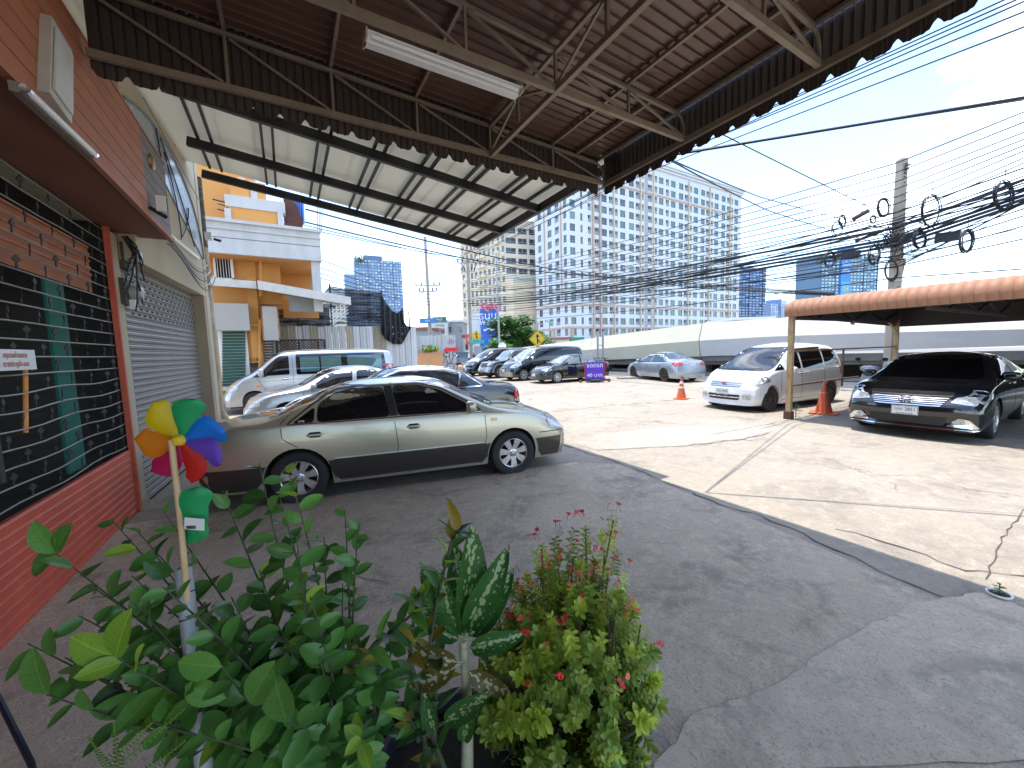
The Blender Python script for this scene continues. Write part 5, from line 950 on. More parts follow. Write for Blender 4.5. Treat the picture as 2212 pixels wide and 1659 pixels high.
# ================================================================ FLYOVER
fwm = M('flyover_cream', (.60, .57, .44), .85, var=.05, vs=.6, dirt=(.52, .48, .38), ds=.5, da=.4, bump=.1); fww = M('flyover_white', (.62, .60, .57), .85, var=.05, vs=.6, dirt=(.54, .52, .49), ds=.5, da=.4, bump=.1); und = M('underside_concrete', (.20, .19, .17), .9, dirt=(.11, .1, .09), ds=1, bump=.2)
fo = thing('flyover_ramp', 'long cream and white flyover parapet wall rising across the road', 'flyover', (21.5, 12, 0))
tp_ = [(-12, 2.0, 1.75), (-4, 2.2, 1.6), (2.35, 2.5, 1.41), (5.2, 2.72, 1.33), (9.7, 2.92, 1.22), (13.5, 2.95, 1.08)]; tp2 = [(13.56, 2.95, 1.08), (20, 2.66, .87), (25.6, 2.32, .72), (33, 2.0, .5), (45, 1.5, .2), (70, .9, .02)]
def fwall(P, mat):
    g = MB(); vs_ = []
    for y, zt, zb in P:
        x = 20.2 if y < 14 else 20.2+(y-14)*.0; zm = zb+(zt-zb)*.48; vs_ += [V((x+.22, y, zb)), V((x+.16, y, zb+.0)), V((x, y, zm)), V((x+.30, y, zt)), V((x+.6, y, zt)), V((x+.42, y, zb))]
    for i in range(len(P)-1):
        for j in range(5): g.f.append((i*6+j, i*6+j+1, i*6+j+7, i*6+j+6)); g.m.append(0)
    g.v = vs_; g.f.append((0, 1, 2, 3, 4, 5)); g.m.append(0); k = (len(P)-1)*6; g.f.append(tuple(k+j for j in range(5, -1, -1))); g.m.append(0); g.obj('parapet_panel', mat, fo)
fwall(tp_, fww); fwall(tp2, fwm)
for y0, y1 in ((-12, 2), (2, 13.5), (13.55, 24), (24, 40)): g = MB(); g.bar((24, y0, 1.1), (24, y1, .95), 7, .3); g.obj('deck', und, fo)
g = MB(); g.bar((21.0, -12, 1.25), (21.0, 26, .62), .5, .45); g.obj('edge_girder', und, fo); g = MB(); g.bar((23, -12, .55), (23, 26, .45), .3, 1.1); g.obj('back_wall', M('dark_concrete', (.07, .066, .06), .9, var=.2), fo)
for y in range(-10, 27, 4): g = MB(); g.box((21.6, y, .4), (.5, .5, .9)); g.obj('pier_block', und, fo)
cb2 = thing('checkered_barrier', 'black and white checkered concrete barrier at the end of the flyover', 'barrier', (21, 50, 0))
A, B = onz(1003, 803), at(1055, 735, 36)
for i in range(9):
    for j in range(3): f = i/9; p = cw(-4.8+i*.55, 44-i*1.3, 0); g = MB(); g.bar(p+V((0, 0, .25+.5*j)), p+RT*.55-FW*1.3+V((0, 0, .25+.5*j)), .25, .49); g.obj('block', [whitep, M('barrier_black', (.03, .03, .03), .8)][(i+j) % 2], cb2)
# ================================================================ CARPORT
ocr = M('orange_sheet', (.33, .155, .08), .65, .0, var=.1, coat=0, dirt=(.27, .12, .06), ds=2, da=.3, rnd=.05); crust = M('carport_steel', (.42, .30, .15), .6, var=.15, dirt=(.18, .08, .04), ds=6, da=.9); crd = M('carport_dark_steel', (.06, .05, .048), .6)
cpt = thing('carport', 'carport with orange curved sheet roof on yellow steel posts at the right', 'carport', (13, 0, 0))
YC = 4.38; ex, zl, zt3 = 9.62, 2.30, 2.64
prf = [(ex, zl), (ex-.03, zl+.1), (ex-.02, zl+.2), (ex+.05, zl+.28), (ex+.17, zt3-.01), (ex+.35, zt3+.03), (ex+1.2, zt3+.06), (16.6, zt3+.12)]
mb = MB(); PW = .13
for q in range(5):
    yy = -PW*q/4; bu = [0, .022, .024, .02, 0][q]
    for i, (x, z) in enumerate(prf): mb.v.append(V((x-(bu if i < 5 else 0), yy, z+(bu if i > 2 else 0))))
m_ = len(prf); mb.f = [(q*m_+i, q*m_+i+1, (q+1)*m_+i+1, (q+1)*m_+i) for q in range(4) for i in range(m_-1)]; mb.m = [0]*len(mb.f); mb.v += [v.copy() for v in []]
me = mb.mesh('roof_sheet', ocr, smooth=True, fixn=False)
y = YC
while y > -9: inst('roof_sheet', me, Matrix.Translation((0, y, 0)), cpt); y -= PW
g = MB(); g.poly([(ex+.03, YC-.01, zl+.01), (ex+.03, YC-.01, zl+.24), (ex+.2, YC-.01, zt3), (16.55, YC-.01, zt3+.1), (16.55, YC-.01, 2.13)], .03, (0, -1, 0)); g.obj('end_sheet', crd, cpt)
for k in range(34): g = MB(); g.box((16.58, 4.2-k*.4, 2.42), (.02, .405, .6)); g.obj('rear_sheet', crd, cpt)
for x, y in ((9.78, 4.31), (16.3, 4.31), (9.78, -4.2), (16.3, -4.2)): g = MB(); g.box((x, y, 1.22), (.10, .10, 2.2)); g.obj('post', crust, cpt); g = MB(); g.box((x, y, .09), (.15, .15, .18)); g.obj('post_foot', M('rust_foot', (.10, .05, .035), .9), cpt)
for y in (4.31, 2.2, .1, -2.1, -4.2):
    g = MB(); g.bar((9.8, y, 2.27), (16.4, y, 2.27), .06, .06); g.obj('bottom_chord', crd, cpt); g = MB(); g.bar((9.8, y, 2.55), (16.4, y, 2.62), .05, .05); g.obj('top_chord', crd, cpt)
    for k in range(6): g = MB(); x = 9.9+k*1.08; g.bar((x, y, 2.27 if k % 2 else 2.55), (x+1.08, y, 2.55 if k % 2 else 2.27), .04); g.obj('diagonal_strut', crd, cpt)
for x in (9.72, 12, 14.2, 16.45): g = MB(); g.bar((x, YC, 2.33 if x < 10 else 2.6), (x, -9, 2.33 if x < 10 else 2.6), .05, .05); g.obj('purlin', crd, cpt)
g = MB(); g.bar((16.2, 4.31, 2.0), (15.6, 4.31, 2.26), .05); g.obj('knee_brace', crust, cpt)
rl = M('rusty_rail', (.22, .12, .07), .8, var=.3, vs=9)
for (x0, z0), (x1, z1) in (((9.8, 1.54), (16.3, 1.51)), ((9.8, .76), (ony(1854, 821, 4.31).x, .74)), ((ony(1820, 800, 4.31).x, 1.53), (ony(1820, 800, 4.31).x, .55))): g = MB(); g.bar((x0, 4.31, z0), (x1, 4.31, z1), .035); g.obj('rail', rl, cpt)
g = MB(); p = ony(1842, 697, 4.3); g.box(p, (.09, .06, .09), Matrix.Rotation(.4, 3, 'Y')); g.obj('floodlight', galv, cpt)
ra = thing('rear_awning', 'dark low roof behind the orange carport', 'awning', (17.2, -1, 2.3)); g = MB(); g.poly([(16.9, 3.6, 2.46), (18.3, 3.6, 2.20), (18.3, -9, 2.20), (16.9, -9, 2.46)], .05, (0, 0, 1)); g.obj('roof_sheet', M('dark_sheet', (.05, .045, .045), .6), ra)
for y in (-3, -8.6): g = MB(); g.box((17.0, y, 1.2), (.08, .08, 2.4)); g.obj('post', crd, ra)
g = MB(); g.poly([(9.72, YC-.05, zl+.24), (16.5, YC-.05, zt3+.02), (16.5, -9, zt3+.02), (9.72, -9, zl+.24)], .01, (0, 0, -1)); g.obj('added_dark_underside', crd, cpt)  # dark sheet added below the roof to darken underside and car reflections
# ================================================================ CONES, BANNER, SCOOTER
corg = M('cone_orange', (.62, .13, .05), .55, dirt=(.42, .10, .05), ds=9, da=.6); cwh = M('cone_band', (.68, .62, .5), .45, dirt=(.4, .33, .22), ds=10)
def cone(label, p, h, r, bands, base, tilt=0):
    t = thing('traffic_cone', label, 'traffic cone', p, rz=tilt, group='traffic cones on the lot'); p = V(p); rt = .022
    g = MB(); 
    pts = [(-base, -base), (base, -base), (base, base), (-base, base)]; g.poly([p+Matrix.Rotation(tilt+.3, 3, 'Z') @ V((a, b, .005)) for a, b in pts], .03, (0, 0, 1)); g.obj('base', corg, t)
    g = MB(); g.lathe([(r, .035), (r*.97, .07), (rt+.006, h-.05), (rt+.004, h), (.001, h)], c=p, n=24); g.obj('cone_body', corg, t, smooth=True)
    for z0, z1 in bands:
        f = lambda z: r*.97+(rt-r*.97)*(z-.07)/(h-.07)+.004; g = MB(); g.lathe([(f(z0), z0), (f(z1), z1)], c=p, n=24); g.obj('reflective_band', cwh, t, smooth=True)
cone('taller faded orange traffic cone without bright bands beside the carport post', (11.14, 4.16, 0), .78, .17, [(.50, .515)], .27)
cone('shorter traffic cone with two white bands in the middle of the lot', (11.0, 7.96, 0), .70, .15, [(.62, .655), (.36, .42), (.5, .58)][1:], .19)
bs = thing('parking_banner_stand', 'purple parking price banner on a wheeled stand in front of the black compact sedan', 'sign', (13.58, 14.9, 0))
bl = cw(0, 0, 0); pb_ = onz(1285, 826); dx = RT; up = V((0, 0, 1)); pc = pb_.copy()
def bpt(x, z, o=0): return pc+dx*x+up*z-FW*o
g = MB(); g.poly([bpt(-.47, .16), bpt(.45, .12), bpt(.47, 1.0), bpt(-.45, 1.03)], .02, -FW); g.obj('banner', M('banner_purple', (.10, .03, .42), .6, var=.1), bs)
for s_, z, sz in (('จอดรถ', .80, .30), ('40 บาท', .30, .27)): text('banner_text', s_, sz, whitep, frame(bpt(0, z+.06, .025), dx, -FW), bs, .003)
for x in (-.5, .5): g = MB(); g.bar(bpt(x, .06), bpt(x, 1.05), .035); g.obj('upright', M('red_frame', (.45, .03, .03), .5), bs)
g = MB(); g.bar(bpt(-.62, .10), bpt(.62, .10), .06); g.obj('bottom_bar', black, bs); g = MB(); g.tube([bpt(-.25, .09, .12), bpt(.25, .09, .12)], .085, 12); g.obj('ballast_roll', rubber, bs)
for x in (-.72, -.35, .35, .72): g = MB(); a = bpt(x, .085, .1*(1 if abs(x) < .5 else -.1)); g.tube([a-FW*.02, a+FW*.03], .085, 12); g.obj('castor', rubber, bs); g = MB(); g.tube([a-FW*.026, a+FW*.035], .03, 8); g.obj('castor_hub', galv, bs)
bx = thing('grey_meter_box', 'small grey metal box standing just above the purple banner', 'box', bpt(-.2, 1.05, -.3)); g = MB(); p = bpt(-.28, 0, -.35); g.bar(p, p+V((0, 0, 1.2)), .04); g.obj('stem', galv, bx); g = MB(); g.box(p+V((0, 0, 1.3)), (.5, .3, .3), Matrix.Rotation(-YAW, 3, 'Z')); g.obj('case', galv, bx)
# scooter
sct = thing('white_scooter', 'white and grey scooter parked beside the bonnet of the glossy black sedan', 'scooter', (13.2, 3.75, 0)); SX = V((-.93, .36, 0)).normalized(); SY = V((-SX.y, SX.x, 0)); S0 = V((13.25, 3.72, 0)); SM_ = Matrix((SX, SY, V((0, 0, 1)))).transposed()
def sp3(x, y, z): return S0+SX*x+SY*y+V((0, 0, z))
def whl(x): 
    n0 = len(sct.children); g = MB()
    for a0 in (0,): 
        rr_ = [(.16, -.035), (.22, -.04), (.24, 0), (.22, .04), (.16, .035), (.16, -.035)]
        for r, h in rr_:
            for k in range(20): a = 2*pi*k/20; g.v.append(sp3(x+r*cos(a), h, .24+r*sin(a)))
        g.f = [(i*20+k, i*20+(k+1) % 20, (i+1)*20+(k+1) % 20, (i+1)*20+k) for i in range(5) for k in range(20)]; g.m = [0]*100
    w0 = g.obj('wheel', rubber, sct, smooth=True); g = MB(); g.tube([sp3(x, -.02, .24), sp3(x, .02, .24)], .15, 16); g.obj('rim', alloyd, w0)
whl(.62); whl(-.62)
scw = M('scooter_white', (.6, .6, .6), .25, coat=1, var=.05)
def sblob(name, x, y, z, d, m_, rot=0, n=2.6):
    me = bmesh.new(); bmesh.ops.create_icosphere(me, subdivisions=3, radius=1); g = MB()
    for v in me.verts: q = v.co; k = (abs(q.x)**n+abs(q.y)**n+abs(q.z)**n)**(-1/n); v.co = Matrix.Rotation(rot, 3, 'Y') @ V((q.x*k*d[0]/2, q.y*k*d[1]/2, q.z*k*d[2]/2))
    g.add([sp3(x+v.co.x, y+v.co.y, z+v.co.z) for v in me.verts], [tuple(v.index for v in f.verts) for f in me.faces]); me.free(); return g.obj(name, m_, sct, smooth=True)
sblob('front_apron', .42, 0, .68, (.16, .42, .62), scw, -.25); sblob('front_mudguard', .62, 0, .46, (.5, .14, .14), scw, .1); sblob('handlebar_cover', .36, 0, 1.0, (.24, .5, .16), scw, -.2); sblob('seat', -.3, 0, .80, (.72, .3, .12), black); sblob('rear_body', -.4, 0, .62, (.72, .3, .26), scw); sblob('headlight', .46, 0, .98, (.08, .2, .1), lens); sblob('footboard', .05, 0, .32, (.5, .3, .1), black)
g = MB(); g.tube([sp3(.3, -.36, 1.03), sp3(.36, 0, 1.02), sp3(.3, .36, 1.03)], .016, 8); g.obj('handlebar', black, sct)
for s_ in (1, -1): g = MB(); g.tube([sp3(.34, s_*.22, 1.04), sp3(.38, s_*.3, 1.22)], .007, 6); g.obj('mirror_stem', black, sct); sblob('mirror', .38, s_*.32, 1.25, (.03, .14, .09), black)
g = MB(); [g.tube([sp3(.62, s_*.07, .24), sp3(.42, s_*.06, .8)], .02, 8) for s_ in (1, -1)]; g.obj('fork', galv, sct)
# ================================================================ FAR BUILDINGS
def M2(name, a, **k): return M(name, a, **k)
wwall = M('condo_white', (.56, .61, .66), .8, var=.03, vs=.1); wbrown = M('condo_brown', (.46, .35, .29), .8, var=.05); wyel = M('condo_yellow', (.58, .52, .38), .8); wgrey = M('condo_grey', (.33, .35, .37), .8); wframe = M('window_white', (.30, .34, .36), .5)
gl = [M('glass_teal', (.05, .13, .14), .08, spec=1, var=.3, vs=.6), M('glass_dark', (.03, .045, .07), .08, spec=1, var=.3, vs=.6), M('glass_curtain', (.16, .26, .26), .3, var=.2, vs=.6)]
def winmesh(w_, h_, g_, kind, frm=wframe):
    mb = MB()      # local: x along, y outward, z up, origin bottom left
    if kind == 'b':
        mb.box((w_/2, -.7, h_/2), (w_, .04, h_), mi=0); mb.box((w_/2, -.02, .45), (w_, .05, .85), mi=3); mb.box((w_/2, 0, .9), (w_, .07, .06), mi=1); mb.box((w_*.3, -.3, h_-.5), (.8, .35, .55), mi=1); mb.box((w_*.3, -.11, h_-.5), (.45, .02, .45), mi=2); mb.box((w_*.65, -.66, h_*.5), (.06, .05, h_), mi=1)
    else:
        mb.box((w_/2, -.22, h_/2), (w_, .04, h_), mi=0)
        for x in (0, w_): mb.box((x+(.02 if x == 0 else -.02), -.16, h_/2), (.04, .1, h_), mi=1)
        for z in (.03, h_-.03, h_*.3): mb.box((w_/2, -.16, z), (w_, .09, .05), mi=1)
        mb.box((w_*.5, -.17, h_*.65), (.06, .08, h_*.7), mi=1)
    return mb.mesh('window', [g_, frm, dark, M('balcony_panel', (.24, .27, .31), .6)])
def facade(par, A, B, z0, z1, cols, rows, wall, dep=.5, frm=wframe, vary=True, glz=None, count=None):
    A = V((A[0], A[1], 0)); B = V((B[0], B[1], 0)); d = (B-A).normalized(); n = V((d.y, -d.x, 0)); Lf = (B-A).length
    if n.dot(-A) < 0: n = -n
    fr = Matrix((d, n, V((0, 0, 1)))).transposed().to_4x4(); mb = MB(); mb2 = MB()
    def P(x, z, y=0): return A+d*x+n*y+V((0, 0, z))
    cols = [(max(0, a), min(Lf, b), k) for a, b, k in cols if a < Lf and b > 0]; cols = sorted(cols)
    cl2 = []; last = 0
    for a, b, k in cols:
        if a < last+.05: a = last+.05
        if b-a > .3: cl2.append((a, b, k)); last = b
    cols = cl2; X = [0]+[v for a, b, k in cols for v in (a, b)]+[Lf]; Z = [z0]+[v for a, b in rows for v in (a, b)]+[z1]; cache = {}
    for i in range(len(X)-1):
        for j in range(len(Z)-1):
            x0, x1, a, b = X[i], X[i+1], Z[j], Z[j+1]
            if i % 2 == 1 and j % 2 == 1:
                k = cols[i//2][2]; dd = dep if k != 'b' else .75
                for q in ([P(x0, a), P(x0, b), P(x0, b, -dd), P(x0, a, -dd)], [P(x1, b), P(x1, a), P(x1, a, -dd), P(x1, b, -dd)], [P(x0, b), P(x1, b), P(x1, b, -dd), P(x0, b, -dd)], [P(x1, a), P(x0, a), P(x0, a, -dd), P(x1, a, -dd)]): mb.add(q, [(0, 1, 2, 3)])
                gi = random.choice([0, 0, 1, 1, 2] if glz is None else glz) if k != 'b' else random.choice([1, 1, 0]); key = (round(x1-x0, 1), round(b-a, 2), gi, k)
                if key not in cache: cache[key] = winmesh(x1-x0, b-a, gl[gi], k, frm)
                if count is not None:
                    if count[0] <= 0: 
                        M_ = Matrix.Translation(P(x0, a)) @ fr; me_ = cache[key]; mb2.add([M_ @ v.co for v in me_.vertices], [tuple(p.vertices) for p in me_.polygons]); mb2.m[-len(me_.polygons):] = [p.material_index if p.material_index else 0 for p in me_.polygons]; continue
                    count[0] -= 1
                inst('balcony' if k == 'b' else 'window', cache[key], Matrix.Translation(P(x0, a)) @ fr, par)
            elif x1-x0 > .001: mb.add([P(x0, a), P(x1, a), P(x1, b), P(x0, b)], [(0, 1, 2, 3)])
    mb.obj('facade_wall', wall, par, fixn=False)
    if mb2.f: mb2.obj('far_windows', [gl[0], frm, dark, M('balcony_panel', (.24, .27, .31), .6)], par, kind='stuff')
    return P, Lf
def facet(px, A, B):     # distance along A-B where a picture column meets it
    r = ray(px, 700); A = V((A[0], A[1])); B = V((B[0], B[1])); d = (B-A).normalized(); rr = V((r.x, r.y)); den = rr.x*d.y-rr.y*d.x
    return -(rr.x*A.y-rr.y*A.x)/den if abs(den) > 1e-9 else 0
def fs(x): return (2080+x/2.513)/1.8083
wb = thing('white_condominium', 'tall white condominium block with rows of windows, balconies and thin brown bands', 'building', cw(45, 120))
Cn, Re, Le = cw(14.9, 100), cw(81.9, 139), cw(7.7, 112.3)
Bk = Re+(Le-Cn)*1.3
rows = [(6.9-1.85+2.95*k, 6.9+2.95*k) for k in range(16)]; zr = 53.4
rc = [(407, 50, 'w'), (494, 22, 'w'), (570, 30, 'b'), (640, 44, 'b'), (712, 52, 'w'), (778, 40, 'b'), (826, 34, 'b'), (890, 50, 'w'), (974, 48, 'w'), (1035, 42, 'b'), (1078, 28, 'b'), (1150, 46, 'b'), (1203, 34, 'b'), (1258, 44, 'w'), (1318, 30, 'b'), (1373, 44, 'w'), (1448, 42, 'w'), (1500, 34, 'b'), (1538, 28, 'b'), (1590, 42, 'w'), (1658, 38, 'w'), (1704, 30, 'b'), (1742, 26, 'b'), (1788, 38, 'w'), (1855, 36, 'w'), (1902, 28, 'b'), (1933, 24, 'b'), (1977, 34, 'w')]
cnt = [190]
cols = [(facet(fs(c-w_/2), Cn, Re), facet(fs(c+w_/2), Cn, Re), k) for c, w_, k in rc]
P1, L1 = facade(wb, Cn, Re, 0, zr, cols, [(2.0, 4.2)]+rows, wwall, count=cnt, dep=.25)
cnt = [110]
P2, L2 = facade(wb, Le, Cn, 0, zr, [(facet(fs(c-w_/2), Le, Cn), facet(fs(c+w_/2), Le, Cn), k) for c, w_, k in ((88, 32, 'w'), (185, 38, 'w'), (255, 38, 'b'), (338, 38, 'w'))], [(2.0, 4.2)]+rows, wwall, count=cnt, dep=.25)
g = MB(); g.add([Cn+V((0, 0, zr)), Re+V((0, 0, zr)), Bk+V((0, 0, zr)), Le+V((0, 0, zr))], [(0, 1, 2, 3)]); g.add([Re, Bk, Bk+V((0, 0, zr)), Re+V((0, 0, zr))], [(0, 1, 2, 3)]); g.obj('roof', wwall, wb)
def band(P, a, b, z, h_, o_, m_, nm): g = MB(); g.bar(P(a, z, o_/2), P(b, z, o_/2), o_, h_); return g.obj(nm, m_, wb)
for P, L_ in ((P1, L1), (P2, L2)):
    for z in (6.9+.3, 6.9+2.95*2+.45, 6.9+2.95*13+.45): band(P, 0, L_, z, .45, .25, wbrown, 'brown_band')
    for z, o_ in ((zr-.3, .5), (zr+.35, .9), (zr+.9, 1.2)): band(P, -.3, L_+.5, z, .5, o_, wwall, 'cornice')
    for i in range(int(L_/7)): g = MB(); g.bar(P(i*7+1, 0, .2), P(i*7+1, 6.8, .2), 1.3, .35, up=P1(1, 0)-P1(0, 0)); g.obj('base_column', wbrown, wb)
for c, w_, m_ in ((602, 14, wbrown), (671, 16, wbrown), (803, 7, wyel), (1060, 7, wyel), (1182, 7, wyel), (1521, 7, wyel), (1722, 7, wyel), (1918, 6, wyel)):
    a, b = facet(fs(c-w_/2), Cn, Re), facet(fs(c+w_/2), Cn, Re); g = MB(); g.bar(P1((a+b)/2, 4.5, .2), P1((a+b)/2, zr-1, .2), .4, b-a, up=P1(0, 0)-P1(1, 0)); g.obj('pilaster', m_, wb)
for c, w_ in ((1115, 30),): a, b = facet(fs(c-w_/2), Cn, Re), facet(fs(c+w_/2), Cn, Re); g = MB(); g.bar(P1((a+b)/2, 4.5, .03), P1((a+b)/2, zr-1, .03), .1, b-a, up=P1(0, 0)-P1(1, 0)); g.obj('recess_strip', wgrey, wb)
for c in (136, 296): a = facet(fs(c), Le, Cn); g = MB(); g.bar(P2(a, 15, .1), P2(a, 44, .1), .2, .35, up=P2(0, 0)-P2(1, 0)); g.obj('brown_strip', wbrown, wb)
ds = thing('rooftop_dish', 'satellite dish on the roof of the white condominium', 'satellite dish', P1(38, zr+1.2, -3)); g = MB(); g.lathe([(.1, .0), (1.4, .5), (2.2, 1.1)], c=P1(38, zr+1.4, -3), n=18); g.obj('dish', galv, ds); g = MB(); g.tube([P1(38, zr, -3), P1(38, zr+1.5, -3)], .15, 6); g.obj('mast', galv, ds)
gb = thing('green_shop_sign', 'green shop signboard low in front of the white condominium', 'sign', at(1240, 738, 95)); g = MB(); a, b = at(1222, 742, 92), at(1262, 728, 92); g.bar((a.x, a.y, (a.z+b.z)/2), (b.x, b.y, (a.z+b.z)/2), .3, b.z-a.z); g.obj('board', M('sign_green', (.01, .22, .12), .5), gb); g = MB(); c = at(1228, 736, 91.6); g.lathe([(.7, -.1), (.7, .1), (.01, .1)], c=c, axis='Y', n=16); g.obj('round_mark', M('sign_yellow', (.6, .5, .1), .5), gb)
for x in (1224, 1260): g = MB(); p = at(x, 742, 92.3); g.tube([(p.x, p.y, 0), p], .12, 6); g.obj('leg', galv, gb)
# beige block behind it
bb = thing('beige_office_block', 'older beige office block with balconies left of the white condominium', 'building', cw(-5, 120))
bw = M('beige_concrete', (.66, .60, .49), .85, var=.06, vs=.2, dirt=(.52, .46, .36), ds=.15, da=.5, scale=(1, 1, .4)); 
Cb, Lb, Rb = cw(-1, 115), cw(-15.5, 127.6), cw(12, 120); glz = [1]
LbL = (Cb-Lb).length
rowsb = [(24.2+2.9*k, 25.9+2.9*k) for k in range(5)]; n = 10
facade(bb, Lb, Cb, 0, 39.8, [(.7+i*LbL/n, .7+i*LbL/n+LbL/n*.58, 'w') for i in range(n)], [(1.5+2.9*k, 3.3+2.9*k) for k in range(13)], bw, dep=.6, frm=bw, glz=glz)
RbL = (Rb-Cb).length
facade(bb, Cb, Rb, 0, 39.8, [(.4, 3.6, 'w'), (4.3, 7.2, 'w'), (7.9, 11.2, 'w')], rowsb, bw, dep=.6, frm=bw, glz=glz)
g = MB(); bk = Lb+(Rb-Cb); g.add([p+V((0, 0, 39.8)) for p in (Cb, Rb, bk, Lb)], [(0, 1, 2, 3)]); g.obj('roof', bw, bb)
dl = (Cb-Lb).normalized(); nl = V((dl.y, -dl.x, 0)); nl = -nl if nl.dot(-Cb) < 0 else nl
for k in range(13):
    z = 1.2+2.9*k
    g = MB(); g.bar(Lb+nl*.12+V((0, 0, z-.15)), Cb+nl*.12+V((0, 0, z-.15)), .25, .5); g.obj('floor_band', bw, bb)
    if z > 20:
        for i in (1, 4, 5, 8): a = Lb+dl*(i*LbL/n+.4)+nl*.6; g = MB(); g.bar(a+V((0, 0, z+.3)), a+dl*LbL/n*.85+V((0, 0, z+.3)), .9, .9); g.obj('balcony', bw, bb)
drr = (Rb-Cb).normalized(); nr = V((drr.y, -drr.x, 0)); nr = -nr if nr.dot(-Cb) < 0 else nr
A, B = Cb+drr*1.2+nr*3, Rb+nr*3
g = MB(); 
for P_, Q_ in ((A, B), (A, Cb+drr*.0)): g.add([P_, Q_, Q_+V((0, 0, 22.5)), P_+V((0, 0, 22.5))], [(0, 1, 2, 3)])
g.add([A+V((0, 0, 22.5)), B+V((0, 0, 22.5)), Rb+V((0, 0, 22.5)), Cb+V((0, 0, 22.5))], [(0, 1, 2, 3)]); g.obj('blank_annex', M('annex_beige', (.68, .58, .42), .85, var=.05, vs=.3, dirt=(.56, .47, .33), ds=.2, da=.5), bb)
g = MB(); g.bar(A+V((0, 0, 22)), B+V((0, 0, 22)), .3, 1.1); g.obj('pale_green_band', M('pale_green', (.42, .52, .46), .8), bb)
text('faded_lettering', 'THONBURI PLAZA', .95, M('faded_text', (.25, .27, .25), .8), frame(A+drr*5+nr*.2+V((0, 0, 22)), drr, nr), bb, .02)
for k in range(9): g = MB(); p = A+drr*random.uniform(2, 9)+nr*.05+V((0, 0, random.uniform(16, 20.5))); g.box(p, (.5, .1, .3), Matrix.Rotation(random.random(), 3, 'Z')); g.obj('wall_mark', M('wall_mark', (.12, .1, .07), .9), bb)
# glass towers
def tower(name, label, x0, x1, ytop, D, cols, rows_, col, gcol, dx=.25, frac=.5, extra=None):
    A = at(x0, 700, D); B = at(x1, 700, D*(1+dx*.2)); H_ = at((x0+x1)/2, ytop, D*(1+dx*.1)).z; A.z = B.z = 0; d = (B-A).normalized(); n_ = V((d.y, -d.x, 0)); n_ = -n_ if n_.dot(-A) < 0 else n_; L_ = (B-A).length
    t = thing(name, label, 'tower', (A+B)/2); g = MB(); c = (A+B)/2-n_*12; fr = Matrix((d, n_, V((0, 0, 1)))).transposed(); g.box((c.x, c.y, H_/2), (L_, 24, H_), fr); g.obj('tower_body', M(name+'_body', col, .5, var=.1, vs=.02), t)
    g = MB(); g2 = MB(); cwid = L_/cols; rh = H_/rows_
    for i in range(cols):
        for j in range(rows_):
            if random.random() < .16: continue
            (g if random.random() < .7 else g2).box(A+d*(cwid*(i+.5))+n_*.05+V((0, 0, rh*(j+.5))), (cwid*frac, .3, rh*.45), fr)
    g.obj('windows', M(name+'_glass', gcol, .15, spec=1, var=.3, vs=.03), t, kind='stuff'); g2.obj('bright_windows', M(name+'_glass2', tuple(min(1, c_*1.7) for c_ in gcol), .15, spec=1, var=.2), t, kind='stuff')
    for i in range(0, cols+1, 4): g = MB(); g.box(A+d*cwid*i+n_*.3+V((0, 0, H_/2)), (.9, .6, H_+1), fr); g.obj('vertical_fin', M(name+'_fin', tuple(c_*.8 for c_ in col), .5), t)
    return t, A, d, n_, L_, H_, fr
t, A, d, n_, L_, H_, fr = tower('blue_grey_tower', 'blue grey apartment tower seen beyond the orange building and black net', 775, 874, 562, 400, 15, 34, (.12, .20, .34), (.26, .38, .48), frac=.6)
g = MB(); g.box(A-d*5-n_*9+V((0, 0, H_*.42)), (11, 18, H_*.84), fr); g.obj('lower_wing', M('tower_wing', (.17, .26, .40), .6), t)
g = MB(); g.box(A+d*18-n_*6+V((0, 0, H_+2)), (18, 10, 5), fr); g.obj('crown', M('tower_crown', (.10, .16, .26), .6), t)
tower('dark_blue_tower', 'dark blue glass tower right of the white condominium', 1586, 1652, 578, 430, 9, 30, (.04, .09, .22), (.12, .22, .38), frac=.7)
tower('pale_blue_tower', 'small distant pale blue pair of towers above the flyover', 1663, 1697, 657, 700, 8, 18, (.14, .22, .38), (.26, .36, .5))
tower('pale_blue_tower', 'slimmer distant pale blue tower rising just above its neighbour over the flyover', 1685, 1697, 648, 720, 4, 20, (.10, .18, .34), (.24, .34, .5))
t, A, d, n_, L_, H_, fr = tower('banner_tower', 'blue tower with a tall advertising banner behind the utility pole', 1769, 1889, 553, 360, 16, 27, (.08, .16, .26), (.24, .38, .46), frac=.62)
g = MB(); g.box(A+d*L_*.41+n_*.6+V((0, 0, H_*.52)), (L_*.17, .8, H_*1.04), fr); g.obj('banner', M('banner_blue', (.03, .22, .62), .6), t); g = MB(); g.box(A+d*L_*.41+V((0, 0, H_+3)), (L_*.17, 6, 9), fr); g.obj('rooftop_block', M('banner_blue', (.03, .22, .62), .6), t)
g = MB(); g.box(A+d*L_*.41+n_*1.1+V((0, 0, H_*.55)), (L_*.15, .2, H_*.30), fr); g.obj('banner_patch', M('banner_cyan', (.08, .35, .60), .6), t)
text('banner_text', 'แม่โทร', 5.5, whitep, frame(A+d*L_*.41+n_*1.3+V((0, 0, H_*.90)), d, n_), t, .1, sx=.7); text('banner_text', 'สถาน', 5.5, whitep, frame(A+d*L_*.41+n_*1.3+V((0, 0, H_*.83)), d, n_), t, .1, sx=.8); text('banner_text', '2.4', 5.5, M('banner_yellow', (.75, .62, .1), .6), frame(A+d*L_*.41+n_*1.4+V((0, 0, H_*.62)), d, n_), t, .1)
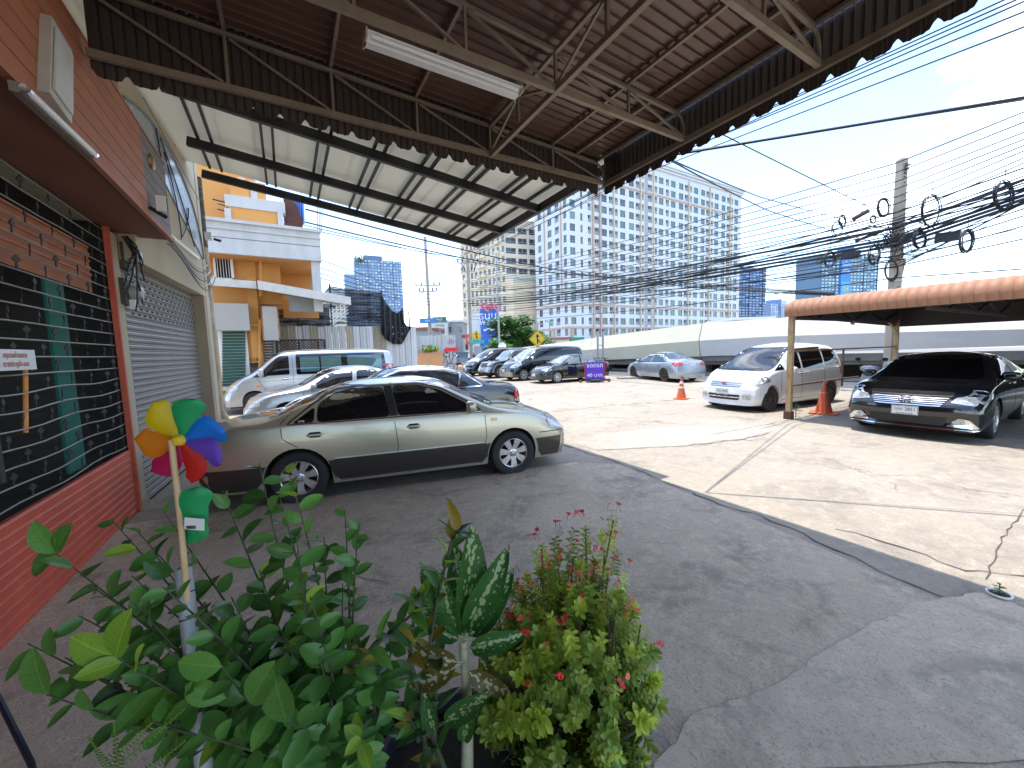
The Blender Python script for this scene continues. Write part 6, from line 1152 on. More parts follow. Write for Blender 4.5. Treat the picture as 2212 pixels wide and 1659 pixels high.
# low buildings and billboard far left of the road
lowm = [M('low_white', (.6, .62, .62), .8), M('low_teal', (.12, .3, .36), .7), M('low_red_roof', (.28, .09, .07), .7), M('low_grey', (.3, .32, .34), .8)]
def lowb(name, label, x0, x1, y0, y1, D, m_, roof=None, wn_=True):
    a, b = at(x0, y1, D), at(x1, y1, D); zt = at((x0+x1)/2, y0, D).z; t = thing(name, label, 'building', ((a.x+b.x)/2, (a.y+b.y)/2, 0)); g = MB(); dd = (b-a).normalized(); c = (a+b)/2+FW*5; g.box((c.x, c.y, zt/2), ((b-a).length, 10, zt), Matrix.Rotation(-YAW, 3, 'Z')); g.obj('wall', m_, t)
    if roof: g = MB(); g.box((c.x, c.y, zt+.2), ((b-a).length+1, 11, .5), Matrix.Rotation(-YAW, 3, 'Z')); g.obj('roof', roof, t)
    if wn_:
        for k in range(4): f = (k+.5)/4; p = a.lerp(b, f)-FW*.05; g = MB(); g.box((p.x, p.y, zt-1.8), ((b-a).length*.16, .1, 1.3), Matrix.Rotation(-YAW, 3, 'Z')); g.obj('window', gl[1], t)
    return t
lowb('red_roofed_house', 'low red roofed house peeping over the sprayed fence', 898, 935, 712, 740, 70, lowm[3], lowm[2]); lowb('white_house', 'white three storey house over the right part of the sprayed fence', 938, 962, 697, 740, 85, lowm[0], lowm[3]); lowb('glass_fronted_shop', 'grey glass fronted shop building left of the beige office block', 960, 1000, 695, 740, 90, lowm[3], lowm[0])
lowb('dark_ground_floor_shop', 'shop at the foot of the beige office block with red signs', 1004, 1042, 728, 760, 75, lowm[0], lowm[2]); lowb('red_awning_shops', 'row of red roofed shops below the white condominium', 1150, 1230, 734, 760, 80, lowm[0], lowm[2])
lowb('grey_rooftop_house', 'grey low roofs showing over the flyover right of the white condominium', 1588, 1665, 690, 720, 75, lowm[3], lowm[0]); lowb('grey_rear_shed', 'long grey shed behind the orange building and net', 470, 600, 640, 760, 33, M('shed_grey', (.25, .25, .24), .8), None, False)
hb = thing('blue_billboard', 'tall blue billboard with pink flowers and white Thai lettering beside the green tree', 'billboard', at(1062, 750, 70)); a, b = at(1040, 770, 70), at(1076, 670, 70); c = (a+b)/2; RY = Matrix.Rotation(-YAW, 3, 'Z')
g = MB(); g.box((c.x, c.y, (b.z+1.0)/2+.3), ((V((b.x, b.y, 0))-V((a.x, a.y, 0))).length, .4, b.z-1.0), RY); g.obj('board', M('billboard_blue', (.03, .15, .62), .5), hb)
g = MB(); g.box((c.x-RT.x*2.6, c.y-RT.y*2.6, b.z*.55), (1.6, .5, b.z*.9), RY); g.obj('side_panel', lowm[0], hb)
fz = lambda px, py: at(px, py, 69.6)
text('billboard_text', 'ธนบุรี', 1.9, whitep, frame(fz(1059, 683), RT, -FW), hb, .05); text('billboard_text', 'พลาซ่า', 1.5, whitep, frame(fz(1060, 696), RT, -FW), hb, .05); g = MB(); g.tube([fz(1045+k*3, 712+2*sin(k*1.3)) for k in range(9)], .18, 5); g.obj('white_script', whitep, hb)
for k in range(16): g = MB(); p = fz(1042+random.random()*36, 659+random.random()*8-abs(k-8)*.3); s_ = random.uniform(.35, .8); g.lathe([(.01, .1), (s_, .05), (s_*.8, -.05)], c=p, axis='Y', n=7); g.obj('pink_flower', M('billboard_pink', (.75, .25, .32), .6, rnd=.2), hb)
# trees
lfn = leafmat('far_foliage', (.07, .19, .04), (.14, .30, .06), tr=.3, rnd=.25)
trunkm = M('bark', (.10, .08, .06), .9, bump=.5)
lq = MB(); lq.add([(-.5, 0, 0), (0, -.28, .06), (.5, 0, 0), (0, .28, .06)], [(0, 1, 2, 3)]); 
def tree(name, label, base, h_, lobes, leaf, n, mat, group=None, rnd=1):
    t = thing(name, label, 'tree', base, group); base = V(base); g = MB(); g.tube([base, base+V((.1, 0, h_*.3)), base+V((0, .1, h_*.55))], [h_*.03, h_*.022, h_*.015], 8); tr_ = g.obj('trunk', trunkm, t, smooth=True)
    for c, r in lobes: g = MB(); g.tube([base+V((0, 0, h_*.35)), base+(V(c)*.5)+V((0, 0, h_*.2)), base+V(c)], [h_*.012, h_*.008, h_*.003], 5); g.obj('limb', trunkm, tr_)
    g = MB(); tot = sum(r[0]*r[1]*r[2] for c, r in lobes)
    for c, r in lobes:
        c = base+V(c)
        for _ in range(int(n*r[0]*r[1]*r[2]/tot)):
            u = V((random.gauss(0, 1), random.gauss(0, 1), random.gauss(0, 1))).normalized(); q = random.random()**.35*(1+.15*sin(u.x*7+u.y*5)); p = c+V((u.x*r[0]*q, u.y*r[1]*q, u.z*r[2]*q)); rot = Matrix.Rotation(random.random()*6.3, 3, 'Z') @ Matrix.Rotation(random.uniform(-.7, .7), 3, 'X'); s_ = leaf*random.uniform(.6, 1.3)
            g.add([p+rot @ (v*s_) for v in lq.v], [(0, 1, 2, 3)])
    g.obj('crown', mat, t, fixn=False); return t
def lob(n, R_, zc, zs, rr): return [((random.uniform(-R_, R_), random.uniform(-R_, R_)*.6, zc+random.uniform(-zs, zs)), (rr*random.uniform(.7, 1.2), rr*random.uniform(.7, 1.1), rr*random.uniform(.35, .6))) for _ in range(n)]
tb = at(1112, 750, 62); tree('spreading_green_tree', 'wide green tree growing behind the row of parked vans', (tb.x, tb.y, 0), 7.5, lob(18, 4.0, 4.3, 2.0, 2.2), .5, 12000, lfn)
tb = at(1062, 750, 55); tree('low_green_tree', 'smaller darker green tree at the left foot of the wide tree', (tb.x, tb.y, 0), 4.5, lob(6, 1.8, 2.0, 1.1, 1.2), .34, 2500, lfn)
tb = at(1172, 750, 66); tree('yellow_green_tree', 'thin yellow green tree right of the wide tree', (tb.x, tb.y, 0), 6, lob(6, 2.2, 3.4, 1.3, 1.2), .36, 1500, lfn)
tb = at(1545, 712, 48); tree('small_tree', 'small light green treetop showing over the flyover wall', (tb.x, tb.y, 0), 4.6, lob(5, 1.6, 3.6, .4, .9), .28, 1500, lfn)
for i, (x, y, D) in enumerate(((778, 560, 398), (1775, 560, 359), (1812, 552, 359), (1880, 556, 359))): 
    p = at(x, y, D); t = thing('rooftop_tree', ['tree on the roof garden of the blue grey tower', 'left tree on the roof of the banner tower', 'middle tree on the roof of the banner tower', 'right tree on the roof of the banner tower'][i], 'tree', p, 'rooftop trees'); g = MB()
    g.tube([p-V((0, 0, 4)), p], .5, 5); g.obj('trunk', trunkm, t); g = MB()
    for _ in range(160): u = V((random.gauss(0, 2.6), random.gauss(0, 2), random.gauss(0, 1.6))); rot = Matrix.Rotation(random.random()*6, 3, 'Z') @ Matrix.Rotation(1, 3, 'X'); g.add([p+u+rot @ (v*1.8) for v in lq.v], [(0, 1, 2, 3)])
    g.obj('crown', M('roof_tree', (.06, .12, .10), .8), t, fixn=False)
# plants in front of the sprayed fence
plm = leafmat('variegated_leaf', (.30, .34, .06), (.16, .28, .06)); 
def bushy(name, label, base, r, h_, n, leafl, mat, group=None):
    t = thing(name, label, 'plant', base, group); base = V(base)
    for k in range(n):
        a = random.random()*6.28; e = random.uniform(.3, 1.3); L_ = leafl*random.uniform(.7, 1.2); d = V((cos(a)*cos(e), sin(a)*cos(e), sin(e))); p = base+V((cos(a)*r*.3*random.random(), sin(a)*r*.3*random.random(), h_*random.random()*.5)); sd = d.cross(V((0, 0, 1))).normalized()*L_*.12
        g = MB(); q = p+d*L_*.6+V((0, 0, .02)); e2 = p+d*L_-V((0, 0, L_*.35)); g.add([p, q-sd, q+sd, e2], [(0, 1, 2), (1, 3, 2)]); g.obj('leaf', mat, t, fixn=False)
    g = MB(); g.tube([base-V((0, 0, .0)), base+V((0, 0, h_*.5))], .03, 5); g.obj('stem', trunkm, t); return t
p = fpt(925, 762)-fn_*-.55; p.z = 1.72; bushy('striped_plant', 'yellow green striped plant on the left of the low orange wall', p, .3, .5, 46, .6, plm, 'striped plants on the orange wall')
p = fpt(942, 762)-fn_*-.55; p.z = 1.72; bushy('striped_plant', 'yellow green striped plant at the right end of the low orange wall', p, .3, .5, 40, .55, plm, 'striped plants on the orange wall')
# ================================================================ POLES, SIGNS, CABLES
cpm = M('pole_concrete', (.36, .32, .26), .85, var=.1, dirt=(.25, .21, .16), ds=1.5, bump=.3); insu = M('insulator_brown', (.06, .03, .04), .3)
def upole(label, x, y, h_, w_, arms, group='concrete utility poles', lean=(0, 0)):
    t = thing('utility_pole', label, 'utility pole', (x, y, 0), group); g = MB(); b = V((x, y, 0)); tp = V((x+lean[0], y+lean[1], h_)); h2 = w_/2
    g.add([b+RT*(i*h2)+FW*(j*h2) for i, j in ((-1, -1), (1, -1), (1, 1), (-1, 1))]+[tp+RT*(i*h2*.75)+FW*(j*h2*.75) for i, j in ((-1, -1), (1, -1), (1, 1), (-1, 1))], [(0, 1, 5, 4), (1, 2, 6, 5), (2, 3, 7, 6), (3, 0, 4, 7), (4, 5, 6, 7), (3, 2, 1, 0)]); g.obj('pole', cpm, t)
    for z, L_ in arms:
        c = b.lerp(tp, z/h_); g = MB(); g.bar(c-RT*L_/2, c+RT*L_/2, .1, .12); g.obj('cross_arm', galv, t)
        for s_ in (-1, -.55, .55, 1): q = c+RT*L_/2*s_*.95; g = MB(); g.lathe([(.05, .06), (.09, .12), (.05, .16), (.09, .22), (.05, .26), (.08, .34), (.02, .42)], c=q, n=8); g.obj('insulator', insu, t)
    return t, b, tp
PX, PY = 17.05, 4.62
pt, pb0, ptp = upole('thick concrete utility pole with cable coils rising behind the orange carport', PX, PY, onx(1937, 347, PX).z, .26, [], lean=(.05, .0))
for z in (3.6, 4.4, 4.9, 5.4): g = MB(); g.box((PX+.02, PY, z), (.27, .27, .04), Matrix.Rotation(-YAW, 3, 'Z')); g.obj('steel_band', galv, pt)
for k in range(12): g = MB(); g.box(V((PX, PY, 2.6+k*.4))-FW*.125+RT*.02, (.03, .02, .03)); g.obj('bolt_hole', dark, pt)
g = MB(); p = onx(1948, 372, PX-.1); [g.bar(onx(1942+4*k, 395-9*k, PX), onx(1952+4*k, 390-9*k, PX), .04) for k in range(5)]; g.bar(onx(1942, 400, PX), onx(1960, 352, PX), .05); g.obj('insulator_rack', insu, pt)
g = MB(); g.poly([onx(1938, 620, PX+.3), onx(1950, 560, PX+.3), onx(1958, 562, PX+.3), onx(1946, 612, PX+.3)], .05, (-1, 0, 0)); g.obj('cable_guard', galv, pt)
fp = at(1018, 760, 41.5); upole('far concrete utility pole with crossarms in front of the beige office block', fp.x, fp.y, at(1014, 560, 41.5).z, .34, [(at(1014, 561, 41.5).z-.3, 2.2), (at(1014, 580, 41.5).z-.3, 1.4)])
f2 = at(932, 760, 40); upole('tall slim concrete pole with crossarms behind the sprayed fence', f2.x, f2.y, at(925, 512, 40).z, .3, [(at(925, 617, 40).z, 2.5), (at(925, 630, 40).z, 1.8)], lean=(-.1, 0))
for x, y0, D, lb in ((1163, 695, 60, 'thin pole left of the yellow merge sign near the green tree'), (1120, 690, 70, 'thin pole in the crown of the wide green tree'), (1412, 560, 55, 'slim pole in front of the middle of the white condominium'), (1188, 690, 75, 'pole with crossarms right of the wide green tree')): p = at(x, 760, D); upole(lb, p.x, p.y, at(x, y0, D).z, .24, [(at(x, y0+5, D).z, 1.6)], 'distant slim poles')
def lamp(label, x, y0, y1, D, arm, group='street lamps'):
    p = at(x, 760, D); t = thing('street_lamp', label, 'street lamp', (p.x, p.y, 0), group); top = at(x, y0, D); g = MB(); g.tube([(p.x, p.y, 0), (p.x, p.y, top.z)], [.13, .08], 8); g.obj('pole', galv, t); e = V((p.x, p.y, top.z))+RT*arm+V((0, 0, abs(arm)*.25)); g = MB(); g.tube([(p.x, p.y, top.z-.1), e], .04, 6); g.obj('arm', galv, t); g = MB(); g.box(e, (.7, .25, .14), RY); g.obj('lamp_head', galv, t)
lamp('tall grey street lamp standing behind the parked vans', 1079, 545, 745, 42, -1.6); lamp('street lamp with long arm in front of the white condominium', 1408, 590, 745, 40, -2.6)
# twin grey posts by the flyover
tw = thing('twin_grey_posts', 'pair of slim grey posts clamped together in front of the flyover wall', 'post', onz(1297, 812))
for x in (1292, 1303): a = onz(x, 808); b = at(x, 716, (a-V((0, 0, 0))).dot(FW)); g = MB(); g.tube([a, V((a.x, a.y, b.z))], .07, 8); g.obj('post', galv, tw); g = MB(); g.tube([V((a.x, a.y, b.z)), V((a.x, a.y, b.z+.15))], .05, 8); g.obj('cap', black, tw)
a = onz(1297, 808); g = MB(); g.box(a+V((0, 0, 1.9)), (.35, .1, .06), RY); g.obj('clamp', galv, tw)
yel = M('sign_yellow_paint', (.75, .48, .02), .5, var=.03)
def merge(label, px, py, D, r, pole):
    c = at(px, py, D); t = thing('merge_sign', label, 'road sign', (c.x, c.y, 0), 'yellow merge signs'); E = (RT, V((0, 0, 1)))
    def Q(a, b, o=0): return c+RT*a+V((0, 0, b))-FW*o
    g = MB(); g.poly([Q(-r, 0), Q(0, -r), Q(r, 0), Q(0, r)], .02, -FW); g.obj('plate', yel, t); g = MB()
    rr = r*.9; P_ = [Q(-rr, 0, .025), Q(0, -rr, .025), Q(rr, 0, .025), Q(0, rr, .025)]; [g.bar(P_[i], P_[(i+1) % 4], r*.03) for i in range(4)]; g.obj('border', black, t)
    g = MB(); g.bar(Q(0, -r*.55, .03), Q(0, r*.3, .03), r*.13, .01, up=-FW); g.bar(Q(r*.32, -r*.42, .03), Q(0, -r*.05, .03), r*.11, .01, up=-FW); g.poly([Q(-r*.22, r*.22, .025), Q(r*.22, r*.22, .025), Q(0, r*.58, .025)], .012, -FW); g.obj('arrow_symbol', black, t)
    if pole: g = MB(); g.tube([(c.x+FW.x*.04, c.y+FW.y*.04, 0), Q(0, r*.5)+FW*.04], .035, 6); g.obj('post', galv, t)
merge('larger yellow diamond merge sign with black arrow above the black van', 1161, 732, 30, .68, True); merge('smaller yellow diamond merge sign on the far utility pole', 1029, 726, 41, .62, False)
tg_ = thing('teal_plate', 'small teal street plate under the smaller merge sign', 'sign', at(1031, 738, 41)); g = MB(); g.box(at(1031, 738, 41), (1.5, .05, .4), RY); g.obj('plate', M('teal_sign', (.05, .38, .35), .5), tg_)
gx = thing('pole_cabinet', 'grey cabinet strapped to the foot of the far utility pole', 'cabinet', at(1032, 760, 40.6)); g = MB(); g.box(at(1032, 757, 40.8), (.8, .3, .9), RY); g.obj('case', galv, gx)
mr_ = thing('convex_mirror', 'round convex traffic mirror above the parked off roader', 'mirror', at(1085, 749, 32)); c = at(1085, 749, 32); g = MB(); g.lathe([(.36, 0), (.34, -.05), (.2, -.1), (.001, -.12)], c=c, axis='Y', n=20); g.obj('mirror_face', chrome, mr_, smooth=True); g = MB(); g.tube([(c.x, c.y+.05, 0), c+V((0, .05, 0))], .03, 6); g.obj('post', galv, mr_)
for i, (x, y, D, w_, h_, m_, tx, lb) in enumerate(((949, 690, 70, 2.6, .9, 'sign_dgreen', 'ธนบุรี', 'dark green road sign on a gantry over the sprayed fence'), (950, 703, 69, 3.0, .8, 'sign_pale', 'ตลาดพลู', 'pale sign under the dark green road sign'), (924, 693, 39, 1.6, .5, 'sign_blue', 'ซอย', 'small blue street name plate on the slim pole'), (1016, 733, 66, 1.6, 1.8, 'sign_red', 'รถ', 'small red and white sign left of the far utility pole'))):
    p = at(x, y, D); t = thing('street_sign', lb, 'sign', p); g = MB(); g.box(p, (w_, .06, h_), RY); g.obj('plate', M(m_, [(.03, .14, .10), (.5, .55, .5), (.06, .22, .5), (.6, .1, .08)][i], .5), t); text('lettering', tx, h_*.55, whitep if i != 1 else black, frame(p-FW*.05, RT, -FW), t, .01); g = MB(); g.tube([(p.x+FW.x*.1, p.y+FW.y*.1, 0), p+FW*.1+V((0, 0, h_))], .05, 6); g.obj('post', galv, t)
# distant pickup and a rider
pk = thing('silver_pickup', 'distant silver pickup truck beyond the litter planter', 'pickup truck', at(1002, 765, 46)); p = at(1003, 765, 46); p.z = 0; RYc = Matrix.Rotation(-YAW-.5, 3, 'Z')
def pkp(x, y, z): return p+RYc @ V((x, y, z))
def pbox(nm, c, d_, m_, tp=1): g = MB(); g.box(pkp(*c), d_, RYc); vs8 = g.v; cc0 = pkp(*c); g.v = [q if q.z < cc0.z else V((pkp(c[0], 0, 0).x+(q.x-pkp(c[0], 0, 0).x)*tp, pkp(c[0], 0, 0).y+(q.y-pkp(c[0], 0, 0).y)*tp, q.z)) for q in vs8]; g.obj(nm, m_, pk)
pbox('body', (0, 0, .75), (4.8, 1.75, .6), slv2, .97); pbox('cab', (.3, 0, 1.35), (1.9, 1.6, .6), glassc, .75); pbox('cab_roof', (.3, 0, 1.68), (1.3, 1.3, .06), slv2); pbox('front_bumper', (2.42, 0, .5), (.1, 1.7, .25), black)
for x in (-1.5, 1.5):
    for y in (-.8, .8): g = MB(); c = pkp(x, y, .36); dd = RYc @ V((0, .1, 0)); g.tube([c-dd, c+dd], .36, 16); g.obj('wheel', rubber, pk)
cabm = M('cable_black', (.012, .012, .015), .5)
def cable(pts, r, label, group=None, mat=None, sag=.0, name='overhead_cable'):
    P = []; 
    for i in range(len(pts)-1):
        a, b = V(pts[i]), V(pts[i+1]); n = 14; s_ = sag*(b-a).length**2/900
        P += [a.lerp(b, k/n)-V((0, 0, 4*s_*(k/n)*(1-k/n))) for k in range(n)]
    P.append(V(pts[-1])); g = MB(); g.tube(P, r, 5, cap=False); return g.obj(name, mat or cabm, None, smooth=True, label=label, cat='cable', group=group)
ORD = ['topmost', 'second', 'third', 'fourth', 'fifth', 'sixth', 'seventh', 'eighth', 'ninth', 'tenth', 'eleventh', 'twelfth', 'thirteenth', 'fourteenth', 'fifteenth', 'sixteenth', 'seventeenth', 'eighteenth', 'nineteenth', 'twentieth']
GR = 'cables strung along the road past the coil covered pole'
# heavy bundles: pixel heights at the near pole, right edge and far pole
yn = [352, 372, 392, 408, 425, 440, 458, 470, 482, 492, 500, 508, 514, 522, 530, 540, 552, 563, 575, 600]
yr = [246, 268, 290, 305, 318, 330, 345, 356, 384, 392, 404, 418, 426, 434, 442, 455, 470, 492, 520, 585]
yf = [592, 597, 602, 606, 610, 614, 618, 622, 626, 630, 640, 643, 646, 650, 655, 660, 664, 668, 672, 690]
for i, (a, b, c) in enumerate(zip(yn, yr, yf)):
    X = PX-.25-.03*(i % 4); A_ = onx(1937, a, X); B_ = onx(2212, b, X); far = at(1018, c, 41.3); nx_ = A_+(B_-A_)*5.5+V((0, 0, .5))
    cable([nx_, A_, far], .017 if i not in (9, 12, 13, 14) else .045, ('thick' if i in (9, 12, 13, 14) else 'thin')+' black road cable, '+ORD[i]+' from the top where it passes the coil covered pole', GR, sag=.35)
for i, (a, b) in enumerate(((400, 25), (408, 58), (380, -8), (384, 3), (372, -20))):
    X = 14.0; A_ = onx(1400+i*8, [357, 368, 345, 350, 338][i], X); B_ = onx(2212, b, X); d = (B_-A_); far = at([1003, 1016, 990, 1025, 996][i], 549+i, 41.3)
    cable([B_+d*3, B_, A_], .018, 'power line at the brown canopy edge, '+['third', 'lowest', 'second lowest', 'second', 'topmost'][i]+' of five at the upper right', 'high power lines beside the brown canopy', sag=0); cable([A_, far], .018, 'power line to the far pole crossarm, '+['second', 'fourth', 'leftmost', 'rightmost', 'third'][i]+' insulator there', 'high power lines reaching the far pole', sag=.15)
# left-side lines
for i, (x0, y0, x1, y1) in enumerate(((470, 452, 1018, 560), (460, 430, 1150, 585), (470, 440, 1100, 580), (660, 452, 1240, 590))): cable([ony(x0, y0, 17), at(x1, y1, 30), at(1430, 600+i*4, 34), onx(1800, 632+i*2, 22)], .035 if i % 2 else .02, 'black cable drooping right from the orange building, '+['thin topmost', 'thick second', 'thin third', 'thick lowest'][i]+' of four', 'cables crossing behind the white roofed canopy', sag=.4)
for i, (x0, y0) in enumerate(((690, 560), (690, 578), (690, 590), (690, 600))): cable([ony(x0, y0, 17), at(1018, 650+i*5, 41)], .018, 'cable from the orange balcony end to the far pole, '+ORD[i]+' of four', 'cables from the orange balcony', sag=.5)
for i, (xa, ya) in enumerate(((1003, 549), (1010, 549), (1030, 549), (1036, 549), (1006, 569), (1028, 569))): a = at(xa, ya, 41.4); b = at(925-12+i*6, 612 if i < 4 else 626, 40); cable([a, b, at(880-i*8, 668+i*7, 60)], .014, 'thin line between the two far concrete poles, '+ORD[i]+' insulator from the left', 'lines between the far concrete poles', sag=.2)
# service drop from the canopy corner
for k in range(14):
    a, b, c = random.uniform(440, 590), random.uniform(300, 560), random.uniform(596, 690); X = PX-.3-.04*(k % 5); A_ = onx(1937, a, X); B_ = onx(2212, a-(a-380)*.25-random.uniform(40, 100), X); far = at(1018+random.uniform(-4, 4), c, 41.2)
    cable([B_+(B_-A_)*4, A_, far], random.choice([.010, .012, .022]), 'slack black cable among the dense bundle lashed to the coil covered pole', 'slack cables in the road bundle', sag=random.uniform(.4, .9))
cc1 = onx(1433, 338, 4.05); cable([cc1, onx(2212, 211, 6.2), onx(2212, 211, 6.2)+(onx(2212, 211, 6.2)-cc1)*1.0], .015, 'thick twisted cable from the brown canopy corner towards the upper right', sag=.12, name='twisted_cable'); cable([cc1+V((0, 0, .02)), onx(2212, 216, 6.3)], .006, 'thin cable wound along the thick twisted cable', sag=.16)
cable([cc1, onx(1660, 455, 9), onx(1935, 535, PX-.2)], .010, 'wavy service cable dropping from the canopy corner to the pole', sag=.6); cable([cc1, onx(1640, 425, 9), onx(1850, 480, PX-.2)], .010, 'thinner service cable above the wavy one towards the pole', sag=.3); cable([onx(1560, 290, 8), onx(1880, 448, PX-.2)], .013, 'straight diagonal cable descending to the pole from upper left', sag=.1)
for i, (y0, y1) in enumerate(((553, 512), (558, 518))): cable([onx(1937, y0, PX), onx(2212, y1-20, PX)], .012, ['upper', 'lower'][i]+' of two thin lines right of the utility pole just above the carport', 'lower lines right of the utility pole', sag=.2)
cable([onx(1430, 672, PX), onx(1930, 560, PX)], .010, 'thin lower line left of the utility pole', sag=.3)
# coils
def coil(label, cx, cy, r, turns, X, group='cable coils hanging beside the utility pole', tk=.012):
    c = onx(cx, cy, X); D = (c-V((0, 0, EYE))).length; rad = r/829.5*(c.dot(FW)); t = thing('cable_coil', label, 'cable coil', c-V((0, 0, rad)), group); v1 = RT; v2 = V((0, 0, 1)); ax = random.uniform(.85, 1); til = random.uniform(-.4, .4)
    for k in range(turns):
        rr = rad*random.uniform(.9, 1.03); o_ = V((random.uniform(-.03, .03), random.uniform(-.03, .03), random.uniform(-.03, .03))); g = MB(); g.tube([c+o_+v1*(rr*ax*cos(a)*cos(til)-rr*sin(a)*sin(til)*.2)+v2*rr*sin(a)+FW*rr*.25*cos(a) for a in [2*pi*q/26 for q in range(27)]], tk, 5, cap=False); g.obj('loop', cabm, t, smooth=True)
    g = MB(); g.tube([c+v2*rad, c+v2*(rad+.35)], .008, 4); g.obj('tie', cabm, t)
SX_ = lambda X: (3100+X/2.37)/1.8083; SY_ = lambda Y_: (600+Y_/2.37)/1.8083
for lb, X, Y_, r, n in (('small cable coil upper left of the pole', 450, 625, 48, 4), ('cable coil just below the small upper left coil', 400, 695, 62, 3), ('lowest left cable coil above the banner tower', 335, 978, 68, 5), ('cable coil over the right side of the banner tower', 745, 935, 84, 4), ('dense cable coil just right of the pole', 1170, 795, 78, 7), ('cable coil to the right of the hanging black box', 1605, 808, 100, 6), ('largest cable coil right of the pole top', 1275, 530, 138, 4), ('thick cable coil near the right edge of the view', 1945, 390, 122, 9), ('tangled coil touching the left side of the pole', 835, 500, 78, 7), ('tiny coil left of the pole', 735, 608, 34, 3), ('narrow coil pressed against the pole', 865, 790, 36, 4), ('coil wrapped around the lower pole', 905, 1085, 88, 6)):
    coil(lb, SX_(X), SY_(Y_), r/2.37/1.8083, n, PX-.35)
for i, (X, Y_) in enumerate(((528, 940), (1427, 770))): c = onx(SX_(X), SY_(Y_), PX-.3); t = thing('splice_box', ['black splice box hanging over the banner tower', 'black splice box hanging right of the pole'][i], 'cable box', c, 'black splice boxes'); g = MB(); g.box(c, (.14, .5, .26), Matrix.Rotation(.08, 3, 'X')); g.obj('case', black, t); [MBt.tube([c+V((0, s_, .1)), c+V((0, s_*.8, .32))], .01, 4) or MBt.obj('hanger', cabm, t) for s_, MBt in ((-.12, MB()), (.12, MB()))]
for i, (X, Y_, L_) in enumerate(((620, 568, .42), (700, 762, .7))): c = onx(SX_(X), SY_(Y_), PX-.35); t = thing('cable_closure', ['short grey cable closure left of the pole', 'long black cable closure below the tangled coil'][i], 'cable closure', c, 'cable closures'); g = MB(); g.tube([c+V((0, L_/2, -.08)), c-V((0, L_/2, -.08))], .07-.02*i, 10); g.obj('sleeve', [M('closure_brown', (.06, .045, .04), .6), cabm][i], t, smooth=True)
tn = thing('cable_tangle', 'tangle of thin wires lashed around the utility pole', 'wiring', onx(1935, 520, PX))
for k in range(34):
    a = onx(1935+random.uniform(-70, 30), random.uniform(470, 560), PX-.3); b = onx(1935+random.uniform(-30, 110), random.uniform(480, 560), PX-.3); m_ = a.lerp(b, .5)+V((random.uniform(-.2, .2), 0, random.uniform(-.35, .1))); g = MB(); g.tube([a, a.lerp(m_, .6)+V((0, 0, random.uniform(-.1, .15))), m_, b.lerp(m_, .4)+V((0, 0, random.uniform(-.15, .1))), b], random.choice([.006, .009, .014]), 4, cap=False); g.obj('wire', cabm if k % 6 else galv, tn)
# ================================================================ FOREGROUND PLANTS, POTS, PINWHEEL
potm = M('black_pot', (.014, .016, .022), .45, var=.25, vs=6, dirt=(.06, .06, .06), ds=5, da=.5); soil = M('potting_soil', (.03, .022, .015), .95, bump=.8)
def pot(label, c, r, h_):
    t = thing('plant_pot', label, 'plant pot', c, 'black plastic plant pots'); c = V(c); g = MB(); g.lathe([(r*.72, 0), (r*.78, .01), (r*.95, h_*.88), (r*1.04, h_*.89), (r*1.05, h_), (r*.97, h_), (r*.93, h_*.86), (.01, h_*.84)], c=c, n=40); g.obj('pot', potm, t, smooth=True); g = MB(); g.lathe([(r*.93, h_*.86), (r*.5, h_*.9), (.01, h_*.88)], c=c, n=30); g.obj('soil', soil, t, smooth=True); return t
def leafmesh(L_, W_, mats, cup=.18, bend=.15, tipp=.6, n=6, nm='leaf', wav=0, pw_=.7):
    g = MB(); rows_ = []
    for i in range(n+1):
        u = i/n; w_ = W_/2*(sin(pi*u**tipp))**pw_ if 0 < u < 1 else .0; z = -bend*L_*u*u; x = L_*u
        rows_.append([(x, -w_, z+cup*w_+wav*sin(u*9)), (x, -w_*.5, z+cup*w_*.35), (x, 0, z), (x, w_*.5, z+cup*w_*.35), (x, w_, z+cup*w_+wav*sin(u*9+1))])
    for r_ in rows_: g.v += [V(p) for p in r_]
    g.f = [(i*5+j, (i+1)*5+j, (i+1)*5+j+1, i*5+j+1) for i in range(n) for j in range(4)]; g.m = [0]*len(g.f)
    g.add([(-.15*L_, -.001, 0), (0, -.0015, 0), (0, .0015, 0), (-.15*L_, .001, 0)], [(0, 1, 2, 3)]); return g.mesh(nm, mats, smooth=True, fixn=False)
lf_d = leafmat('dark_leaf', (.034, .105, .027), (.075, .20, .045), tr=.25, rnd=.4, rough=.33, vein=True); lf_m = leafmat('mid_leaf', (.07, .19, .035), (.12, .29, .05), tr=.33, rnd=.3, vein=True); lf_y = leafmat('young_leaf', (.22, .42, .04), (.34, .52, .06), tr=.45, rnd=.2, vein=True)
stem = M('green_brown_stem', (.06, .075, .035), .7, bump=.3); stemw = M('woody_stem', (.12, .09, .06), .85, bump=.4)
lf_e = leafmat('leaf_plain', (.05, .15, .035), (.10, .25, .05), tr=.3, rnd=.1, rough=.35)
BIG = [leafmesh(1, .56, m_, cup=c_, bend=b_, tipp=.92, n=8) for m_, c_, b_ in ((lf_d, .2, .1), (lf_d, .35, .3), (lf_m, .25, .15), (lf_m, .1, .35), (lf_y, .3, .15))]
def orient(d, up, roll):
    d = V(d).normalized(); u = V(up)-d*V(up).dot(d); u = u.normalized() if u.length > 1e-3 else V((1, 0, 0)); y = u.cross(d); m_ = Matrix((d, y, u)).transposed(); return (m_ @ Matrix.Rotation(roll, 3, 'X')).to_4x4()
def addleaf(t, me, p, d, s_, roll=0, up=(0, 0, 1)): return inst('leaf', me, Matrix.Translation(p) @ orient(d, up, roll) @ Matrix.Scale(s_, 4), t)
random.seed(21)
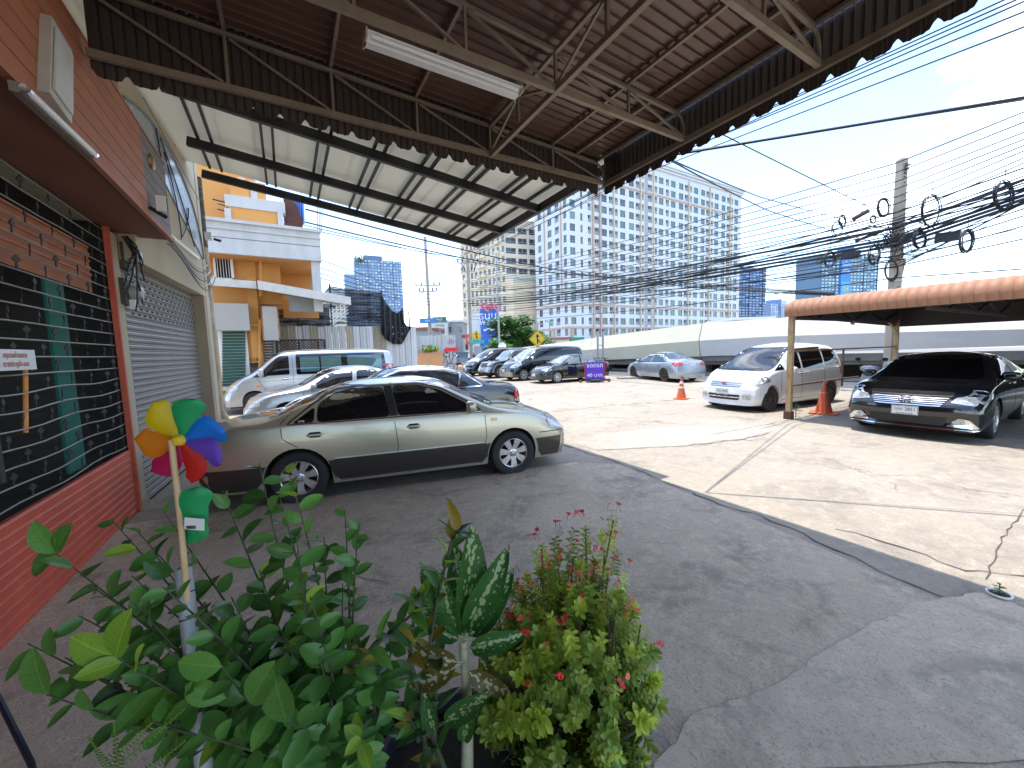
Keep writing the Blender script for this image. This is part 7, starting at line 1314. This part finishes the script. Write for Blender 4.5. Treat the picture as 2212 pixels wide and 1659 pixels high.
pot('black plant pot hidden under the leaves of the big shrub', at(330, 1640, 1.0)*1 if False else (cw(-.55, 1.12).x, cw(-.55, 1.12).y, slabz), .27, .36)
lb = thing('lime_shrub', 'large dark green broad leaved shrub filling the lower left corner', 'shrub', (cw(-.55, 1.12).x, cw(-.55, 1.12).y, slabz+.3))
B0 = V((cw(-.55, 1.12).x, cw(-.55, 1.12).y, slabz+.3))
# branch tips: px, py, depth, young share, leaf size
br = [(120, 1195, 1.35, .0, .15), (60, 1390, 1.10, .1, .14), (100, 1500, 1.0, 0, .12), (240, 1120, 1.5, .1, .11), (290, 1140, 1.45, 0, .12), (330, 1190, 1.3, 0, .12), (560, 1000, 1.45, .1, .13), (600, 1060, 1.4, 0, .13), (480, 1060, 1.5, .1, .13), (620, 1010, 1.35, .2, .11), (745, 1100, 1.3, .1, .10), (775, 1130, 1.25, .9, .10), (700, 1160, 1.3, .1, .12), (640, 1160, 1.2, .8, .11), (655, 1250, 1.15, .9, .11), (740, 1260, 1.2, .2, .11), (740, 1370, 1.1, 0, .11), (860, 1365, 1.15, .1, .11), (820, 1420, 1.1, .1, .10), (690, 1420, 1.0, 0, .12), (560, 1230, 1.25, 0, .12), (500, 1290, 1.1, 0, .12), (200, 1260, 1.2, 0, .12), (250, 1420, .95, .6, .14), (300, 1440, 1.0, .2, .13), (170, 1330, 1.15, 0, .12), (400, 1480, .95, .1, .12), (480, 1440, .95, .1, .12), (540, 1520, .9, .1, .11), (620, 1560, .9, .2, .11), (710, 1560, .95, .1, .10), (780, 1590, .95, .3, .09), (330, 1560, .9, .2, .10), (440, 1590, .85, .1, .11), (250, 1560, .95, 0, .10), (370, 1360, 1.15, 0, .12), (450, 1360, 1.1, 0, .12), (600, 1350, 1.1, .1, .12), (350, 1100, 1.45, .1, .10), (660, 1300, 1.2, .9, .10), (590, 1450, 1.0, 0, .12), (140, 1420, 1.1, .1, .12)]
random.shuffle(br); PA = at(396, 1228, 1.12); PD = (PA-at(440, 1640, .98)).normalized()
for _ in range(26): br.append((random.uniform(180, 740), random.uniform(1230, 1600), random.uniform(.95, 1.25), .1, .10))
nleaf = 0; extra = MB(); TIPS = []
for (px, py, dp_, yg, ls) in br:
    T = at(px, py, dp_); mid = B0.lerp(T, .5)+V((random.uniform(-.05, .05), random.uniform(-.05, .05), -.04+.1*random.random())); pts = []
    for k in range(11): u = k/10; pts.append(B0*(1-u)**2+mid*2*u*(1-u)+T*u*u)
    TIPS.append(pts[-1]); g = MB(); g.tube(pts, [.007*(1-.75*k/10) for k in range(11)], 6); g.obj('branch', stem, lb, smooth=True)
    nl_ = random.randint(13, 18)
    for k in range(nl_):
        u = .3+.7*(k+.5)/nl_; i = min(9, int(u*10)); p = pts[i].lerp(pts[i+1], u*10-i); d0 = (pts[i+1]-pts[i]).normalized(); a = k*2.4+random.random(); s1 = d0.cross(V((0, 0, 1))).normalized(); s2 = s1.cross(d0); dr = d0*random.uniform(.2, .8)+(s1*cos(a)+s2*sin(a))*.9+V((0, 0, random.uniform(-.35, .25)))
        me = BIG[4] if random.random() < yg else random.choice(BIG[:4] if yg > .1 else BIG[:3]); s_ = ls*random.uniform(.6, .9)*(.75 if u > .9 else 1)
        if min((p+dr.normalized()*s_*.5-(PA-PD*t)).length for t in (0, .05, .1, .15)) < .075: continue
        upv = V((0, 0, .8))-FW*random.uniform(0, 1.3)
        if nleaf < 296: addleaf(lb, me, p, dr, s_, random.uniform(-.5, .5), up=upv); nleaf += 1
        else:
            Mx = Matrix.Translation(p) @ orient(dr, upv, random.uniform(-.5, .5)) @ Matrix.Scale(s_, 4); extra.add([Mx @ v.co for v in BIG[2].vertices], [tuple(q.vertices) for q in BIG[2].polygons])
if extra.f: extra.obj('further_leaves', lf_e, lb, smooth=True, kind='stuff', fixn=False)
# hand placed large leaves
for px, py, dp_, ang, s_, me in ((285, 1420, .92, 70, .14, BIG[4]), (250, 1440, .93, 150, .13, BIG[4]), (240, 1480, .92, 200, .15, BIG[2]), (340, 1500, .9, -20, .11, BIG[2]), (110, 1210, 1.3, 120, .14, BIG[2]), (150, 1200, 1.3, 60, .13, BIG[2]), (90, 1250, 1.28, 215, .13, BIG[2]), (55, 1430, 1.0, 100, .14, BIG[2]), (420, 1500, .85, 170, .12, BIG[2]), (500, 1500, .88, 60, .13, BIG[2]), (560, 1560, .8, 100, .14, BIG[2])):
    a = R(ang); q_ = min(TIPS, key=lambda t: (t-at(px, py, dp_)).length); addleaf(lb, me, q_, RT*cos(a)+V((0, 0, 1))*sin(a)-FW*.1, s_, 0, up=-FW+V((0, 0, .5)))
# small fern sprigs at the bottom left
fr_ = thing('fern_sprig', 'thin pale green ferny weeds at the bottom edge below the shrub', 'plant', at(270, 1650, .9))
for (x0, y0, x1, y1) in ((250, 1659, 400, 1530), (230, 1650, 330, 1560), (260, 1680, 245, 1560), (240, 1670, 190, 1590), (300, 1680, 400, 1600)):
    a, b = at(x0, y0, .86), at(x1, y1, .84); g = MB(); g.tube([a.lerp(b, k/6) for k in range(7)], .0015, 4); g.obj('stalk', lf_y, fr_); g = MB(); d = (b-a).normalized(); s1 = d.cross(FW).normalized()
    for k in range(26): q = a.lerp(b, (k+1)/27); sg = 1 if k % 2 else -1; l_ = .016*(1.2-k/27); g.add([q, q+s1*sg*l_*.5+d*.003, q+s1*sg*l_, q+s1*sg*l_*.5-d*.003], [(0, 1, 2, 3)])
    g.obj('leaflets', lf_m, fr_, fixn=False)
# PVC pipe with pinwheel
pa, pbm = at(396, 1228, 1.12), at(440, 1640, .98); pv = thing('grey_pipe_stake', 'grey plastic pipe standing among the leaves and holding the pinwheel stick', 'pipe', (pbm.x, pbm.y, slabz))
dpp = (pa-pbm).normalized(); g = MB(); rO = .0215; g.tube([pbm-dpp*.3, pa], rO, 20, cap=False); g.tube([pa, pa-dpp*.05], rO*.88, 20, cap=False); g.obj('pipe', M('pvc_grey', (.30, .31, .33), .45, var=.15, vs=14), pv, smooth=True)
for f in (.72, .86): g = MB(); c = pbm.lerp(pa, f); g.tube([c, c+dpp*.004], rO*1.06, 20); g.obj('cable_tie', black, pv)
pw = thing('pinwheel', 'rainbow coloured flower pinwheel on a wooden stick', 'pinwheel', pa)
st0, st1 = pa-dpp*.15, at(370, 950, 1.14); g = MB(); g.tube([st0, st0.lerp(st1, .5)+RT*.004, st1], .0085, 12); g.obj('stick', M('bamboo_stick', (.55, .38, .20), .55, var=.2, dirt=(.35, .2, .08), ds=12, da=.5), pw, smooth=True)
hubc = st1+FW*.022+RT*.018+V((0, 0, -.004))
PC = [('green', (.02, .38, .12), 66), ('yellow', (.75, .55, .01), 122), ('orange', (.75, .22, .01), 178), ('magenta', (.50, .015, .09), 226), ('red', (.62, .02, .015), 282), ('purple', (.16, .07, .50), 328), ('blue', (.01, .20, .72), 10)]
def petal(name, c, ang, col, L_, nm, par, tilt=.3):
    m_ = bpy.data.materials.get('petal_'+name) or leafmat('petal_'+name, col, tuple(x*.85 for x in col), tr=.35, rnd=.02, rough=.5); g = MB(); a = R(ang); rx = RT*cos(a)+V((0, 0, 1))*sin(a); ry = RT*-sin(a)+V((0, 0, 1))*cos(a)
    prof = [(0.0, .06, -.06), (.12, .13, -.10), (.3, .22, -.13), (.5, .30, -.14), (.66, .33, -.13), (.76, .31, -.16), (.84, .25, -.19), (.92, .17, -.17), (.98, .06, -.1), (1.0, -.02, -.04)]
    for u, a_, b_ in prof:
        for q in (0, .25, .5, .75, 1): w_ = a_*(1-q)+b_*q; g.v.append(c+rx*L_*u+ry*L_*w_*1.28-FW*L_*(.10*sin(pi*q)+tilt*u*(w_+.1)))
    g.f = [(i*5+j, i*5+j+1, (i+1)*5+j+1, (i+1)*5+j) for i in range(len(prof)-1) for j in range(4)]; g.m = [0]*len(g.f); return g.obj(nm, m_, par, smooth=True, fixn=False, label=name+' petal')
for nm, col, a in PC: petal(nm, hubc, a, col, .136, 'petal', pw)
g = MB(); g.lathe([(.001, -.02), (.012, -.018), (.016, -.01), (.018, 0)], c=(0, 0, 0), axis='Y', n=16); g.v = [Matrix.Rotation(-YAW, 3, 'Z') @ v+hubc-FW*.012 for v in g.v]; g.obj('hub', M('hub_yellow', (.75, .5, .03), .4), pw, smooth=True)
lp = at(420, 1105, 1.13); petal('green', lp+V((0, 0, -.09)), 82, (.01, .33, .12), .17, 'lower_leaf', pw, .15); petal('green', lp+V((0, 0, .03)), 262, (.01, .33, .12), .13, 'lower_leaf', pw, .15)
tgp = at(420, 1132, 1.09); g = MB(); g.box(tgp, (.058, .001, .036), Matrix.Rotation(-YAW, 3, 'Z') @ Matrix.Rotation(.12, 3, 'Y')); g.obj('paper_tag', whitep, pw)
g = MB(); [g.box(tgp-FW*.002+RT*(-.022+.0028*k)+V((0, 0, -.009)), (.0013, .0008, .010), Matrix.Rotation(-YAW, 3, 'Z')) for k in range(10)]; g.obj('barcode', black, pw, kind='stuff')
# dieffenbachia and slender croton in the middle pot
PM = cw(-.22, 1.14); pot('wide black plant pot in the middle with spotted and slender plants', (PM.x, PM.y, slabz), .25, .40)
df = thing('spotted_dumb_cane', 'dumb cane plant with white spotted pointed leaves between the shrub and flowering bush', 'plant', (PM.x, PM.y, slabz+.36))
ld = leafmat('spotted_leaf', (.03, .11, .025), (.05, .16, .03), tr=.3, rnd=.15, spots=(.34, .45, .20)); ldb = leafmat('spotted_brown_leaf', (.16, .12, .03), (.10, .11, .03), spots=(.5, .5, .3))
DL = [leafmesh(.35, .115, ld, cup=.45, bend=.12, tipp=.8, n=10, nm='spotted_leaf', wav=.003), leafmesh(.30, .10, ld, cup=.7, bend=.3, tipp=.8, n=10, nm='spotted_leaf', wav=.004), leafmesh(.2, .07, ldb, cup=.5, bend=.6, tipp=.8, n=8, nm='old_leaf')]
sb, stp = at(1005, 1600, 1.12), at(1000, 1385, 1.17); sb.z = .38; g = MB(); g.tube([sb, sb.lerp(stp, .5)+RT*.01, stp], [.021, .017, .013], 12); g.obj('cane', M('pale_cane', (.42, .42, .27), .6, var=.25, vs=12, scale=(1, 1, 3)), df, smooth=True)
for px, py, ang, s_, mi, tl_2 in ((1005, 1360, 82, 1.0, 0, -.05), (1010, 1350, 62, .95, 1, .1), (1000, 1355, 112, .85, 1, .15), (995, 1360, 122, .75, 1, -.1), (1012, 1365, 48, .8, 1, -.2), (1000, 1365, 95, .8, 0, -.3), (990, 1372, 140, .6, 1, .1), (985, 1350, 100, .7, 1, .35)):
    a = R(ang); inst('leaf', DL[mi], Matrix.Translation(at(px, py+10, 1.17)) @ orient(RT*cos(a)+V((0, 0, 1))*sin(a)-FW*tl_2, -FW+RT*.3, random.uniform(-.4, .4)) @ Matrix.Scale(s_, 4), df)
for px, py, ang, s_, mi in ((985, 1440, 200, .9, 2), (990, 1430, 160, .8, 2), (1010, 1450, -30, .8, 2), (960, 1560, 40, .55, 0), (940, 1580, 100, .5, 1), (1000, 1600, 75, .5, 1), (1015, 1400, 20, .6, 1)):
    a = R(ang); inst('leaf', DL[mi], Matrix.Translation(at(px, py, 1.1)) @ orient(RT*cos(a)+V((0, 0, 1))*sin(a)-FW*.2, -FW+V((0, 0, .6)), 0) @ Matrix.Scale(s_, 4), df)
cr_ = thing('slender_potted_shrub', 'slender upright shrub with long green leaves and a few yellow ones beside the dumb cane', 'plant', at(925, 1640, 1.1))
CL = [leafmesh(1, .34, lf_m, cup=.35, bend=.25, tipp=.85), leafmesh(1, .4, lf_d, cup=.2, bend=.3, tipp=.8), leafmesh(1, .42, lf_y, cup=.3, bend=.1), leafmesh(1, .36, leafmat('yellowing_leaf', (.42, .27, .03), (.30, .28, .04)), cup=.35, bend=.35)]
for pts, nlf in (([(935, 1640), (940, 1500), (930, 1380), (950, 1270), (975, 1170), (990, 1145)], 30), ([(925, 1660), (905, 1500), (885, 1420), (895, 1330), (905, 1280)], 16), ([(960, 1660), (930, 1580), (905, 1540)], 10), ([(905, 1600), (890, 1560), (880, 1530)], 8), ([(700, 1470), (780, 1420), (850, 1360), (925, 1300)], 18)):
    P = [at(x, y, 1.12) for x, y in pts]; Q = [];
    for a_, b_ in zip(P, P[1:]): Q += [a_.lerp(b_, k/4) for k in range(4)]
    Q.append(P[-1]); g = MB(); g.tube(Q, [.009*(1-.7*k/len(Q)) for k in range(len(Q))], 7); g.obj('stalk', stem, cr_, smooth=True)
    for k in range(nlf):
        u = (.12+.88*k/nlf)*(len(Q)-1); i = min(len(Q)-2, int(u)); p = Q[i].lerp(Q[i+1], u-i); d0 = (Q[i+1]-Q[i]).normalized(); a = k*2.4; s1 = d0.cross(FW).normalized(); s2 = s1.cross(d0); top_ = k > nlf*.6
        inst('leaf', CL[random.choice([0, 0, 1, 2] if top_ else [0, 1, 1, 3])] if random.random() > .08 else CL[3], Matrix.Translation(p) @ orient(d0*random.uniform(.4, .9)+(s1*cos(a)+s2*sin(a))*.7, (0, 0, 1), random.uniform(-.5, .5)) @ Matrix.Scale(random.uniform(.07, .115), 4), cr_)
# crown of thorns
PE = V((cw(.175, 1.30).x, cw(.175, 1.30).y, slabz)); pot('black plant pot under the red flowering bush', PE, .23, .34)
et = thing('crown_of_thorns_bush', 'dense yellow green bush with tiny red flowers in the middle foreground', 'shrub', PE+V((0, 0, .34)))
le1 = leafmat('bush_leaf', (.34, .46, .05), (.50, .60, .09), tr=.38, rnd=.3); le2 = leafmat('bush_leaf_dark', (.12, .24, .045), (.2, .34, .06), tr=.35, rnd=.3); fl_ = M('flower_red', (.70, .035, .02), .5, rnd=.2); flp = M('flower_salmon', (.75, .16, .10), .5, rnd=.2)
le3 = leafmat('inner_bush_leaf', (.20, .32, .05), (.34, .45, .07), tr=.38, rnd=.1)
def rosette(n, mat, L_, spread):
    g = MB(); base = leafmesh(L_, L_*.46, mat, cup=.25, bend=.2, tipp=1.7, n=5, pw_=.55)
    for k in range(n):
        a = k*2.4; e = spread*(.35+.65*(k/n)); d = V((cos(a)*sin(e), sin(a)*sin(e), cos(e))); Mx = Matrix.Translation((0, 0, -.006*k*.35)) @ orient(d, (-cos(a)*cos(e), -sin(a)*cos(e), sin(e)), 0) @ Matrix.Scale(random.uniform(.8, 1.1), 4); g.add([Mx @ v.co for v in base.vertices], [tuple(q.vertices) for q in base.polygons])
    return g.mesh('leaf_cluster', mat, smooth=True, fixn=False)
def spray_(n, mat, L_):   # stem with leaves in rows
    g = MB(); base = leafmesh(L_, L_*.5, mat, cup=.2, bend=.2, tipp=1.6, n=5, pw_=.55)
    for k in range(n):
        a = k*2.4; z = -.11+.115*k/n; d = V((cos(a), sin(a), .35)); Mx = Matrix.Translation((0, 0, z)) @ orient(d, (0, 0, 1), random.uniform(-.4, .4)) @ Matrix.Scale(random.uniform(.75, 1.05)*(1-.3*k/n), 4); g.add([Mx @ v.co for v in base.vertices], [tuple(q.vertices) for q in base.polygons])
    return g.mesh('leaf_spray', mat, smooth=True, fixn=False)
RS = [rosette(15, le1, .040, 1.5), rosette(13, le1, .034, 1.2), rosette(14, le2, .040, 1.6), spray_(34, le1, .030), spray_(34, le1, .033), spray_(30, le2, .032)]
fg = MB()
for k in range(4): a = k*pi/2; d = V((cos(a), sin(a), 0)); e = V((-d.y, d.x, 0)); fg.add([V((0, 0, 0)), d*.007+e*.006+V((0, 0, .002)), d*.010, d*.007-e*.006+V((0, 0, .002))], [(0, 1, 2, 3)])
fg.tube([(0, 0, -.028), (0, 0, 0)], .0009, 4, mi=0); fm_ = [fg.mesh('flower', m_, fixn=False) for m_ in (fl_, flp)]
cE = PE+V((0, 0, .55)); tips = []
for k in range(640):
    u = V((random.gauss(0, 1), random.gauss(0, 1), random.gauss(.1, 1))).normalized(); q = random.uniform(.78, 1.02) if k > 110 else random.uniform(.45, .8)
    rr = V((.34, .31, .38)); p = cE+V((u.x*rr.x*q, u.y*rr.y*q, u.z*rr.z*q*(1.0 if u.z > 0 else .95))); tips.append((p, u))
for px, py in ((1325, 1112), (1300, 1150), (1335, 1175), (1240, 1135), (1170, 1165), (1350, 1230), (1200, 1150), (1155, 1180), (1265, 1130)): p = at(px, py+12, 1.36); [tips.append((p.lerp(cE, f_), (p-cE).normalized())) for f_ in (0, .2, .4)]
nc_ = 0; xe = MB()
for i, (p, u) in enumerate(tips):
    b = PE+V((random.uniform(-.1, .1), random.uniform(-.1, .1), .34)); m_ = b.lerp(p, .5)+V((u.x*.08, u.y*.08, -.03)); 
    if i % 4 == 0 or (i > 639 and i % 3 == 2): g = MB(); g.tube([b*(1-t)**2+m_*2*t*(1-t)+p*t*t for t in [k/6 for k in range(7)]], [.006, .0055, .005, .0045, .004, .0035, .003], 5); g.obj('thorny_stem', stemw, et, smooth=True)
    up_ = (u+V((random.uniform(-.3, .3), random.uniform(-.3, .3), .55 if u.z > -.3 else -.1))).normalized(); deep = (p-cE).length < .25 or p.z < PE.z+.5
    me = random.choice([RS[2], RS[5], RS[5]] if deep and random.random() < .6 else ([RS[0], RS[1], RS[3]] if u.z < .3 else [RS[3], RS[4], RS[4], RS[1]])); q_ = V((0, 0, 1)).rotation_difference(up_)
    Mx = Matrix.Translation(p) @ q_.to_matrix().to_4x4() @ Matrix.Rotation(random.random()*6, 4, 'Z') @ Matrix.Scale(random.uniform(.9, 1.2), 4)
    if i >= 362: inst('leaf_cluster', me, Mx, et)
    else: xe.add([Mx @ v.co for v in me.vertices], [tuple(r_.vertices) for r_ in me.polygons])
    if (u.z > .4 and random.random() < .3) or i > 639:
        for _ in range(random.choice([1, 2, 3])): o_ = V((random.uniform(-.02, .02), random.uniform(-.02, .02), .03)); inst('flower', random.choice([fm_[0], fm_[0], fm_[1]]), Matrix.Translation(p+up_*.035+o_) @ q_.to_matrix().to_4x4() @ Matrix.Rotation(random.random()*3, 4, 'Z') @ Matrix.Rotation(random.uniform(-.6, .6), 4, 'X') @ Matrix.Scale(.95, 4), et)
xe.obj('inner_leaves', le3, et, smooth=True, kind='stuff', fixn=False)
for k in range(22): a = PE+V((random.uniform(-.12, .12), random.uniform(-.12, .12), .33)); b = a+V((random.uniform(-.22, .22), random.uniform(-.3, .05), random.uniform(-.03, .12))); g = MB(); g.tube([a, a.lerp(b, .5)+V((0, 0, .05)), b], .003, 4); g.obj('dry_twig', stemw, et)
# small things on the ground
dr = thing('sunken_flowerpot', 'white rimmed round hole with a tiny seedling growing by the apron edge', 'plant pot', onz(2157, 1297)); c = onz(2157, 1297, .0)+V((0, 0, .01)); g = MB(); g.lathe([(.055, 0), (.06, .012), (.052, .014), (.048, .0)], c=c+V((0, 0, .03)), n=24); g.obj('rim', whitep, dr, smooth=True); g = MB(); g.lathe([(.05, .0), (.001, .0)], c=c+V((0, 0, .034)), n=20); g.obj('soil', soil, dr)
for k in range(9): a = k*2.4; d = V((cos(a), sin(a), .4)); inst('leaf', BIG[3], Matrix.Translation(c+V((0, 0, .04+.007*k))) @ orient(d, (0, 0, 1), 0) @ Matrix.Scale(.035, 4), dr)
g = MB(); g.tube([c, c+V((0, 0, .10))], .003, 5); g.obj('stem', stem, dr)
fl2 = leafmat('pale_fallen_leaf', (.55, .58, .33)); q = inst('fallen_leaf', leafmesh(.05, .036, fl2, cup=.1, bend=.1), Matrix.Translation(onz(1350, 1637, slabz)+V((0, 0, .006))), None); tag(q, 'single pale yellow fallen leaf on the concrete beside the right pot', 'leaf')
wd = thing('post_weed', 'small green weed growing at the foot of the carport post', 'plant', (9.9, 4.25, 0))
for k in range(26): a = random.random()*6.28; p = V((9.92+random.uniform(-.08, .1), 4.22+random.uniform(-.05, .05), random.random()*.42)); inst('leaf', BIG[3], Matrix.Translation(p) @ orient((cos(a), sin(a), .5), (0, 0, 1), 0) @ Matrix.Scale(.055, 4), wd)
g = MB(); [g.tube([(9.92, 4.23, 0), (9.92+random.uniform(-.1, .12), 4.22, .42)], .004, 4) for _ in range(4)]; g.obj('stem', stem, wd)
rd = thing('dark_rod', 'dark blue metal rod leaning in the bottom left corner', 'rod', at(60, 1650, .75)); g = MB(); g.tube([at(-8, 1500, .9), at(30, 1575, .82), at(68, 1650, .78), at(72, 1680, .76)], .006, 8); g.obj('rod', M('dark_blue_metal', (.03, .035, .06), .4, .5), rd, smooth=True)
# pebbles and grit
def scatter():
    g = MB()
    for _ in range(900):
        p = onz(random.uniform(700, 2200), random.uniform(900, 1650), .0); z = slabz+.006 if p.x < 3.75 and p.y < 4.6 else .006; s_ = random.uniform(.001, .0035); p.z = z
        g.add([p+V((s_, 0, 0)), p+V((0, s_, 0)), p+V((-s_, 0, 0)), p+V((0, -s_, 0)), p+V((0, 0, s_))], [(0, 1, 4), (1, 2, 4), (2, 3, 4), (3, 0, 4)])
    g.obj('grit', M('grit_pale', (.30, .28, .25), .9, rnd=.2, var=.5, vs=40), None, kind='stuff', fixn=False)
scatter()
